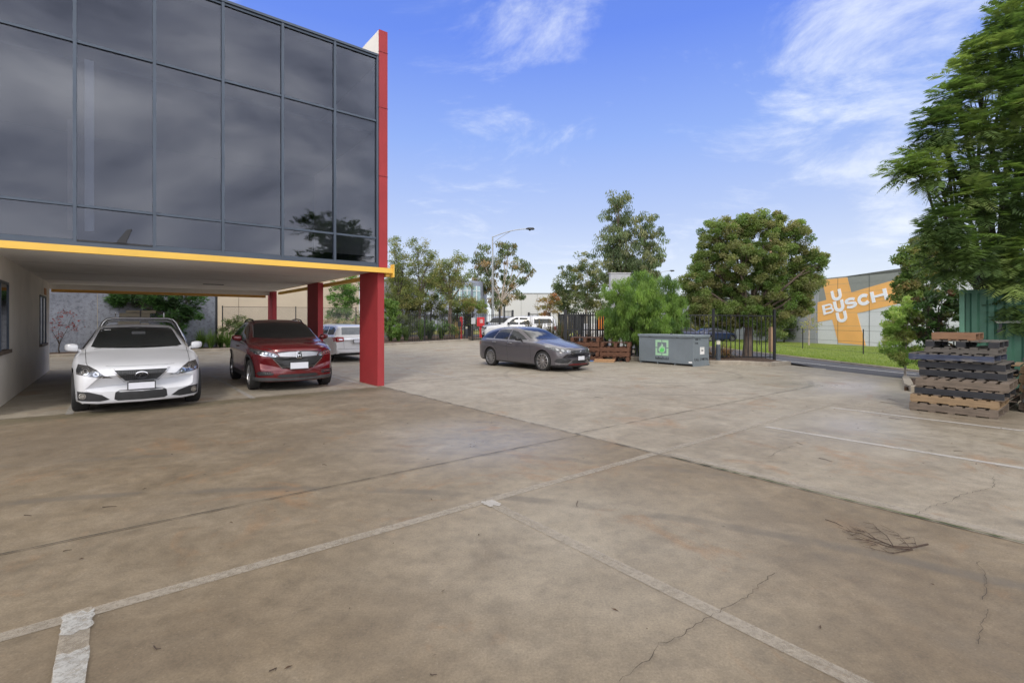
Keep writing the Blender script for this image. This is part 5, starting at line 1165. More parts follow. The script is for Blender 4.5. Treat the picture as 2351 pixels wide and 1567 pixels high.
# ---- fences: black tubular panels
def tubular(name, label, pts, Ht, posts, sp=.115, wid=.022, group=None, post_w=.085, post_h=.12, rails=(.10, -.14), z_off=0.0, top_above=True):
    x0, y0 = pts[0]; e = empty(name, (x0, y0, H(x0, y0) + z_off), 0, label, 'fence', group)
    E = Vector(e.location)
    for i, ((ax, ay), (bx, by)) in enumerate(zip(pts[:-1], pts[1:])):
        L = math.hypot(bx - ax, by - ay); n = max(2, int(L / sp)); d = ((bx - ax) / L, (by - ay) / L); a = math.atan2(d[1], d[0])
        mb = MB()
        for k in range(1, n):
            x, y = ax + (bx - ax) * k / n, ay + (by - ay) * k / n; z = H(x, y) + z_off
            M = Matrix.Translation((x, y, z)) @ Matrix.Rotation(a, 4, 'Z'); mb.box(-wid / 2, wid / 2, -wid / 2, wid / 2, .05, Ht - (0 if top_above else .14), M=M)
        for rz_ in rails:
            zz = rz_ if rz_ > 0 else Ht + rz_
            za, zb = H(ax, ay) + z_off + zz, H(bx, by) + z_off + zz; n_ = (-d[1] * .028, d[0] * .028)
            vs = []
            for (x, y, z) in ((ax, ay, za), (bx, by, zb)):
                vs += [(x + n_[0], y + n_[1], z - .02), (x - n_[0], y - n_[1], z - .02), (x - n_[0], y - n_[1], z + .02), (x + n_[0], y + n_[1], z + .02)]
            mb.add(vs, [(0, 1, 5, 4), (1, 2, 6, 5), (2, 3, 7, 6), (3, 0, 4, 7), (0, 3, 2, 1), (4, 5, 6, 7)])
        attach(mb.build('fence_panel', BLK, None, normals=False), e)
    for (x, y) in posts:
        mb = MB(); mb.box(x - post_w / 2, x + post_w / 2, y - post_w / 2, y + post_w / 2, H(x, y) + z_off - .1, H(x, y) + z_off + Ht + post_h); attach(mb.build('post', BLK, None), e)
    return e
fr = [(10.72, 20.25), (8.25, 20.3), (5.2, 21.6), (2.75, 22.9)]
tubular('metal_fence', 'black tubular fence on the raised bed under the spreading tree', fr[:2], 1.92, fr[:2], sp=.17, z_off=.08, top_above=False, group='black tubular fences', wid=.028)
tubular('metal_fence', 'black tubular fence running behind the scrap bin and the bright green bush', fr[1:], 1.92, [fr[2]], sp=.17, z_off=.08, top_above=False, group='black tubular fences', wid=.028)
# the open sliding gate leaf, coarser bars
gt = empty('sliding_gate', (2.5, 23.0, H(2.5, 23)), 0, 'black sliding gate leaf with thick bars behind the brown pallets', 'gate')
mb = MB(); 
for k in range(16):
    x = 2.62 + k * .11; mb.box(x - .03, x + .03, 22.72, 22.76, .25, 2.02)
mb.box(2.5, 4.3, 22.70, 22.78, 1.86, 1.92); mb.box(2.5, 4.3, 22.70, 22.78, .20, .28); mb.box(2.5, 4.3, 22.71, 22.77, 1.2, 1.25); wpart(mb, 'gate_bars', BLK, gt)
for x, w_ in ((2.46, .14), (4.32, .13)): mb = MB(); mb.box(x - w_ / 2, x + w_ / 2, 22.66, 22.82, .0, 2.15); wpart(mb, 'gate_post', BLK, gt)
mb = MB(); mb.box(3.0, 3.15, 22.6, 22.70, 1.0, 1.3); wpart(mb, 'gate_lock', BLK, gt)
# left of the gateway
D1 = 37.0
fl = [P(935, 770, 33.0)[:2], P(975, 770, 34.0)[:2], P(1000, 770, 35)[:2], P(1085, 770, 37.0)[:2], P(1146, 770, 37.0)[:2]]
tubular('metal_fence', 'black tubular fence behind the tussocks, left of the red cabinet', fl, 2.0, [fl[1], fl[3], fl[4]], sp=.14, wid=.025, group='black tubular fences', top_above=True)
g0 = P(1147, 770, 36.4); 
gl = empty('entrance_gate', (g0[0], g0[1], H(*g0[:2])), 0, 'narrow black pedestrian gate between thick posts left of the canopy ute', 'gate')
for px, w_, hh, D in ((1147, .16, 2.35, 36.4), (1157.5, .12, 2.5, 36.2), (1177, .15, 2.25, 36.2)):
    x = (px - CX) / F * D; mb = MB(); mb.box(x - w_ / 2, x + w_ / 2, D - w_ / 2, D + w_ / 2, H(x, D) - .05, H(x, D) + hh); wpart(mb, 'gate_post', BLK, gl)
mb = MB(); x0 = (1158 - CX) / F * 36.2; x1 = (1177 - CX) / F * 36.2
for k in range(1, 6): x = x0 + (x1 - x0) * k / 6; mb.box(x - .015, x + .015, 36.18, 36.21, H(x, 36) + .1, H(x, 36) + 2.1)
for zz in (.1, 1.5, 2.12): mb.box(x0, x1, 36.17, 36.22, H(0, 36) + zz, H(0, 36) + zz + .06)
wpart(mb, 'gate_bars', BLK, gl); mb = MB(); x = (1166 - CX) / F * 36.1; mb.box(x - .09, x + .09, 36.05, 36.15, H(0, 36) + .75, H(0, 36) + 1.05); wpart(mb, 'gate_lock', BLK, gl)
# gate motor cabinet, red cabinet, notice plate, red sign
g = G(1071, 772); g = (g[0] - .02, g[1] + 1.0, H(g[0], g[1])); e = empty('gate_cabinet', g, 0, 'tall black cabinet behind the light bollard by the gateway', 'cabinet')
mb = MB(); mb.box(-.32, .34, 0, .5, 0, 1.95); mb.build('cabinet_body', mat('charcoal_panel', (.022, .024, .028), .6, var=.2, vscale=3), e, bevel=.02); mb = MB(); mb.box(-.36, .38, -.04, .54, 1.953, 2.02); mb.build('cabinet_top', BLK, e, bevel=.01)
CRED = mat('signal_red', (.62, .018, .022), .45, var=.06)
g = G(1104, 777); g = (g[0], g[1], g[2] + .05); e = empty('red_cabinet', g, 0, 'bright red cabinet on a single post at the kerb by the gateway', 'cabinet')
mb = MB(); mb.box(-.11, .11, -.05, .06, 0, .95); mb.build('post', CRED, e, bevel=.008); mb = MB(); mb.box(-.30, .30, -.13, .14, .93, 1.66); mb.build('box', CRED, e, bevel=.02)
mb = MB()
for k in range(4): mb.box(-.08, .18, -.137, -.131, 1.22 + k * .075, 1.26 + k * .075)
mb.build('white_label', WHITE, e)
mb = MB(); mb.box(.45, .95, -.15, .2, 0.0, .17); o = mb.build('hydrant_box', CRED, None, bevel=.01); o.location = g; tag(o, 'low red box on the ground right of the red cabinet', 'box')
g = P(1086, 776, 36.9); e = empty('notice_plate', (g[0], g[1], H(g[0], g[1])), 0, 'blank pale grey notice plate on the black fence by the red cabinet', 'sign')
mb = MB(); mb.box(-.13, .17, -.02, .0, 1.22, 1.68); mb.build('plate', mat('pale_grey_plate', (.42, .43, .44), .5), e); mb = MB(); mb.box(-.03, .03, 0.003, .06, 0, 2.05); mb.build('post', BLK, e)
g = P(1063, 776, 36.6); mb = MB(); mb.box(-.10, .08, 0, .03, 1.15, 1.75); mb.box(-.06, .04, .03, .05, 0, 1.2); o = mb.build('red_sign', CRED, None); o.location = (g[0] - .12, g[1], H(g[0], g[1])); tag(o, 'narrow red plate fixed at the left of the tall black cabinet', 'sign')
g = P(1054.5, 776, 36.2); mb = MB(); mb.box(-.12, .12, 0, .2, 1.05, 1.42); mb.box(-.03, .03, .05, .1, 0, 1.1); o = mb.build('letter_box', BLK, None); o.location = (g[0], g[1], H(g[0], g[1])); tag(o, 'small black box on a post left of the red plate', 'letter box')
# ---- chain link fence behind the carport
GALV = mat('galvanised_wire', (.20, .20, .20), .5, .5)
def chain(name, label, A, B, Ht, pitch, posts, z0=0.0, w=.008, toprail=False):
    e = empty(name, (A[0], A[1], H(*A) + z0), 0, label, 'fence'); d = Vector((B[0] - A[0], B[1] - A[1])); L = d.length; d.normalize(); mb = MB(); n = int((L + Ht) / pitch)
    for sgn in (1, -1):
        for k in range(n):
            s = k * pitch - (Ht if sgn == 1 else 0); a0 = max(0, s); 
            # line from (s,0) rising with slope sgn
            if sgn == 1: p, q = (s, 0), (s + Ht, Ht)
            else: p, q = (s, 0), (s - Ht, Ht)
            def clip(p, q):
                (x0, z0_), (x1, z1_) = p, q
                t0, t1 = 0, 1; dx = x1 - x0
                for lo, hi in ((0, L),):
                    ta, tb = (lo - x0) / dx, (hi - x0) / dx
                    if ta > tb: ta, tb = tb, ta
                    t0, t1 = max(t0, ta), min(t1, tb)
                if t1 <= t0: return None
                return (x0 + dx * t0, z0_ + (z1_ - z0_) * t0), (x0 + dx * t1, z0_ + (z1_ - z0_) * t1)
            c = clip(p, q)
            if not c: continue
            (sa, za), (sb, zb) = c
            pa = Vector((A[0] + d.x * sa, A[1] + d.y * sa, H(*A) + z0 + za)); pb = Vector((A[0] + d.x * sb, A[1] + d.y * sb, H(*A) + z0 + zb)); o_ = Vector((0, 0, w / 2))
            nn = Vector((-d.y, d.x, 0)) * (.004 if sgn == 1 else -.004)
            mb.add([pa - o_ + nn, pb - o_ + nn, pb + o_ + nn, pa + o_ + nn], [(0, 1, 2, 3)])
    attach(mb.build('wire_mesh', GALV, None, normals=False), e)
    for s in posts:
        x, y = A[0] + d.x * s, A[1] + d.y * s; mb = MB(); mb.tube([(x, y, H(x, y) - .1), (x, y, H(x, y) + z0 + Ht + .06)], .03, 8); attach(mb.build('post', BLK, None), e)
    if toprail:
        for zz in (Ht, .05):
            mb = MB(); mb.tube([(A[0], A[1], H(*A) + z0 + zz), (B[0], B[1], H(*B) + z0 + zz)], .012, 6); attach(mb.build('tension_wire', BLK, None), e)
    return e
cA, cB = uv(4.72, 32.25), uv(12.6, 32.25)
chain('chain_link_fence', 'chain link fence in front of the cream warehouse, behind the planting strip', cA, cB, 2.0, .085, (0.05, 4.0, 7.8), .35, .010, True)
# street-side wire fence along the lawn
wp = [P(1843, 0, 0)[:2]]
a = G(1843, 801); b = G(1982, 813.5); d = Vector((b[0] - a[0], b[1] - a[1])); 
wf = empty('wire_fence', a, 0, 'low black wire fence along the lawn before the orange and grey warehouse', 'fence')
for k in (-2, -1, 0, 1, 2):
    x, y = a[0] + d.x * k, a[1] + d.y * k; mb = MB(); mb.tube([(x, y, H(x, y) - .1), (x, y, H(x, y) + 1.62)], .035, 8); attach(mb.build('post', BLK, None), wf)
for zz in (1.5, .15, .8):
    mb = MB(); mb.tube([(a[0] + d.x * k, a[1] + d.y * k, H(a[0] + d.x * k, a[1] + d.y * k) + zz) for k in (-2, -1, 0, 1, 2)], .009, 5); attach(mb.build('wire', STEELD, None), wf)
# distant fence panels beyond the ute
for px0, px1, D, lb, dn in ((1214, 1262, 60, 'far black framed fence panel beyond the canopy ute', .5), (1283, 1345, 66, 'dark boarded far fence right of the canopy ute', .12)):
    x0, x1 = (px0 - CX) / F * D, (px1 - CX) / F * D; e = empty('far_fence', (x0, D, H(x0, D)), 0, lb, 'fence', 'fences across the street'); mb = MB()
    for k in range(int((x1 - x0) / dn) + 1): mb.box(x0 + k * dn - (.02 if dn > .2 else .055), x0 + k * dn + (.02 if dn > .2 else .055), D, D + .04, H(x0, D), H(x0, D) + 2.0)
    mb.box(x0, x1, D - .03, D, H(x0, D) + 1.95, H(x0, D) + 2.05); wpart(mb, 'fence_panel', BLK, e)
    for x in (x0, x1): mb = MB(); mb.box(x - .12, x + .12, D - .12, D + .12, H(x0, D), H(x0, D) + 2.25); wpart(mb, 'post', BLK, e)
# ---- street lamps
def lamp(px, D, top, arm, label, full=True):
    x = (px - CX) / F * D; h = H(x, D); e = empty('street_lamp', (x, D, h), 0, label, 'street lamp', 'street lamps along the road'); tp = CAMH + (HY - top) / F * D - h
    m = mat('galvanised_pole', (.30, .31, .31), .45, .5, var=.1)
    mb = MB(); mb.tube([(0, 0, 0), (0, 0, tp * .45), (0, 0, tp)], [.13, .10, .06], 14); mb.build('pole', m, e, smooth=True)
    A, R = arm; mb = MB(); pts = [(A * t, 0, tp - .05 + R * (1 - (1 - t) ** 1.8)) for t in np.linspace(0, 1, 9)]; mb.tube(pts, .035, 8); mb.build('arm', m, e, smooth=True)
    mb = MB(); pts = [(A * .55 * t, 0, tp - .75 + (R * .76 + .70) * (t ** .72)) for t in np.linspace(0, 1, 8)]; mb.tube(pts, .022, 8); mb.build('brace', m, e, smooth=True)
    mb = MB(); mb.tube([(A - .05, 0, tp - .04 + R), (A + .15, 0, tp - .02 + R), (A + .6, 0, tp - .03 + R), (A + .72, 0, tp - .06 + R)], [.05, .11, .12, .04], 10); hd = mb.build('lamp_head', STEELD, e, smooth=True)
    mb = MB(); mb.tube([(A + .3, 0, tp - .14 + R), (A + .3, 0, tp - .2 + R)], [.1, .06], 10); mb.build('lens', CGLASS, hd, smooth=True)
lamp(1131, 44, 543, (3.0, .72), 'tall street lamp with a curved arm above the gateway'); lamp(1500, 78, 631, (2.6, .7), 'far street lamp whose arm shows above the bright green bush')
# ---- pylon sign, timber pole, orange board
x = (1402 - CX) / F * 27; e = empty('pylon_sign', (x, 27, H(x, 27)), math.radians(8), 'blank concrete pylon sign slab rising behind the bright green bush', 'sign')
mb = MB(); mb.box(0, 1.12, 0, .28, 0, 4.25 - .12); mb.build('slab', mat('pale_concrete', (.44, .45, .47), .8, var=.10, vscale=1.5), e, bevel=.01); mb = MB(); mb.box(-.03, 1.15, -.03, .31, 4.135, 4.19); mb.build('coping', mat('pale_coping', (.5, .5, .5), .8), e)
x = (1770 - CX) / F * 30; mb = MB(); mb.tube([(0, 0, 0), (0, 0, 3.5), (0, 0, 7)], [.14, .12, .10], 12); o = mb.build('timber_pole', mat('pole_timber', (.30, .19, .12), .85, var=.2, vscale=3, stretch=(4, 4, .5)), None, smooth=True); o.location = (x, 30, H(x, 30)); tag(o, 'bare timber power pole standing on the lawn behind the spreading tree', 'pole')
x = (1353 - CX) / F * 30; e = empty('box_trailer', (x, 30, H(x, 30)), 0, 'white box trailer with an orange panel seen through the sliding gate bars', 'trailer')
mb = MB(); mb.box(-.1, 2.6, 0, 1.6, .35, 1.35); mb.build('trailer_body', WHITE, e, bevel=.02); mb = MB(); mb.box(.45, 1.1, -.02, -.003, .95, 1.95); mb.build('orange_panel', mat('orange_sheet', (.75, .25, .03), .5), e); 
for xx in (.5, 2.0): mb = MB(); mb.lathe([(0, -.01), (.3, -.01), (.3, .2), (0, .2)], 20, (xx, 0, .3), 'Y'); mb.build('wheel', RUB, e)
# low white hoop rail
e = G(1300, 772); mb = MB(); mb.tube([(e[0] - .25, 26, .1), (e[0] - .35, 26, .55), (e[0] - .1, 26, .82), (e[0] + .3, 26, .9)], .03, 8); o = mb.build('hoop_rail', WHITE, None, smooth=True); tag(o, 'low white curved rail left of the sliding gate post', 'rail')
# ---- debris on the slab
BARK = mat('dead_twig', (.055, .035, .025), .9, var=.3, vscale=20)
g0 = Vector(G(2030, 1245)); br = empty('fallen_branch', g0, 0, 'bare dead branch with fine twigs lying on the concrete', 'branch')
def gp(px, py, dz=.01): q = Vector(G(px, py)); return (q.x - g0.x, q.y - g0.y, q.z - g0.z + dz)
mb = MB()
for i, (pl, r0) in enumerate(([[(2130, 1256), (2095, 1263), (2050, 1258), (2010, 1240), (1985, 1222)], .007], [[(2095, 1263), (2040, 1262), (2000, 1247), (1945, 1238)], .005], [[(2050, 1258), (2035, 1235), (2015, 1215), (2005, 1204)], .003], [[(2010, 1240), (1975, 1228), (1942, 1220)], .004],
    [[(2095, 1263), (2050, 1271), (2000, 1262)], .004], [[(2090, 1262), (2060, 1228), (2020, 1208)], .002], [[(2000, 1247), (1975, 1238), (1950, 1228)], .003], [[(1985, 1222), (1970, 1219), (1950, 1213)], .003], [[(2105, 1258), (2098, 1240), (2080, 1232)], .002])):
    r = random.Random(i); mb.tube([gp(x, y, r0 + r.uniform(0, .02)) for x, y in pl], [r0 * (1 - .75 * t) for t in np.linspace(0, 1, len(pl))], 6)
    for k in range(5):
        a = r.randrange(len(pl) - 1); x, y = pl[a]; x2, y2 = pl[a + 1]; t = r.random(); qx, qy = x + (x2 - x) * t, y + (y2 - y) * t
        mb.tube([gp(qx, qy, .01), gp(qx - r.uniform(10, 35), qy + r.uniform(-10, 8), .015)], [.0018, .0008], 4)
mb.build('twigs', BARK, br, smooth=True)
tw = [((1895, 1193), (1935, 1209)), ((235, 1165), (268, 1162)), ((55, 1183), (72, 1184)), ((145, 1266), (165, 1262)), ((1327, 1150), (1325, 1164)), ((353, 1484), (370, 1489)), ((618, 1542), (632, 1540)), ((988, 1549), (1003, 1549)), ((2020, 922), (2075, 930)), ((2040, 915), (2062, 921)), ((1365, 911), (1385, 914)), ((2190, 1035), (2210, 1036)), ((1829, 1016), (1843, 1021)), ((740, 1067), (750, 1068)), ((2045, 960), (2070, 963)), ((1880, 1052), (1910, 1060))]
names = ['straight twig just left of the dead branch', 'thin curved twig at the far left, nearest the long joint', 'tiny twig close to the left edge', 'curled twig below the joint at the left', 'crooked twig between the two bay lines', 'small curled twig right of the bright paint bar', 'tiny twig near the bottom centre left', 'tiny twig at the bottom centre', 'long twig left of the tall pallet stack', 'short twig beside the long one by the pallet stack', 'twig in front of the grey wagon', 'short twig near the right edge between bay lines', 'short twig on the pale slab by the moss joint', 'small twig on the brown slab before the red car', 'twig right in front of the pallet stack corner', 'thin twig on the slab beyond the pale bay line']
for i, ((a, b), nm) in enumerate(zip(tw, names)):
    p, q = Vector(G(*a)), Vector(G(*b)); mid = (p + q) / 2 + Vector((random.Random(i).uniform(-.02, .02), random.Random(i + 9).uniform(-.02, .02), .006)); mb = MB()
    mb.tube([p + Vector((0, 0, .006)), mid, q + Vector((0, 0, .005))], [.0028, .0024, .0014], 5); o = mb.build('twig', BARK, None, smooth=True); tag(o, nm + ' on the concrete', 'twig', 'twigs on the concrete')
mb = MB(); r = random.Random(4)
for k in range(260):
    u_ = r.uniform(-2, 14); v_ = r.uniform(.5, 12)
    if r.random() < .45: u_ = r.gauss(10.8, 1.0); v_ = r.gauss(2.2, 1.3)
    x, y = uv(u_, v_)
    if y < 1.8: continue
    s = r.uniform(.004, .011); a = r.uniform(0, 6.3); z = H(x, y) + .006; l = s * r.uniform(1, 2.6)
    mb.add([(x + math.cos(a) * l, y + math.sin(a) * l, z), (x - math.sin(a) * s * .5, y + math.cos(a) * s * .5, z + s * .6), (x - math.cos(a) * l, y - math.sin(a) * l, z + .002), (x + math.sin(a) * s * .5, y - math.cos(a) * s * .5, z + .001)], [(0, 1, 2, 3)])
o = mb.build('leaf_litter', mat('dry_leaf', (.06, .035, .02), .9, var=.5, vscale=30), None, normals=False); tag(o, 'tiny dry leaves and grit scattered over the concrete', 'leaf litter', kind='stuff')
# ================================================================== background buildings
CLAD = mat('grey_cladding', (.24, .25, .23), .7, var=.05); ORNG = mat('orange_cladding', (.80, .42, .13), .7, var=.05, vscale=.6); LGREY = mat('light_cladding', (.60, .61, .62), .7, var=.04); LETW = mat('white_lettering', (.80, .81, .86), .6, var=.03)
C0 = Vector((29.3, 47.5, 0)); DW = Vector((.2037, -.979, 0)).normalized(); NW = Vector((DW.y, -DW.x, 0)); NW = NW if NW.dot(-C0) > 0 else -NW
def wallpt(px, py):
    dx = (px - CX) / F; ray = Vector((dx, 1, (HY - py) / F)); o = Vector((0, 0, CAMH)); t = (C0 - o).dot(NW) / ray.dot(NW); p = o + ray * t
    return ((p - C0).dot(DW), p.z)
wh = empty('warehouse', (C0.x, C0.y, 0), 0, 'warehouse wall painted orange, grey and white with big slanted lettering', 'building')
ZG = H(30, 45) - .1; SL = 26.0
zt0 = wallpt(1880, 642.5)[1]; s1, z1_ = wallpt(2045, 626.5); slope = (z1_ - zt0) / max(.1, s1)
topz = lambda s: zt0 + slope * s * .6
def wprism(pts, t, name, m, par=wh, off=0.0):
    mb = MB(); mb.prism(pts, C0 + NW * off, DW, (0, 0, 1), NW, t); return attach(mb.build(name, m, None), par)
wprism([(0, ZG), (SL, ZG), (SL, topz(SL)), (0, topz(0))], -.25, 'wall', LGREY)
wprism([(0, topz(0)), (SL, topz(SL)), (SL, topz(SL) + .10), (0, topz(0) + .10)], -.3, 'roof_capping', CLAD, off=.02)
W2 = lambda *pp: [wallpt(*p) for p in pp]
g1 = W2((1879, 700), (1896, 696), (1886, 655), (1879, 655))
mid = W2((1898, 690), (1889, 641), (1879, 641.5), (1879, 695))
wprism(W2((1879, 694), (1898, 688), (1888, 643.5), (1879, 644)), .02, 'grey_panel', CLAD)
a = wallpt(1945.5, 633.5); b = wallpt(1955, 671); c2 = wallpt(2040, 646.5); c3 = (c2[0] + 6, c2[1] + (c2[1] - b[1]) / (c2[0] - b[0]) * 6)
wprism([a, b, c2, c3, (c3[0], topz(c3[0]) - .02), (a[0], topz(a[0]) - .02)], .02, 'grey_panel', CLAD)
# orange cross: arm and stem
s0 = 0.0; ba1 = wallpt(1878, 739); 
armT_l = wallpt(1878, 694); armT_m = wallpt(1898, 688); 
st_tl = wallpt(1888, 643); st_tr = a
r_t = wallpt(2040, 646.5); r_b = wallpt(2040, 702)
k_ = (r_b[1] - wallpt(1968, 719)[1]) / (r_b[0] - wallpt(1968, 719)[0])
far_s = r_t[0] + 2.2
sl_t = (r_t[1] - b[1]) / (r_t[0] - b[0])
orange = [(0.0, armT_l[1]), armT_m, (st_tl[0], topz(st_tl[0]) - .03), (st_tr[0], topz(st_tr[0]) - .03), b, r_t, (far_s, r_t[1] + sl_t * 2.2), (far_s + .5, r_b[1] + k_ * 2.7), wallpt(1968, 719), wallpt(1988, 792.5), wallpt(1925, 786.5), wallpt(1911, 733), (0.0, ba1[1])]
wprism(orange[::-1], .03, 'orange_cross', ORNG, off=.0)
for k in range(7):
    s = 2.28 + k * 3.15; mb = MB(); mb.prism([(s, ZG), (s + .03, ZG), (s + .03, topz(s)), (s, topz(s))], C0 + NW * .028, DW, (0, 0, 1), NW, .01); attach(mb.build('panel_joint', STEELD, None), wh)
for z in (1.2, 2.4, 3.3, 4.2, 5.0):
    mb = MB(); mb.prism([(0, z), (SL, z + slope * 0), (SL, z + .015), (0, z + .015)], C0 + NW * .030, DW, (0, 0, 1), NW, .006); attach(mb.build('cladding_seam', CLAD, None), wh)
# block letters: thick strokes in a frame whose unit square is one letter
q0, q1, qh = wallpt(1892.6, 723), wallpt(2041.6, 686), wallpt(1888, 702)
LA = (q1[0] - q0[0], q1[1] - q0[1]); LB = (qh[0] - q0[0], (qh[1] - q0[1]) * 1.04)
LL = math.hypot(*LA)
def ribbon(pts, w):
    k = len(pts); out1, out2 = [], []
    for i, p in enumerate(pts):
        a = Vector(pts[max(i - 1, 0)]); b = Vector(pts[min(i + 1, k - 1)]); d = (b - a).normalized(); n = Vector((-d.y, d.x)) * w / 2; out1.append((p[0] + n.x, p[1] + n.y)); out2.append((p[0] - n.x, p[1] - n.y))
    return out1, out2
def letter(strokes, a0, a1, b0, b1=None):
    """strokes in a square frame as wide as aspect; a along the baseline fraction, b in letter heights"""
    b1 = b0 + 1 if b1 is None else b1; mb = MB(); hL = math.hypot(*LB); asp = (a1 - a0) * LL / (hL * (b1 - b0))
    def mp(p):
        fa = a0 + (a1 - a0) * p[0] / asp; fb = b0 + (b1 - b0) * p[1]; s_ = q0[0] + LA[0] * fa + LB[0] * fb; z = q0[1] + LA[1] * fa + LB[1] * fb; return C0 + DW * s_ + Vector((0, 0, z)) + NW * .045
    for si, (pts, w) in enumerate(strokes(asp)):
        o1, o2 = ribbon(pts, w); k = len(pts); f = [mp(p) + NW * .002 * si for p in o1 + o2]; vs = f + [p + NW * (.03 + .003 * si) for p in f]
        fs = []
        for i in range(k - 1): fs += [(2 * k + i, 2 * k + i + 1, 3 * k + i + 1, 3 * k + i), (i, k + i, k + i + 1, i + 1), (i, i + 1, 2 * k + i + 1, 2 * k + i), (k + i, 3 * k + i, 3 * k + i + 1, k + i + 1)]
        fs += [(0, 2 * k, 3 * k, k), (k - 1, 2 * k - 1, 4 * k - 1, 3 * k - 1)]; mb.add(vs, fs)
    attach(mb.build('lettering', LETW, None), wh)
T_ = .34
def arcp(cx, cy, rx, ry, t0, t1, n=12): return [(cx + rx * math.cos(math.radians(t0 + (t1 - t0) * i / n)), cy + ry * math.sin(math.radians(t0 + (t1 - t0) * i / n))) for i in range(n + 1)]
def U_(A): return [([(T_ / 2, 1.0), (T_ / 2, .42)] + arcp(A / 2, .42, A / 2 - T_ / 2, .42 - .10, 180, 360)[1:] + [(A - T_ / 2, 1.0)], T_ * .92)]
def H_(A): return [([(T_ / 2, 0), (T_ / 2, 1)], T_), ([(A - T_ / 2, 0), (A - T_ / 2, 1)], T_), ([(T_ / 2, .5), (A - T_ / 2, .5)], .22)]
def C_(A): return [(arcp(A / 2, .5, A / 2 - T_ / 2, .5 - .11, 38, 322, 18), T_ * .92)]
def S_(A): return [(arcp(A / 2, .70, A / 2 - T_ / 2, .19, 20, 250, 12) + arcp(A / 2, .30, A / 2 - T_ / 2, .19, 70, -160, 12), .26)]
def B_(A): return [([(.15, 0), (.15, 1)], .30), ([(.24, .90), (A * .62, .90)] + arcp(A * .62, .70, A * .34 - .10, .20, 90, -90, 8)[1:] + [(.24, .50)], .17), ([(.24, .50), (A * .66, .50)] + arcp(A * .66, .30, A * .34 - .10, .20, 90, -90, 8)[1:] + [(.24, .10)], .17)]
letter(B_, .0, .185, 0.0); letter(U_, .195, .365, -.02, 1.06); letter(S_, .375, .565, 0.0); letter(C_, .575, .765, 0.0); letter(H_, .775, 1.0, 0.0)
letter(U_, .192, .362, 1.12, 2.14); letter(U_, .200, .370, -1.08, -.08)
# return side of the same warehouse and neighbours
mb = MB(); e0 = C0; back = Vector((-.979, -.2037, 0))
sidew = Vector((.979, .2037, 0))
mb.prism([(0.25, ZG), (24, ZG), (24, topz(0)), (0.25, topz(0))], C0 + DW * .01, -DW, (0, 0, 1), NW * -1, .3); 
o = attach(mb.build('side_wall', mat('grey_return', (.30, .31, .33), .75, var=.06), None), wh)
def building(name, label, x0, x1, y, z1, m, depth=12, z0=-.6, rz=0):
    e = empty(name, (x0, y, 0), rz, label, 'building'); mb = MB(); mb.box(0, x1 - x0, 0, depth, z0, z1); mb.build('wall', m, e)
    mb = MB(); mb.box(-.1, x1 - x0 + .1, -.12, depth + .1, z1 + .002, z1 + .14); mb.build('roof_capping', STEELD if 0 else mat('roof_trim', (.25, .26, .27), .6), e); return e
# grey stained precast wall and cream warehouse behind the planting strip
def stained():
    m = bpy.data.materials.new('stained_precast'); m.use_nodes = True; t = m.node_tree; p = t.nodes['Principled BSDF']; tc = N(t, 'ShaderNodeTexCoord'); v = tc.outputs['Object']
    col = ramp(t, noise(t, v, .5, 5, .6), [(.3, (.16, .175, .21)), (.7, (.25, .27, .315))]); f = ramp(t, noise(t, v, 5.5, 9, .8, .1), [(.48, 0.0), (.60, .75)]); col = mixc(t, f, col, (.085, .09, .11))
    col = mixc(t, ramp(t, noise(t, mapping(t, v, (1, 1, .15)), 2.5, 5, .6), [(.5, 0.), (.75, .35)]), col, (.16, .165, .17)); LK(t, col, p.inputs['Base Color']); p.inputs['Roughness'].default_value = .9; return m
sw = empty('precast_wall', (*uv(-1.7, 32.5), 0), ANG_U, 'blue grey stained precast wall behind the garden strip, seen under the carport', 'wall')
mb = MB(); mb.box(-14, 6.15, 0, .18, -.2, 6.5); mb.build('wall_panel', stained(), sw); 
for xx in (-11, -8, -5, -2, 1.0, 4.0): mb = MB(); mb.box(xx, xx + .025, -.006, -.001, 0, 6.5); mb.build('panel_joint', mat('joint_sealant', (.30, .27, .22), .8), sw)
mb = MB(); mb.box(6.16, 6.26, -.03, .2, -.2, 6.5); mb.build('end_post', BLK, sw)
CREAM = mat('cream_precast', (.52, .44, .33), .85, var=.06, vscale=.7)
cw = empty('cream_warehouse', (*uv(3.4, 40.5), 0), ANG_U, 'cream panelled warehouse behind the chain link fence, seen through the red columns', 'building')
mb = MB(); mb.box(-6, 12.6, 0, 14, -.2, 6.1); mb.build('wall', CREAM, cw); mb = MB(); mb.box(-6.05, 12.65, -.06, 14, 6.103, 6.22); mb.build('roof_capping', mat('roof_trim', (.25, .26, .27), .6), cw)
for k in range(-2, 5): mb = MB(); mb.box(k * 2.4 + 1.2, k * 2.4 + 1.225, -.01, -.002, 0, 6.1); mb.build('panel_joint', mat('brown_joint', (.16, .12, .09), .8), cw)
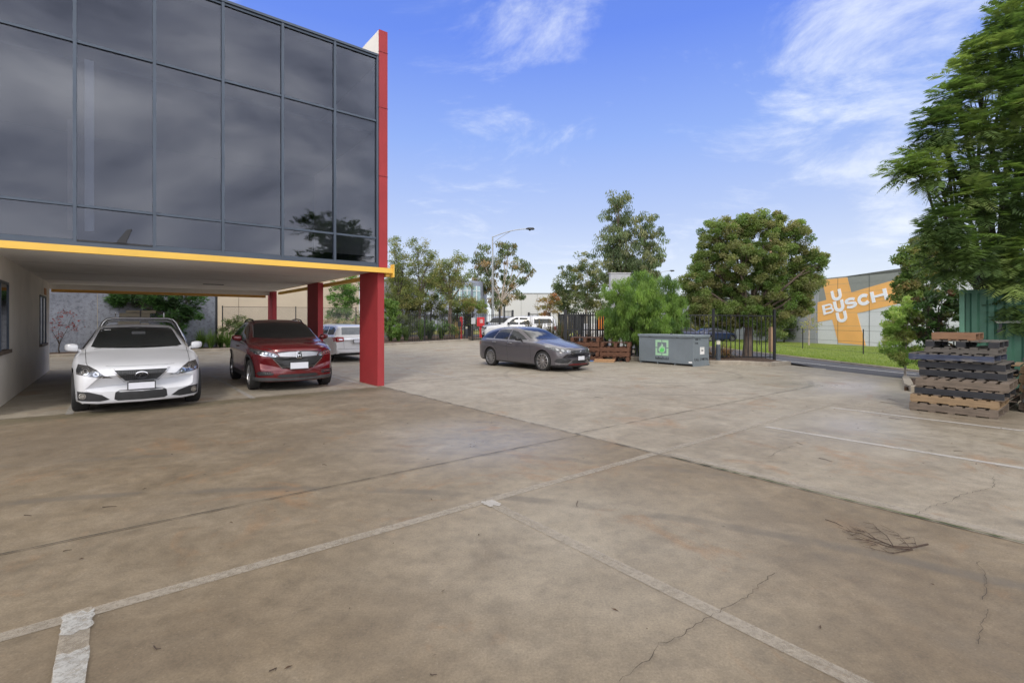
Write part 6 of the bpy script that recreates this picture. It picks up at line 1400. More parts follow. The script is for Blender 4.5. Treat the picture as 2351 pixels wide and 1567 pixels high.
# blue grey office with curved glazed corner, far behind the sparse trees
DO = 62.0; X = lambda px, D=DO: (px - CX) / F * D; Zp = lambda py, D=DO: CAMH + (HY - py) / F * D
BG = mat('blue_grey_render', (.27, .29, .36), .8, var=.06); WG = mat('pale_window', (.30, .42, .46), .15, var=.3, vscale=1.2, spec=.7)
ob = empty('far_office', (X(915), DO, 0), 0, 'blue grey two storey office with a rounded glazed corner behind the sparse trees', 'building')
mb = MB(); mb.box(0, X(1048) - X(915), 0, 14, 0, Zp(640)); mb.build('wall', BG, ob)
arc = [(X(1048) - X(915) + 3.1 * math.sin(t), 3.1 * (1 - math.cos(t)) - 0) for t in np.linspace(0, math.pi / 2, 9)]
pl = [(p[0], p[1]) for p in arc] + [(arc[-1][0], 14), (X(1048) - X(915), 14)]
mb = MB(); k = len(pl); mb.add([(x, y, 0) for x, y in pl] + [(x, y, Zp(643)) for x, y in pl], [tuple(range(k))[::-1], tuple(range(k, 2 * k))] + [(i, (i + 1) % k, k + (i + 1) % k, k + i) for i in range(k)]); mb.build('curved_wall', BG, ob)
for (px0, px1, py0, py1) in ((1051, 1061, 657, 690), (1064, 1081, 655, 690), (1085, 1102, 656, 690), (930, 950, 690, 712), (965, 985, 660, 690), (1000, 1020, 660, 690), (1038, 1048, 660, 690), (1045, 1060, 700, 735), (940, 960, 655, 680)):
    x0, x1 = X(px0) - X(915), X(px1) - X(915); yy = -.05
    if px0 > 1048: 
        t = (x0 - (X(1048) - X(915))) / 3.1; yy = 3.1 * (1 - math.sqrt(max(0, 1 - min(1, t) ** 2))) - .12
    mb = MB(); mb.box(x0, x1, yy, yy + .1 + (0 if px0 < 1048 else .8), Zp(py1), Zp(py0)); w = mb.build('window', WG, ob); mb = MB(); mb.box((x0 + x1) / 2 - .04, (x0 + x1) / 2 + .04, yy - .04, yy - .002, Zp(py1), Zp(py0)); mb.box(x0, x1, yy - .04, yy - .002, (Zp(py1) + Zp(py0)) / 2 + .3, (Zp(py1) + Zp(py0)) / 2 + .36); mb.build('frame', WHITE, w)
gw = building('far_warehouse', 'long pale grey warehouse far down the street behind the utes', (1135 - CX) / F * 95, (1420 - CX) / F * 95, 95, CAMH + (HY - 674) / F * 95, mat('far_clad', (.50, .50, .49), .8, var=.03), depth=20)
for k in range(7): mb = MB(); mb.box(2 + k * 3.1, 2.06 + k * 3.1, -.02, -.003, 0, 6.8); mb.build('panel_joint', CLAD, gw)
building('grey_shed', 'plain grey brick shed left of the sparse trees, beyond the garden', (876 - CX) / F * 48, (925 - CX) / F * 48, 48, 5.6, mat('grey_block', (.24, .25, .27), .85, var=.08), depth=8)
bb = building('blue_shed', 'dark blue grey building between the spreading tree and the warehouse', (1640 - CX) / F * 75, (1880 - CX) / F * 75, 75, 6.6, mat('blue_grey_shed', (.11, .125, .17), .8, var=.1), depth=10)
for k in range(6): mb = MB(); mb.box(1 + k * 2.5, 2.4 + k * 2.5, -.05, -.003, 1.2, 3.0); mb.build('window', WG, bb)
# ================================================================== trees and plants
def leaf_mat(name, rough=.5, trans=.42):
    m = bpy.data.materials.new(name); m.use_nodes = True; t = m.node_tree; p = t.nodes['Principled BSDF']; out = t.nodes['Material Output']
    at = N(t, 'ShaderNodeAttribute', attribute_name='tint'); LK(t, at.outputs['Color'], p.inputs['Base Color']); p.inputs['Roughness'].default_value = rough; p.inputs['Specular IOR Level'].default_value = .35
    tl = N(t, 'ShaderNodeBsdfTranslucent'); br = mixc(t, 1.0, at.outputs['Color'], (1.35, 1.5, .75), 'MULTIPLY'); LK(t, br, tl.inputs['Color'])
    mx = N(t, 'ShaderNodeMixShader', i_Fac=trans); LK(t, p.outputs[0], mx.inputs[1]); LK(t, tl.outputs[0], mx.inputs[2]); LK(t, mx.outputs[0], out.inputs[0]); return m
LEAF = leaf_mat('leaf'); GLOSSL = leaf_mat('glossy_leaf', .3, .2)
BARKM = mat('grey_brown_bark', (.12, .09, .07), .9, var=.35, vscale=6, bump=.6, bscale=25, stretch=(3, 3, .7)); BARKP = mat('pale_bark', (.36, .31, .26), .85, var=.3, vscale=4, bump=.3, stretch=(3, 3, .7)); BARKD = mat('dark_bark', (.045, .035, .028), .9, var=.4, vscale=8, bump=.5)
def quads(name, Cn, D, Sd, L, Wd, col, m, parent, tri=False):
    n = len(Cn); L = np.broadcast_to(L, n)[:, None]; Wd = np.broadcast_to(Wd, n)[:, None]
    v = np.empty((n, 4, 3), np.float32); v[:, 0] = Cn - D * L * .5; v[:, 1] = Cn + Sd * Wd * .5 - D * L * .05; v[:, 2] = Cn + D * L * .5; v[:, 3] = Cn - Sd * Wd * .5 - D * L * .05
    me = bpy.data.meshes.new(name); me.vertices.add(n * 4); me.vertices.foreach_set('co', v.ravel()); me.loops.add(n * 4); me.loops.foreach_set('vertex_index', np.arange(n * 4, dtype=np.int32))
    me.polygons.add(n); me.polygons.foreach_set('loop_start', np.arange(0, n * 4, 4, dtype=np.int32)); me.polygons.foreach_set('loop_total', np.full(n, 4, np.int32)); me.update(calc_edges=True)
    a = me.color_attributes.new('tint', 'FLOAT_COLOR', 'POINT'); c = np.ones((n, 4, 4), np.float32); c[:, :, :3] = col[:, None, :]; a.data.foreach_set('color', c.ravel())
    me.materials.append(m); o = bpy.data.objects.new(name, me); link(o, parent); return o
def unit(a): return a / np.maximum(1e-9, np.linalg.norm(a, axis=1, keepdims=True))
def blend(rg, n, cols, w=None):
    """per clump colour picked between the plant's own leaf colours"""
    cols = np.array(cols); w = w or [1] * len(cols); i = rg.choice(len(cols), n, p=np.array(w) / sum(w)); j = rg.choice(len(cols), n, p=np.array(w) / sum(w)); t = rg.random((n, 1)) * .5
    return cols[i] * (1 - t) + cols[j] * t
GAIN = 2.1
def crown(rg, lobes, csz, per, cols, w=None, fill=.45, flat=.75, density=1.0):
    """clump centres through the lobes -> leaf centres, outward directions, colours"""
    cc, cl = [], []
    for (x, y, z, rx, ry, rz) in lobes:
        n = max(4, int(density * (rx * ry * rz) ** (2 / 3) / csz ** 2 * 2.6)); d = unit(rg.normal(size=(n, 3))); r = (fill + (1 - fill) * rg.random((n, 1)) ** .6)
        cc.append(np.array([x, y, z]) + d * r * np.array([rx, ry, rz])); cl.append(np.full(n, 1.0))
    cc = np.vstack(cc); k = len(cc); ccol = blend(rg, k, cols, w) * (0.78 + .44 * rg.random((k, 1))); sz = csz * (.6 + .7 * rg.random((k, 1)))
    idx = np.repeat(np.arange(k), per); n = len(idx); d = unit(rg.normal(size=(n, 3))); r = rg.random((n, 1)) ** .45
    P0 = cc[idx] + d * r * sz[idx] * np.array([1, 1, flat]); col = ccol[idx] * (.8 + .4 * rg.random((n, 1)))
    return P0, d, np.clip(col * GAIN, 0, .6), cc
def orient(rg, d, mode):
    n = len(d)
    if mode == 'droop': D = unit(d * .35 + rg.normal(size=(n, 3)) * .25 + np.array([0, 0, -1.0]))
    elif mode == 'up': D = unit(d * .5 + rg.normal(size=(n, 3)) * .4 + np.array([0, 0, .8]))
    elif mode == 'flat': D = unit(d * .8 + rg.normal(size=(n, 3)) * .5); D[:, 2] *= .45; D = unit(D)
    else: D = unit(rg.normal(size=(n, 3)) + d * .5)
    Sd = unit(np.cross(D, rg.normal(size=(n, 3)) * .8 + (np.array([0, 0, 1.0]) if mode in ('flat',) else 0))); return D, Sd
def limbs(name, base, fork, lobes, cc, r0, m, parent, seed, twigs=40, sway=.12):
    r = random.Random(seed); mb = MB(); b = Vector(base); f = Vector(fork)
    mid = b.lerp(f, .5) + Vector((r.uniform(-1, 1), r.uniform(-1, 1), 0)) * sway * .5
    mb.tube([b - Vector((0, 0, .2)), b + Vector((0, 0, .15)), mid, f], [r0 * 1.45, r0 * 1.1, r0 * .9, r0 * .75], 12); o = mb.build('trunk', m, parent, smooth=True)
    mb = MB(); tips = []
    for l in lobes:
        c = Vector(l[:3]); h = f.lerp(c, .5) + Vector((r.uniform(-1, 1), r.uniform(-1, 1), r.uniform(-.2, .6))) * sway * 2; st = b.lerp(f, r.uniform(.82, 1)); mb.tube([st, st.lerp(h, .5) + Vector((0, 0, .05)), h, c], [r0 * .5, r0 * .38, r0 * .26, r0 * .12], 8); tips.append((h, c))
    for k in range(min(twigs, len(cc))):
        t = Vector(cc[r.randrange(len(cc))]); h, c = min(tips, key=lambda q: (q[1] - t).length); s = h.lerp(c, r.uniform(.2, 1)); q = s.lerp(t, .5) + Vector((r.uniform(-1, 1), r.uniform(-1, 1), r.uniform(-1, 1))) * sway
        mb.tube([s, q, t], [r0 * .12, r0 * .08, r0 * .03], 5, cap=False)
    mb.build('branches', m, parent, smooth=True); return o
def tree(name, label, base, fork, lobes, csz, per, leaf, cols, seed, mode='rand', w=None, bark=BARKM, r0=.18, m=LEAF, cat='tree', group=None, twigs=40, fill=.45, flat=.75, density=1.0, crown_name='crown'):
    rg = np.random.default_rng(seed); e = empty(name, base, 0, label, cat, group); B = np.array(base)
    lb = [(l[0] - B[0], l[1] - B[1], l[2] - B[2], *l[3:]) for l in lobes]
    P0, d, col, cc = crown(rg, lb, csz, per, cols, w, fill, flat, density); D, Sd = orient(rg, d, mode); n = len(P0)
    quads(crown_name, P0, D, Sd, leaf[0] * (.65 + .7 * rg.random(n)), leaf[1] * (.65 + .7 * rg.random(n)), col, m, e)
    limbs(name, (0, 0, 0), Vector(fork) - Vector(base), lb, cc, r0, bark, e, seed, twigs); return e
def lob(D, items, dy=.8, seed=0):
    """lobes given by photo position and half sizes, set at depth D with their true size"""
    r = random.Random(seed); out = []
    for it in items:
        px, py, rx, ry = it[:4]; off = it[4] if len(it) > 4 else r.uniform(-1, 1) * rx / F * D * .6
        x, y, z = P(px, py, D + off); k = (D + off) / F; out.append((x, y, z, rx * k, rx * k * dy, ry * k))
    return out
def at(px, D, dz=0.0): x = (px - CX) / F * D; return (x, D, H(x, D) + dz)
# the spreading tree behind the fence
D = 22.3; b = at(1716, D)
tree('spreading_tree', 'large spreading tree with rusty green leaves behind the black fence', b, P(1720, 742, D), lob(D, [
    (1650, 540, 42, 44), (1700, 520, 40, 32), (1760, 520, 48, 34), (1815, 545, 45, 42), (1625, 590, 40, 45), (1690, 590, 55, 50), (1770, 590, 60, 55), (1840, 600, 42, 45), (1874, 597, 26, 18), (1600, 650, 36, 42), (1660, 660, 52, 48), (1735, 665, 60, 50), (1810, 665, 50, 50), (1855, 650, 32, 32),
    (1630, 705, 45, 28), (1700, 715, 50, 30), (1775, 712, 48, 32), (1835, 690, 30, 30), (1605, 725, 36, 18), (1680, 735, 50, 18), (1750, 735, 50, 20), (1600, 690, 30, 30), (1846, 662, 22, 24), (1840, 712, 22, 18)], 1.0, 3),
    .25, 230, (.105, .038), [(.055, .088, .022), (.092, .125, .036), (.140, .135, .060), (.110, .108, .048)], 11, 'rand', [3, 4, 2.2, 2], BARKM, .20, twigs=160, density=1.55, fill=.30)
# bright green willow-like bush
D = 20.75; b = at(1475, D)
tree('green_bush', 'bright green weeping bush with fine hanging leaves behind the scrap bin', b, P(1478, 770, D), lob(D, [
    (1415, 672, 36, 30), (1470, 660, 42, 30), (1525, 668, 38, 32), (1555, 700, 30, 34), (1405, 715, 34, 40), (1455, 720, 48, 48), (1515, 725, 48, 48), (1560, 735, 26, 26), (1425, 760, 40, 34), (1485, 775, 45, 34), (1530, 770, 35, 30), (1490, 810, 26, 20, .3), (1470, 700, 60, 50), (1440, 745, 50, 45), (1520, 745, 50, 45)], .62, 5),
    .20, 150, (.17, .015), [(.080, .130, .026), (.110, .165, .036), (.060, .105, .024), (.036, .070, .018)], 12, 'droop', [4, 3, 3, 1.5], BARKD, .07, cat='bush', twigs=80, density=1.7, flat=1.1, fill=.3)
# eucalypts beyond the street
EU = [(.055, .075, .035), (.080, .100, .048), (.115, .115, .06), (.038, .055, .026)]
D = 50; tree('gum_tree', 'tall gum tree with a pointed crown rising above the green bush', at(1425, D), P(1425, 660, D), lob(D, [(1418, 462, 30, 22), (1420, 500, 42, 30), (1405, 545, 38, 34), (1440, 560, 40, 34), (1420, 600, 50, 34), (1400, 630, 34, 24), (1450, 625, 34, 28), (1400, 580, 38, 25)], 1, 1), .62, 75, (.30, .085), EU, 21, 'droop', None, BARKM, .22, twigs=90, density=1.5, fill=.3)
D = 49; tree('gum_tree', 'rounded gum tree right of the pointed one, above the green bush', at(1492, D), P(1492, 680, D), lob(D, [(1480, 512, 28, 24), (1490, 550, 36, 34), (1500, 590, 30, 28), (1480, 600, 32, 34), (1495, 640, 28, 30), (1475, 655, 30, 30)], 1, 2), .55, 70, (.30, .085), EU, 22, 'droop', None, BARKM, .16, twigs=70, density=1.35, fill=.3)
D = 58; tree('gum_tree', 'medium gum tree leaning on the left of the tall pointed one', at(1345, D), P(1345, 700, D), lob(D, [(1348, 602, 26, 24), (1340, 645, 34, 32), (1370, 640, 30, 30), (1355, 680, 34, 30), (1375, 700, 25, 22), (1330, 690, 22, 26)], 1, 3), .60, 70, (.32, .09), EU + [(.15, .13, .05)], 23, 'rand', None, BARKP, .17, twigs=60, density=1.4)
D = 60; tree('gum_tree', 'small dense gum tree left of the medium one, above the far fence', at(1302, D), P(1303, 710, D), lob(D, [(1303, 625, 20, 18), (1295, 655, 28, 24), (1312, 670, 26, 26), (1290, 685, 24, 24), (1308, 705, 24, 18)], 1, 4), .58, 70, (.32, .09), EU, 24, 'rand', None, BARKP, .15, twigs=50, density=1.4)
D = 56; tree('olive_shrub', 'olive and rusty small tree beside the far fence', at(1258, D), P(1258, 722, D), lob(D, [(1262, 690, 22, 16), (1245, 700, 16, 14), (1276, 702, 18, 18), (1256, 718, 20, 10)], 1, 4), .45, 50, (.24, .08), [(.11, .11, .04), (.15, .11, .045), (.17, .08, .04)], 25, 'rand', None, BARKM, .08, twigs=40, density=1.1)
D = 66; tree('gum_tree', 'open gum tree with rusty tips behind the tall street lamp', at(1150, D), P(1150, 690, D), lob(D, [(1105, 590, 24, 28), (1125, 620, 30, 34), (1100, 640, 24, 30), (1160, 580, 22, 26), (1168, 570, 18, 18), (1182, 605, 20, 14), (1205, 615, 20, 16), (1215, 630, 12, 18), (1165, 650, 26, 26), (1190, 680, 18, 16), (1120, 665, 26, 24), (1200, 650, 14, 14), (1145, 690, 26, 22)], 1, 5), .62, 60, (.36, .11), EU + [(.17, .11, .06)], 26, 'droop', None, BARKP, .24, twigs=90, density=1.15, fill=.3)
D = 44; tree('round_shrub_tree', 'small round topped tree before the glazed office corner', at(1084, D), P(1084, 728, D), lob(D, [(1078, 690, 18, 12), (1095, 698, 20, 12), (1074, 704, 16, 12), (1106, 708, 14, 10), (1088, 710, 20, 12)], 1, 6), .34, 70, (.17, .055), [(.085, .13, .03), (.12, .14, .045), (.16, .13, .06)], 27, 'rand', None, BARKM, .07, twigs=30, density=1.5)
# sparse half-bare trees left of the gateway
SP = [(.095, .110, .035), (.14, .13, .05), (.065, .085, .03)]
for i, (px, D, items, lb, bark) in enumerate((
    (1035, 40.5, [(1030, 610, 28, 24), (1055, 600, 22, 24), (1010, 620, 22, 24), (1040, 640, 36, 22), (1060, 650, 24, 18), (1010, 660, 26, 20), (1035, 690, 26, 22)], 'half bare tree with a thick rusty trunk behind the black fence', BARKM),
    (965, 42, [(960, 570, 24, 28), (985, 600, 28, 28), (950, 610, 26, 26), (975, 650, 34, 26), (1000, 640, 22, 26), (965, 690, 30, 22)], 'slim leafy tree between the red fin and the half bare tree', BARKM),
    (915, 41, [(905, 570, 20, 34), (925, 600, 24, 28), (900, 620, 24, 26), (918, 650, 30, 28), (935, 680, 26, 26), (905, 690, 26, 26)], 'thin upright tree just right of the red corner column', BARKD))):
    tree('sparse_tree', lb, at(px, D), P(px, 680, D), lob(D, items, 1, 30 + i), .42, 55, (.14, .055), SP, 31 + i, 'rand', None, bark, .17 if i == 0 else .10, twigs=260, density=2.0, fill=.15, group='sparse trees left of the gateway')
for i, (px, D, items, lb) in enumerate(((990, 46, [(985, 640, 30, 22), (1010, 665, 30, 24), (970, 690, 30, 30), (1000, 715, 30, 24), (1035, 725, 26, 20)], 'dense bushy tree in the gap behind the slim leafy tree'), (940, 47, [(930, 640, 26, 24), (945, 680, 30, 30), (915, 700, 28, 26), (950, 720, 30, 22), (900, 660, 24, 30)], 'dark bushy tree behind the thin upright tree'), (1050, 45, [(1055, 690, 20, 16), (1065, 715, 22, 18), (1045, 740, 24, 16), (1085, 745, 24, 14)], 'olive bushes behind the black cabinet by the gateway'))):
    tree('bushy_tree', lb, at(px, D), P(px, 700, D), lob(D, items, .8, 130 + i), .45, 90, (.18, .07), [(.045, .06, .025), (.07, .085, .034), (.10, .10, .04)], 131 + i, 'rand', None, BARKD, .08, twigs=80, density=1.4)
# jacaranda seedling between the columns, big fern-leaved shrub in front of the stained wall
JC = [(.040, .085, .022), (.060, .115, .028), (.090, .145, .042)]
D = 35; tree('leafy_tree', 'fresh green feathery tree seen between the two front red columns', at(797, D), P(795, 700, D), lob(D, [(785, 665, 26, 22), (812, 655, 26, 24), (775, 700, 28, 26), (810, 705, 26, 30), (765, 720, 18, 14), (800, 735, 30, 16)], .9, 8), .34, 80, (.22, .055), JC, 41, 'flat', None, BARKM, .07, twigs=80, density=1.2)
D = 25.9
tree('wall_creeper', 'dark green feathery tree spreading over the stained wall behind the white coupe', at(410, D), P(412, 735, D), lob(D, [(255, 675, 30, 14), (300, 685, 55, 18), (370, 680, 50, 26), (430, 690, 40, 34), (400, 720, 36, 36), (440, 725, 24, 26), (390, 755, 30, 30), (270, 690, 34, 12), (350, 705, 30, 18)], .55, 9), .36, 110, (.26, .06), [(.022, .050, .016), (.034, .070, .022), (.018, .036, .014)], 42, 'flat', None, BARKD, .08, twigs=80, density=1.4)
D = 21.2; tree('red_maple', 'sparse small maple with red leaves at the foot of the stained wall', at(136, D + 2), P(136, 790, D + 2), lob(D + 2, [(150, 735, 26, 18), (130, 760, 20, 14), (165, 725, 18, 14), (120, 740, 16, 16), (172, 752, 12, 6)], .8, 10), .26, 10, (.11, .05), [(.12, .018, .018), (.08, .015, .015)], 43, 'flat', None, BARKD, .03, twigs=120, density=.9)
D = 34; tree('garden_shrub', 'round green shrub just right of the red corner column', at(893, D), P(893, 760, D), lob(D, [(890, 700, 22, 18), (902, 715, 16, 22), (885, 735, 24, 24), (900, 755, 20, 18)], .9, 11), .25, 90, (.14, .05), [(.065, .11, .028), (.10, .15, .04), (.045, .08, .02)], 44, 'rand', None, BARKD, .04, cat='shrub', density=1.4, group='shrubs of the garden bed')
for i, (px, D, items, cols, lb) in enumerate((
    (560, 28, [(545, 740, 26, 16), (575, 748, 24, 14), (530, 756, 20, 14)], [(.05, .07, .03), (.08, .09, .04)], 'low dark shrub at the foot of the chain link fence'),
    (935, 36, [(925, 738, 22, 16), (948, 745, 20, 14), (935, 760, 24, 12)], [(.045, .06, .03), (.07, .08, .045)], 'grey green mounded shrub in front of the sparse trees'),
    (975, 37, [(970, 745, 16, 12), (990, 748, 16, 12), (978, 760, 20, 10)], [(.05, .09, .03), (.09, .13, .04)], 'leafy shrub between the mounded shrub and the half bare trunk'),
    (1035, 37.6, [(1030, 752, 16, 12), (1046, 758, 14, 10)], [(.06, .10, .03), (.11, .13, .04)], 'leafy shrub at the foot of the half bare trunk'),
    (780, 34, [(760, 742, 24, 10), (800, 745, 26, 10), (830, 742, 20, 12)], [(.22, .17, .12), (.26, .22, .16)], 'pinkish dry flowering shrub behind the white wagon'))):
    tree('garden_shrub', lb, at(px, D), P(px, items[-1][1], D), lob(D, items, .8, 50 + i), .22, 80, (.10, .04), cols, 51 + i, 'rand', None, BARKD, .03, cat='shrub', density=1.3, group='shrubs of the garden bed')
# belt of shrubs, birch and bushes before the blue building
for i, (px, D, items, cols, lb, cat) in enumerate((
    (1680, 55, [(1620, 700, 40, 34), (1660, 720, 40, 34), (1700, 715, 40, 34), (1600, 740, 30, 22), (1650, 752, 40, 16)], [(.05, .085, .03), (.10, .12, .04), (.13, .11, .04)], 'mixed dark thicket behind the fence, left of the spreading tree trunk', 'bushes'),
    (1800, 50, [(1750, 735, 40, 30), (1790, 745, 36, 26), (1825, 758, 30, 16), (1800, 715, 30, 30), (1770, 765, 40, 12)], [(.055, .085, .03), (.095, .11, .04), (.04, .06, .022)], 'dark green thicket on the lawn behind the fence end post', 'bushes'),
    (1872, 52, [(1860, 735, 24, 28), (1880, 750, 20, 26), (1850, 758, 22, 18), (1890, 720, 14, 26)], [(.12, .12, .04), (.16, .13, .05), (.08, .09, .03)], 'olive bush against the corner of the orange warehouse', 'bush'))):
    tree('thicket', lb, at(px, D), P(px, items[0][1] + 20, D), lob(D, items, .9, 60 + i), .60, 80, (.30, .10), cols, 61 + i, 'rand', None, BARKD, .08, cat=cat, density=1.5)
D = 44; tree('birch_tree', 'slender white stemmed birch before the warehouse corner', at(1857, D), P(1860, 720, D), lob(D, [(1862, 735, 14, 22), (1850, 750, 14, 16), (1872, 742, 12, 20)], .9, 14), .30, 16, (.13, .07), [(.18, .16, .05), (.12, .13, .04)], 71, 'rand', None, BARKP, .07, twigs=60, density=.9)
# bed behind the container: light bush, autumn tinted tree, dark magnolia
D = 15.6
tree('light_bush', 'pale green lanky bush right of the orange warehouse, behind the pallets', at(2078, D), P(2080, 770, D), lob(D, [(2078, 710, 34, 30), (2052, 735, 26, 26), (2060, 765, 26, 26), (2072, 822, 28, 14), (2098, 815, 30, 20), (2050, 795, 20, 20), (2060, 745, 28, 26), (2090, 750, 32, 30), (2055, 780, 22, 24), (2085, 790, 30, 28), (2068, 812, 32, 12), (2095, 720, 24, 26)], .8, 15), .17, 110, (.125, .032), [(.14, .205, .050), (.20, .26, .085), (.10, .155, .038), (.23, .245, .09)], 81, 'rand', None, BARKP, .03, cat='bush', twigs=120, density=1.25)
D = 17.5
tree('tinted_tree', 'tree with tan tipped leaves between the orange warehouse and the container', at(2135, D), P(2135, 680, D), lob(D, [(2092, 598, 30, 30), (2120, 580, 34, 34), (2088, 640, 28, 30), (2110, 640, 40, 40), (2074, 672, 18, 22), (2140, 620, 40, 50), (2150, 560, 34, 30), (2120, 680, 36, 24), (2078, 610, 20, 26), (2072, 645, 16, 18)], .9, 16), .24, 150, (.13, .045), [(.055, .090, .024), (.10, .125, .04), (.24, .175, .085), (.075, .105, .032)], 82, 'rand', [3, 3, 2.5, 3], BARKM, .10, twigs=100, density=1.4)
D = 15.0
tree('magnolia', 'dark glossy magnolia with rust backed leaves left of the container', at(2155, D), P(2155, 740, D), lob(D, [(2130, 700, 26, 34), (2165, 690, 34, 40), (2135, 745, 30, 34), (2175, 745, 28, 34), (2150, 785, 34, 26), (2120, 775, 22, 22), (2190, 700, 22, 34)], .7, 17), .19, 42, (.15, .065), [(.030, .060, .016), (.045, .075, .022), (.022, .042, .013), (.10, .05, .03)], 83, 'rand', [4, 3, 3, .8], BARKD, .06, m=GLOSSL, twigs=120, density=1.25)
# ---- the feathery tree overhanging the container
def fronds(rg, origins, dirs, cols, length=.42, pairs=12):
    n = len(origins); C_, D_, S_, L_, W_, K_ = [], [], [], [], [], []
    up = np.array([0, 0, 1.0]); side = unit(np.cross(dirs, up)); nrm = unit(np.cross(side, dirs)); ln = length * (.7 + .6 * rg.random((n, 1)))
    for k in range(pairs):
        t = (k + .8) / pairs; bend = -.30 * t * t; base = origins + dirs * ln * t + up * ln * bend
        prof = math.sin(math.pi * min(1, .22 + .80 * t)) * .42 + .08
        for s in (1, -1):
            pd = unit(dirs * .55 + side * s * .85 + up * (-.16 - .25 * t) + rg.normal(size=(n, 3)) * .10); pl = ln * prof
            C_.append(base + pd * pl * .5); D_.append(pd); S_.append(unit(np.cross(pd, nrm) + rg.normal(size=(n, 3)) * .15)); L_.append(pl[:, 0]); W_.append(pl[:, 0] * .17); K_.append(cols * (.85 + .3 * rg.random((n, 1))))
    b = origins + dirs * ln * .5 - up * ln * .06; C_.append(b); D_.append(unit(dirs - up * .15)); S_.append(side); L_.append(ln[:, 0]); W_.append(np.full(n, .008)); K_.append(cols * .8)
    return [np.concatenate(q) for q in (C_, D_, S_, L_, W_, K_)]
def feathery(label, base, lobes, seed, per=20, csz=.34, cols=((.044, .072, .024), (.066, .098, .032), (.112, .142, .050), (.030, .050, .018)), length=.40, name='feathery_tree', dens=1.25, pull=(0, 0, 0)):
    rg = np.random.default_rng(seed); e = empty(name, base, 0, label, 'tree'); B = np.array(base); lb = [(l[0] - B[0], l[1] - B[1], l[2] - B[2], *l[3:]) for l in lobes]
    P0, d, col, cc = crown(rg, lb, csz, per, cols, [3, 4, 2, 2], .25, .85, dens)
    ctr = np.array([0, 0, 3.5]); out = P0 - ctr; out[:, 2] *= .55; dirs = unit(unit(out) * .8 + d * .75 + rg.normal(size=d.shape) * .42 + np.array([0, 0, .0]) + np.array(pull)); dirs[:, 2] = np.clip(dirs[:, 2], -.65, .6); dirs = unit(dirs)
    q = fronds(rg, P0, dirs, col, length); quads('crown', *q[:3], q[3], q[4], q[5], LEAF, e); limbs(name, (0, 0, 0), (0, 0, 2.3), lb, cc, .16, BARKD, e, seed, 160, .18); return e
D = 11.0
L1 = lob(D, [(2345, 25, 14, 20, 0), (2345, 80, 34, 26), (2300, 95, 30, 22), (2262, 125, 24, 18), (2232, 165, 26, 18), (2300, 160, 46, 34), (2345, 175, 46, 40), (2200, 215, 28, 16), (2250, 225, 44, 28), (2320, 250, 60, 44), (2170, 280, 26, 16), (2150, 300, 20, 12), (2225, 300, 44, 26), (2280, 330, 54, 34), (2345, 340, 50, 44), (2180, 345, 36, 20), (2140, 370, 34, 18), (2095, 388, 30, 12), (2120, 405, 32, 13), (2190, 395, 46, 26), (2260, 410, 54, 36), (2335, 430, 54, 44), (2215, 455, 44, 26), (2250, 490, 54, 34), (2330, 520, 60, 50), (2170, 500, 30, 16), (2150, 530, 34, 18), (2200, 540, 48, 28), (2165, 570, 34, 18), (2230, 590, 60, 34), (2180, 605, 40, 20), (2300, 590, 56, 44), (2350, 600, 44, 50), (2325, 650, 30, 20), (2345, 670, 34, 34), (2325, 695, 26, 12), (2340, 725, 26, 20),
    (2450, 200, 90, 90), (2470, 420, 100, 90), (2460, 600, 90, 60), (2420, 60, 60, 60)], .9, 18)
feathery('big dark green tree with feathery fronds reaching in at the right edge over the container', (13.3, 13.6, H(13.3, 13.6)), L1, 91, per=11, length=.44, dens=1.0, csz=.25, pull=(-.45, -.1, -.05))
# its neighbour behind the viewer to the right, seen mirrored in the end panes of the office
b = (18.2, -2.2, H(18, -2))
rx = random.Random(5); L2 = [(b[0] + rx.uniform(-1.6, 1.6), b[1] + rx.uniform(-1.6, 1.6), rx.uniform(2.6, 8.2), 1.6, 1.6, 1.2) for _ in range(20)]
feathery('feathery tree mirrored in the lower right panes of the office', b, L2, 92, per=9, csz=.5, length=.6, dens=1.1)
# ---- strappy tussocks along the kerb
def tussock(seed, n, length, cols, wd=.022, spread=.9, name='tussock', label='', cat='tussock', group=None, loc=(0, 0, 0), stiff=.35):
    rg = np.random.default_rng(seed); e = empty(name, loc, 0, label, cat, group); vs, fs, cl = [], [], []
    for i in range(n):
        a = rg.uniform(0, 2 * math.pi); le = length * rg.uniform(.55, 1.1); sp = spread * rg.uniform(.15, 1) * le * .75; ro = rg.uniform(0, .10) * length
        c = np.minimum(.6, np.array(cols[rg.integers(len(cols))]) * rg.uniform(.75, 1.25) * 1.4); p0 = len(vs); K = 5; tw = rg.uniform(-.4, .4)
        for k in range(K + 1):
            t = k / K; r_ = ro + sp * t ** 1.5; z = le * (t * (1 + stiff) - (1 - .2 + stiff * .5) * t * t * (sp / le) * 1.3); w_ = wd * (1 - t) ** .6 * .5 + .0008; x, y = math.cos(a + tw * t) * r_, math.sin(a + tw * t) * r_; sx, sy = -math.sin(a) * w_, math.cos(a) * w_
            vs += [(x + sx, y + sy, max(.0, z)), (x - sx, y - sy, max(.0, z))]; cl += [c, c]
        fs += [(p0 + 2 * k, p0 + 2 * k + 1, p0 + 2 * k + 3, p0 + 2 * k + 2) for k in range(K)]
    me = bpy.data.meshes.new('blades'); me.from_pydata(vs, [], fs); me.materials.append(LEAF); at_ = me.color_attributes.new('tint', 'FLOAT_COLOR', 'POINT'); c4 = np.ones((len(vs), 4), np.float32); c4[:, :3] = np.array(cl); at_.data.foreach_set('color', c4.ravel())
    o = bpy.data.objects.new('blades', me); link(o, e); return e
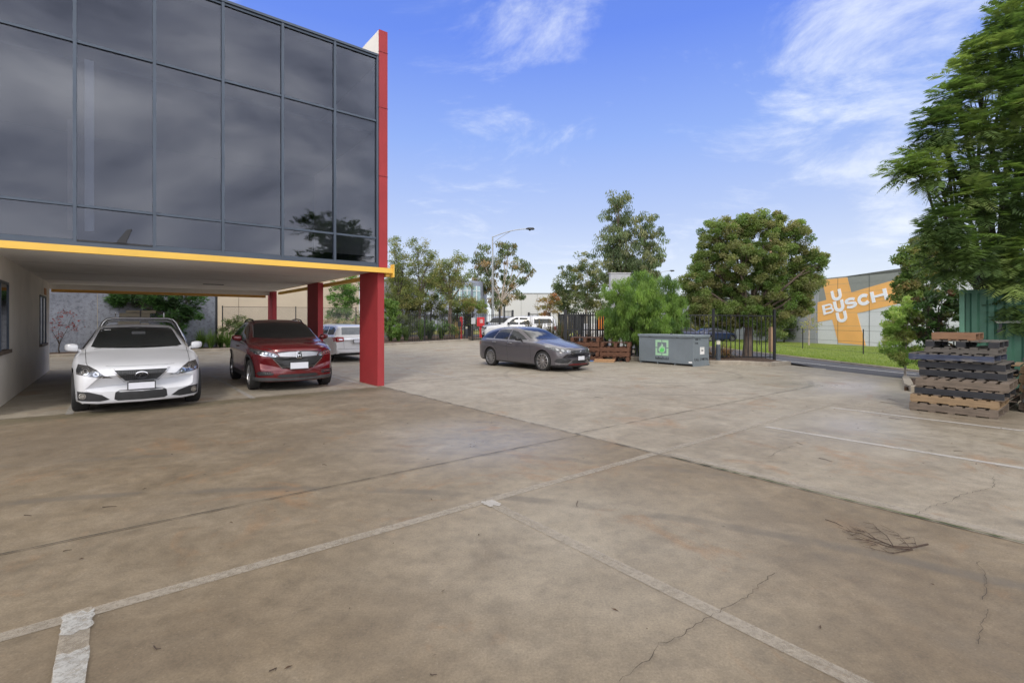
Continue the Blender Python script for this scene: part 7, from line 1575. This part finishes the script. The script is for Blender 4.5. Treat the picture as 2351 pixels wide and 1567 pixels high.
GR_ = [(.07, .125, .03), (.10, .165, .04), (.14, .19, .06), (.05, .09, .025)]; GG = [(.09, .13, .055), (.12, .16, .08), (.07, .10, .04)]; DRY = [(.36, .24, .13), (.42, .30, .18), (.28, .18, .09)]
ts = [(135, 812, 'tussock beside the red maple, under the carport edge', GR_), (168, 808, 'tussock left of the white coupe mirror, in the bed', GR_), (190, 806, 'small tussock just left of the white coupe mirror', GR_), (452, 806, 'tussock right of the white coupe mirror', GR_), (475, 806, 'second tussock right of the white coupe mirror', GR_), (498, 804, 'big bright tussock left of the red suv', GR_), (515, 805, 'tussock half hidden by the rear of the red suv', GR_),
      (893, 789, 'dark tussock beside the red corner column', GR_), (912, 789, 'green tussock second right of the red corner column', GR_), (930, 788, 'third tussock right of the red corner column', GG), (965, 786, 'wide soft green tussock before the black fence', GR_), (985, 784, 'small tussock behind the wide soft one', GG), (1012, 783, 'large fountain shaped green tussock left of the dry one', GR_), (1048, 781, 'straw coloured dry tussock at the end of the bed', DRY)]
for i, (px, py, lb, cols) in enumerate(ts):
    g = G(px, py - 3); big = 1.0 if px < 600 else 1.25
    tussock(200 + i, 260, big * (1.15 if 'large' in lb or 'wide' in lb else .95), cols, wd=.030, loc=(g[0], g[1] + .35, g[2] + .06), label=lb, group='tussocks along the back kerb', spread=1.0)
for i, (px, py) in enumerate([(1215, 790), (1240, 790), (1265, 792), (1288, 795), (1305, 800)]):
    g = at(px, 27.5 - i * .5); tussock(230 + i, 90, 1.35, [(.06, .05, .035), (.10, .075, .05), (.045, .055, .03)], wd=.05, spread=.55, stiff=.5, loc=(g[0], g[1], g[2]), label=('leftmost', 'second', 'middle', 'fourth', 'rightmost')[i] + ' of the dark flax clumps behind the grey wagon roof', name='flax_clump', cat='flax', group='flax clumps behind the grey wagon')
g = at(1318, 24.2); tree('pink_bush', 'small pink and yellow flowering bush on top of the bed behind the brown pallets', g, (g[0], g[1], g[2] + .4), [(g[0], g[1], 1.05, .22, .2, .14), (g[0] + .2, g[1], 1.0, .16, .2, .12)], .1, 40, (.06, .045), [(.55, .20, .20), (.50, .35, .12), (.15, .17, .05)], 240, 'rand', None, BARKD, .02, cat='bush')
for i, (px, D_) in enumerate(((1352, 23.6), (1380, 23.4), (1410, 23.2))):
    g = at(px, D_); tussock(245 + i, 110, 1.0, [(.20, .11, .07), (.14, .08, .05)], wd=.03, spread=.4, stiff=.4, loc=g, label=('left', 'middle', 'right')[i] + ' one of three rusty dry flax clumps above the brown pallets', name='dry_flax', cat='flax', group='dry flax above the brown pallets')
# dry fallen flax leaves round the bollard by the bin
for i, (px, py) in enumerate([(1633, 826), (1662, 828), (1680, 829)]):
    g = G(px, py); tussock(250 + i, 120, .85, [(.26, .15, .09), (.18, .10, .06), (.10, .10, .05), (.32, .22, .14)], wd=.035, spread=1.25, stiff=.1, loc=(g[0], g[1] + .5, g[2] + .05), label=('dry flax clump between the scrap bin and the bollard', 'dry flax clump right behind the bollard by the bin', 'small dry flax clump right of the bollard by the bin')[i], name='dry_flax', cat='flax', group='dry flax by the bollard')
# ---- grass blades on the lawn edge (what nobody could count)
rg = np.random.default_rng(7); n = 70000; t = rg.random(n) ** 1.6
yy = 12 + 45 * rg.random(n); xe = np.interp(yy, [12.5, 18.5, 22.5, 26.5, 31.5, 40, 60], [18.7, 16.3, 15.4, 14.6, 13.1, 10.4, 9.0]); xx = xe + .08 + t * 16
hz = np.array([H(a, b) for a, b in zip(xx, yy)]) + .02; hh = .045 + .06 * rg.random(n); P0 = np.stack([xx, yy, hz + hh * .45], 1); Dg = unit(np.stack([rg.normal(size=n) * .35, rg.normal(size=n) * .35, np.ones(n)], 1)); Sg = unit(np.cross(Dg, rg.normal(size=(n, 3))))
o = quads('grass', P0, Dg, Sg, hh, .022, np.array([(.15, .22, .04), (.21, .28, .055), (.28, .32, .09)])[rg.integers(0, 3, n)] * (.8 + .4 * rg.random((n, 1))), LEAF, None); tag(o, 'short bright green grass of the roadside lawn', 'grass', kind='stuff')
# far tree line on the horizon
FT = [(.045, .06, .03), (.065, .08, .035)]
for i, (px, py, D_, rx_, lb) in enumerate(((1745, 690, 120, 60, 'distant tree on the skyline left of the warehouse, behind the spreading tree'), (1978, 634, 110, 16, 'tiny treetop showing above the warehouse roof'), (1240, 700, 130, 40, 'distant trees on the skyline beyond the far warehouse'), (1560, 690, 110, 40, 'distant tree on the skyline behind the green bush'), (1590, 655, 90, 20, 'distant tree between the green bush and the spreading tree'))):
    tree('distant_tree', lb, at(px, D_), P(px, py + 20, D_), lob(D_, [(px, py, rx_, 14), (px - rx_ * .6, py + 14, rx_ * .6, 14), (px + rx_ * .6, py + 12, rx_ * .6, 14), (px, py + 26, rx_, 14)], .6, i), 1.1, 50, (.55, .2), FT, 300 + i, 'rand', None, BARKD, .2, twigs=20, density=1.2)
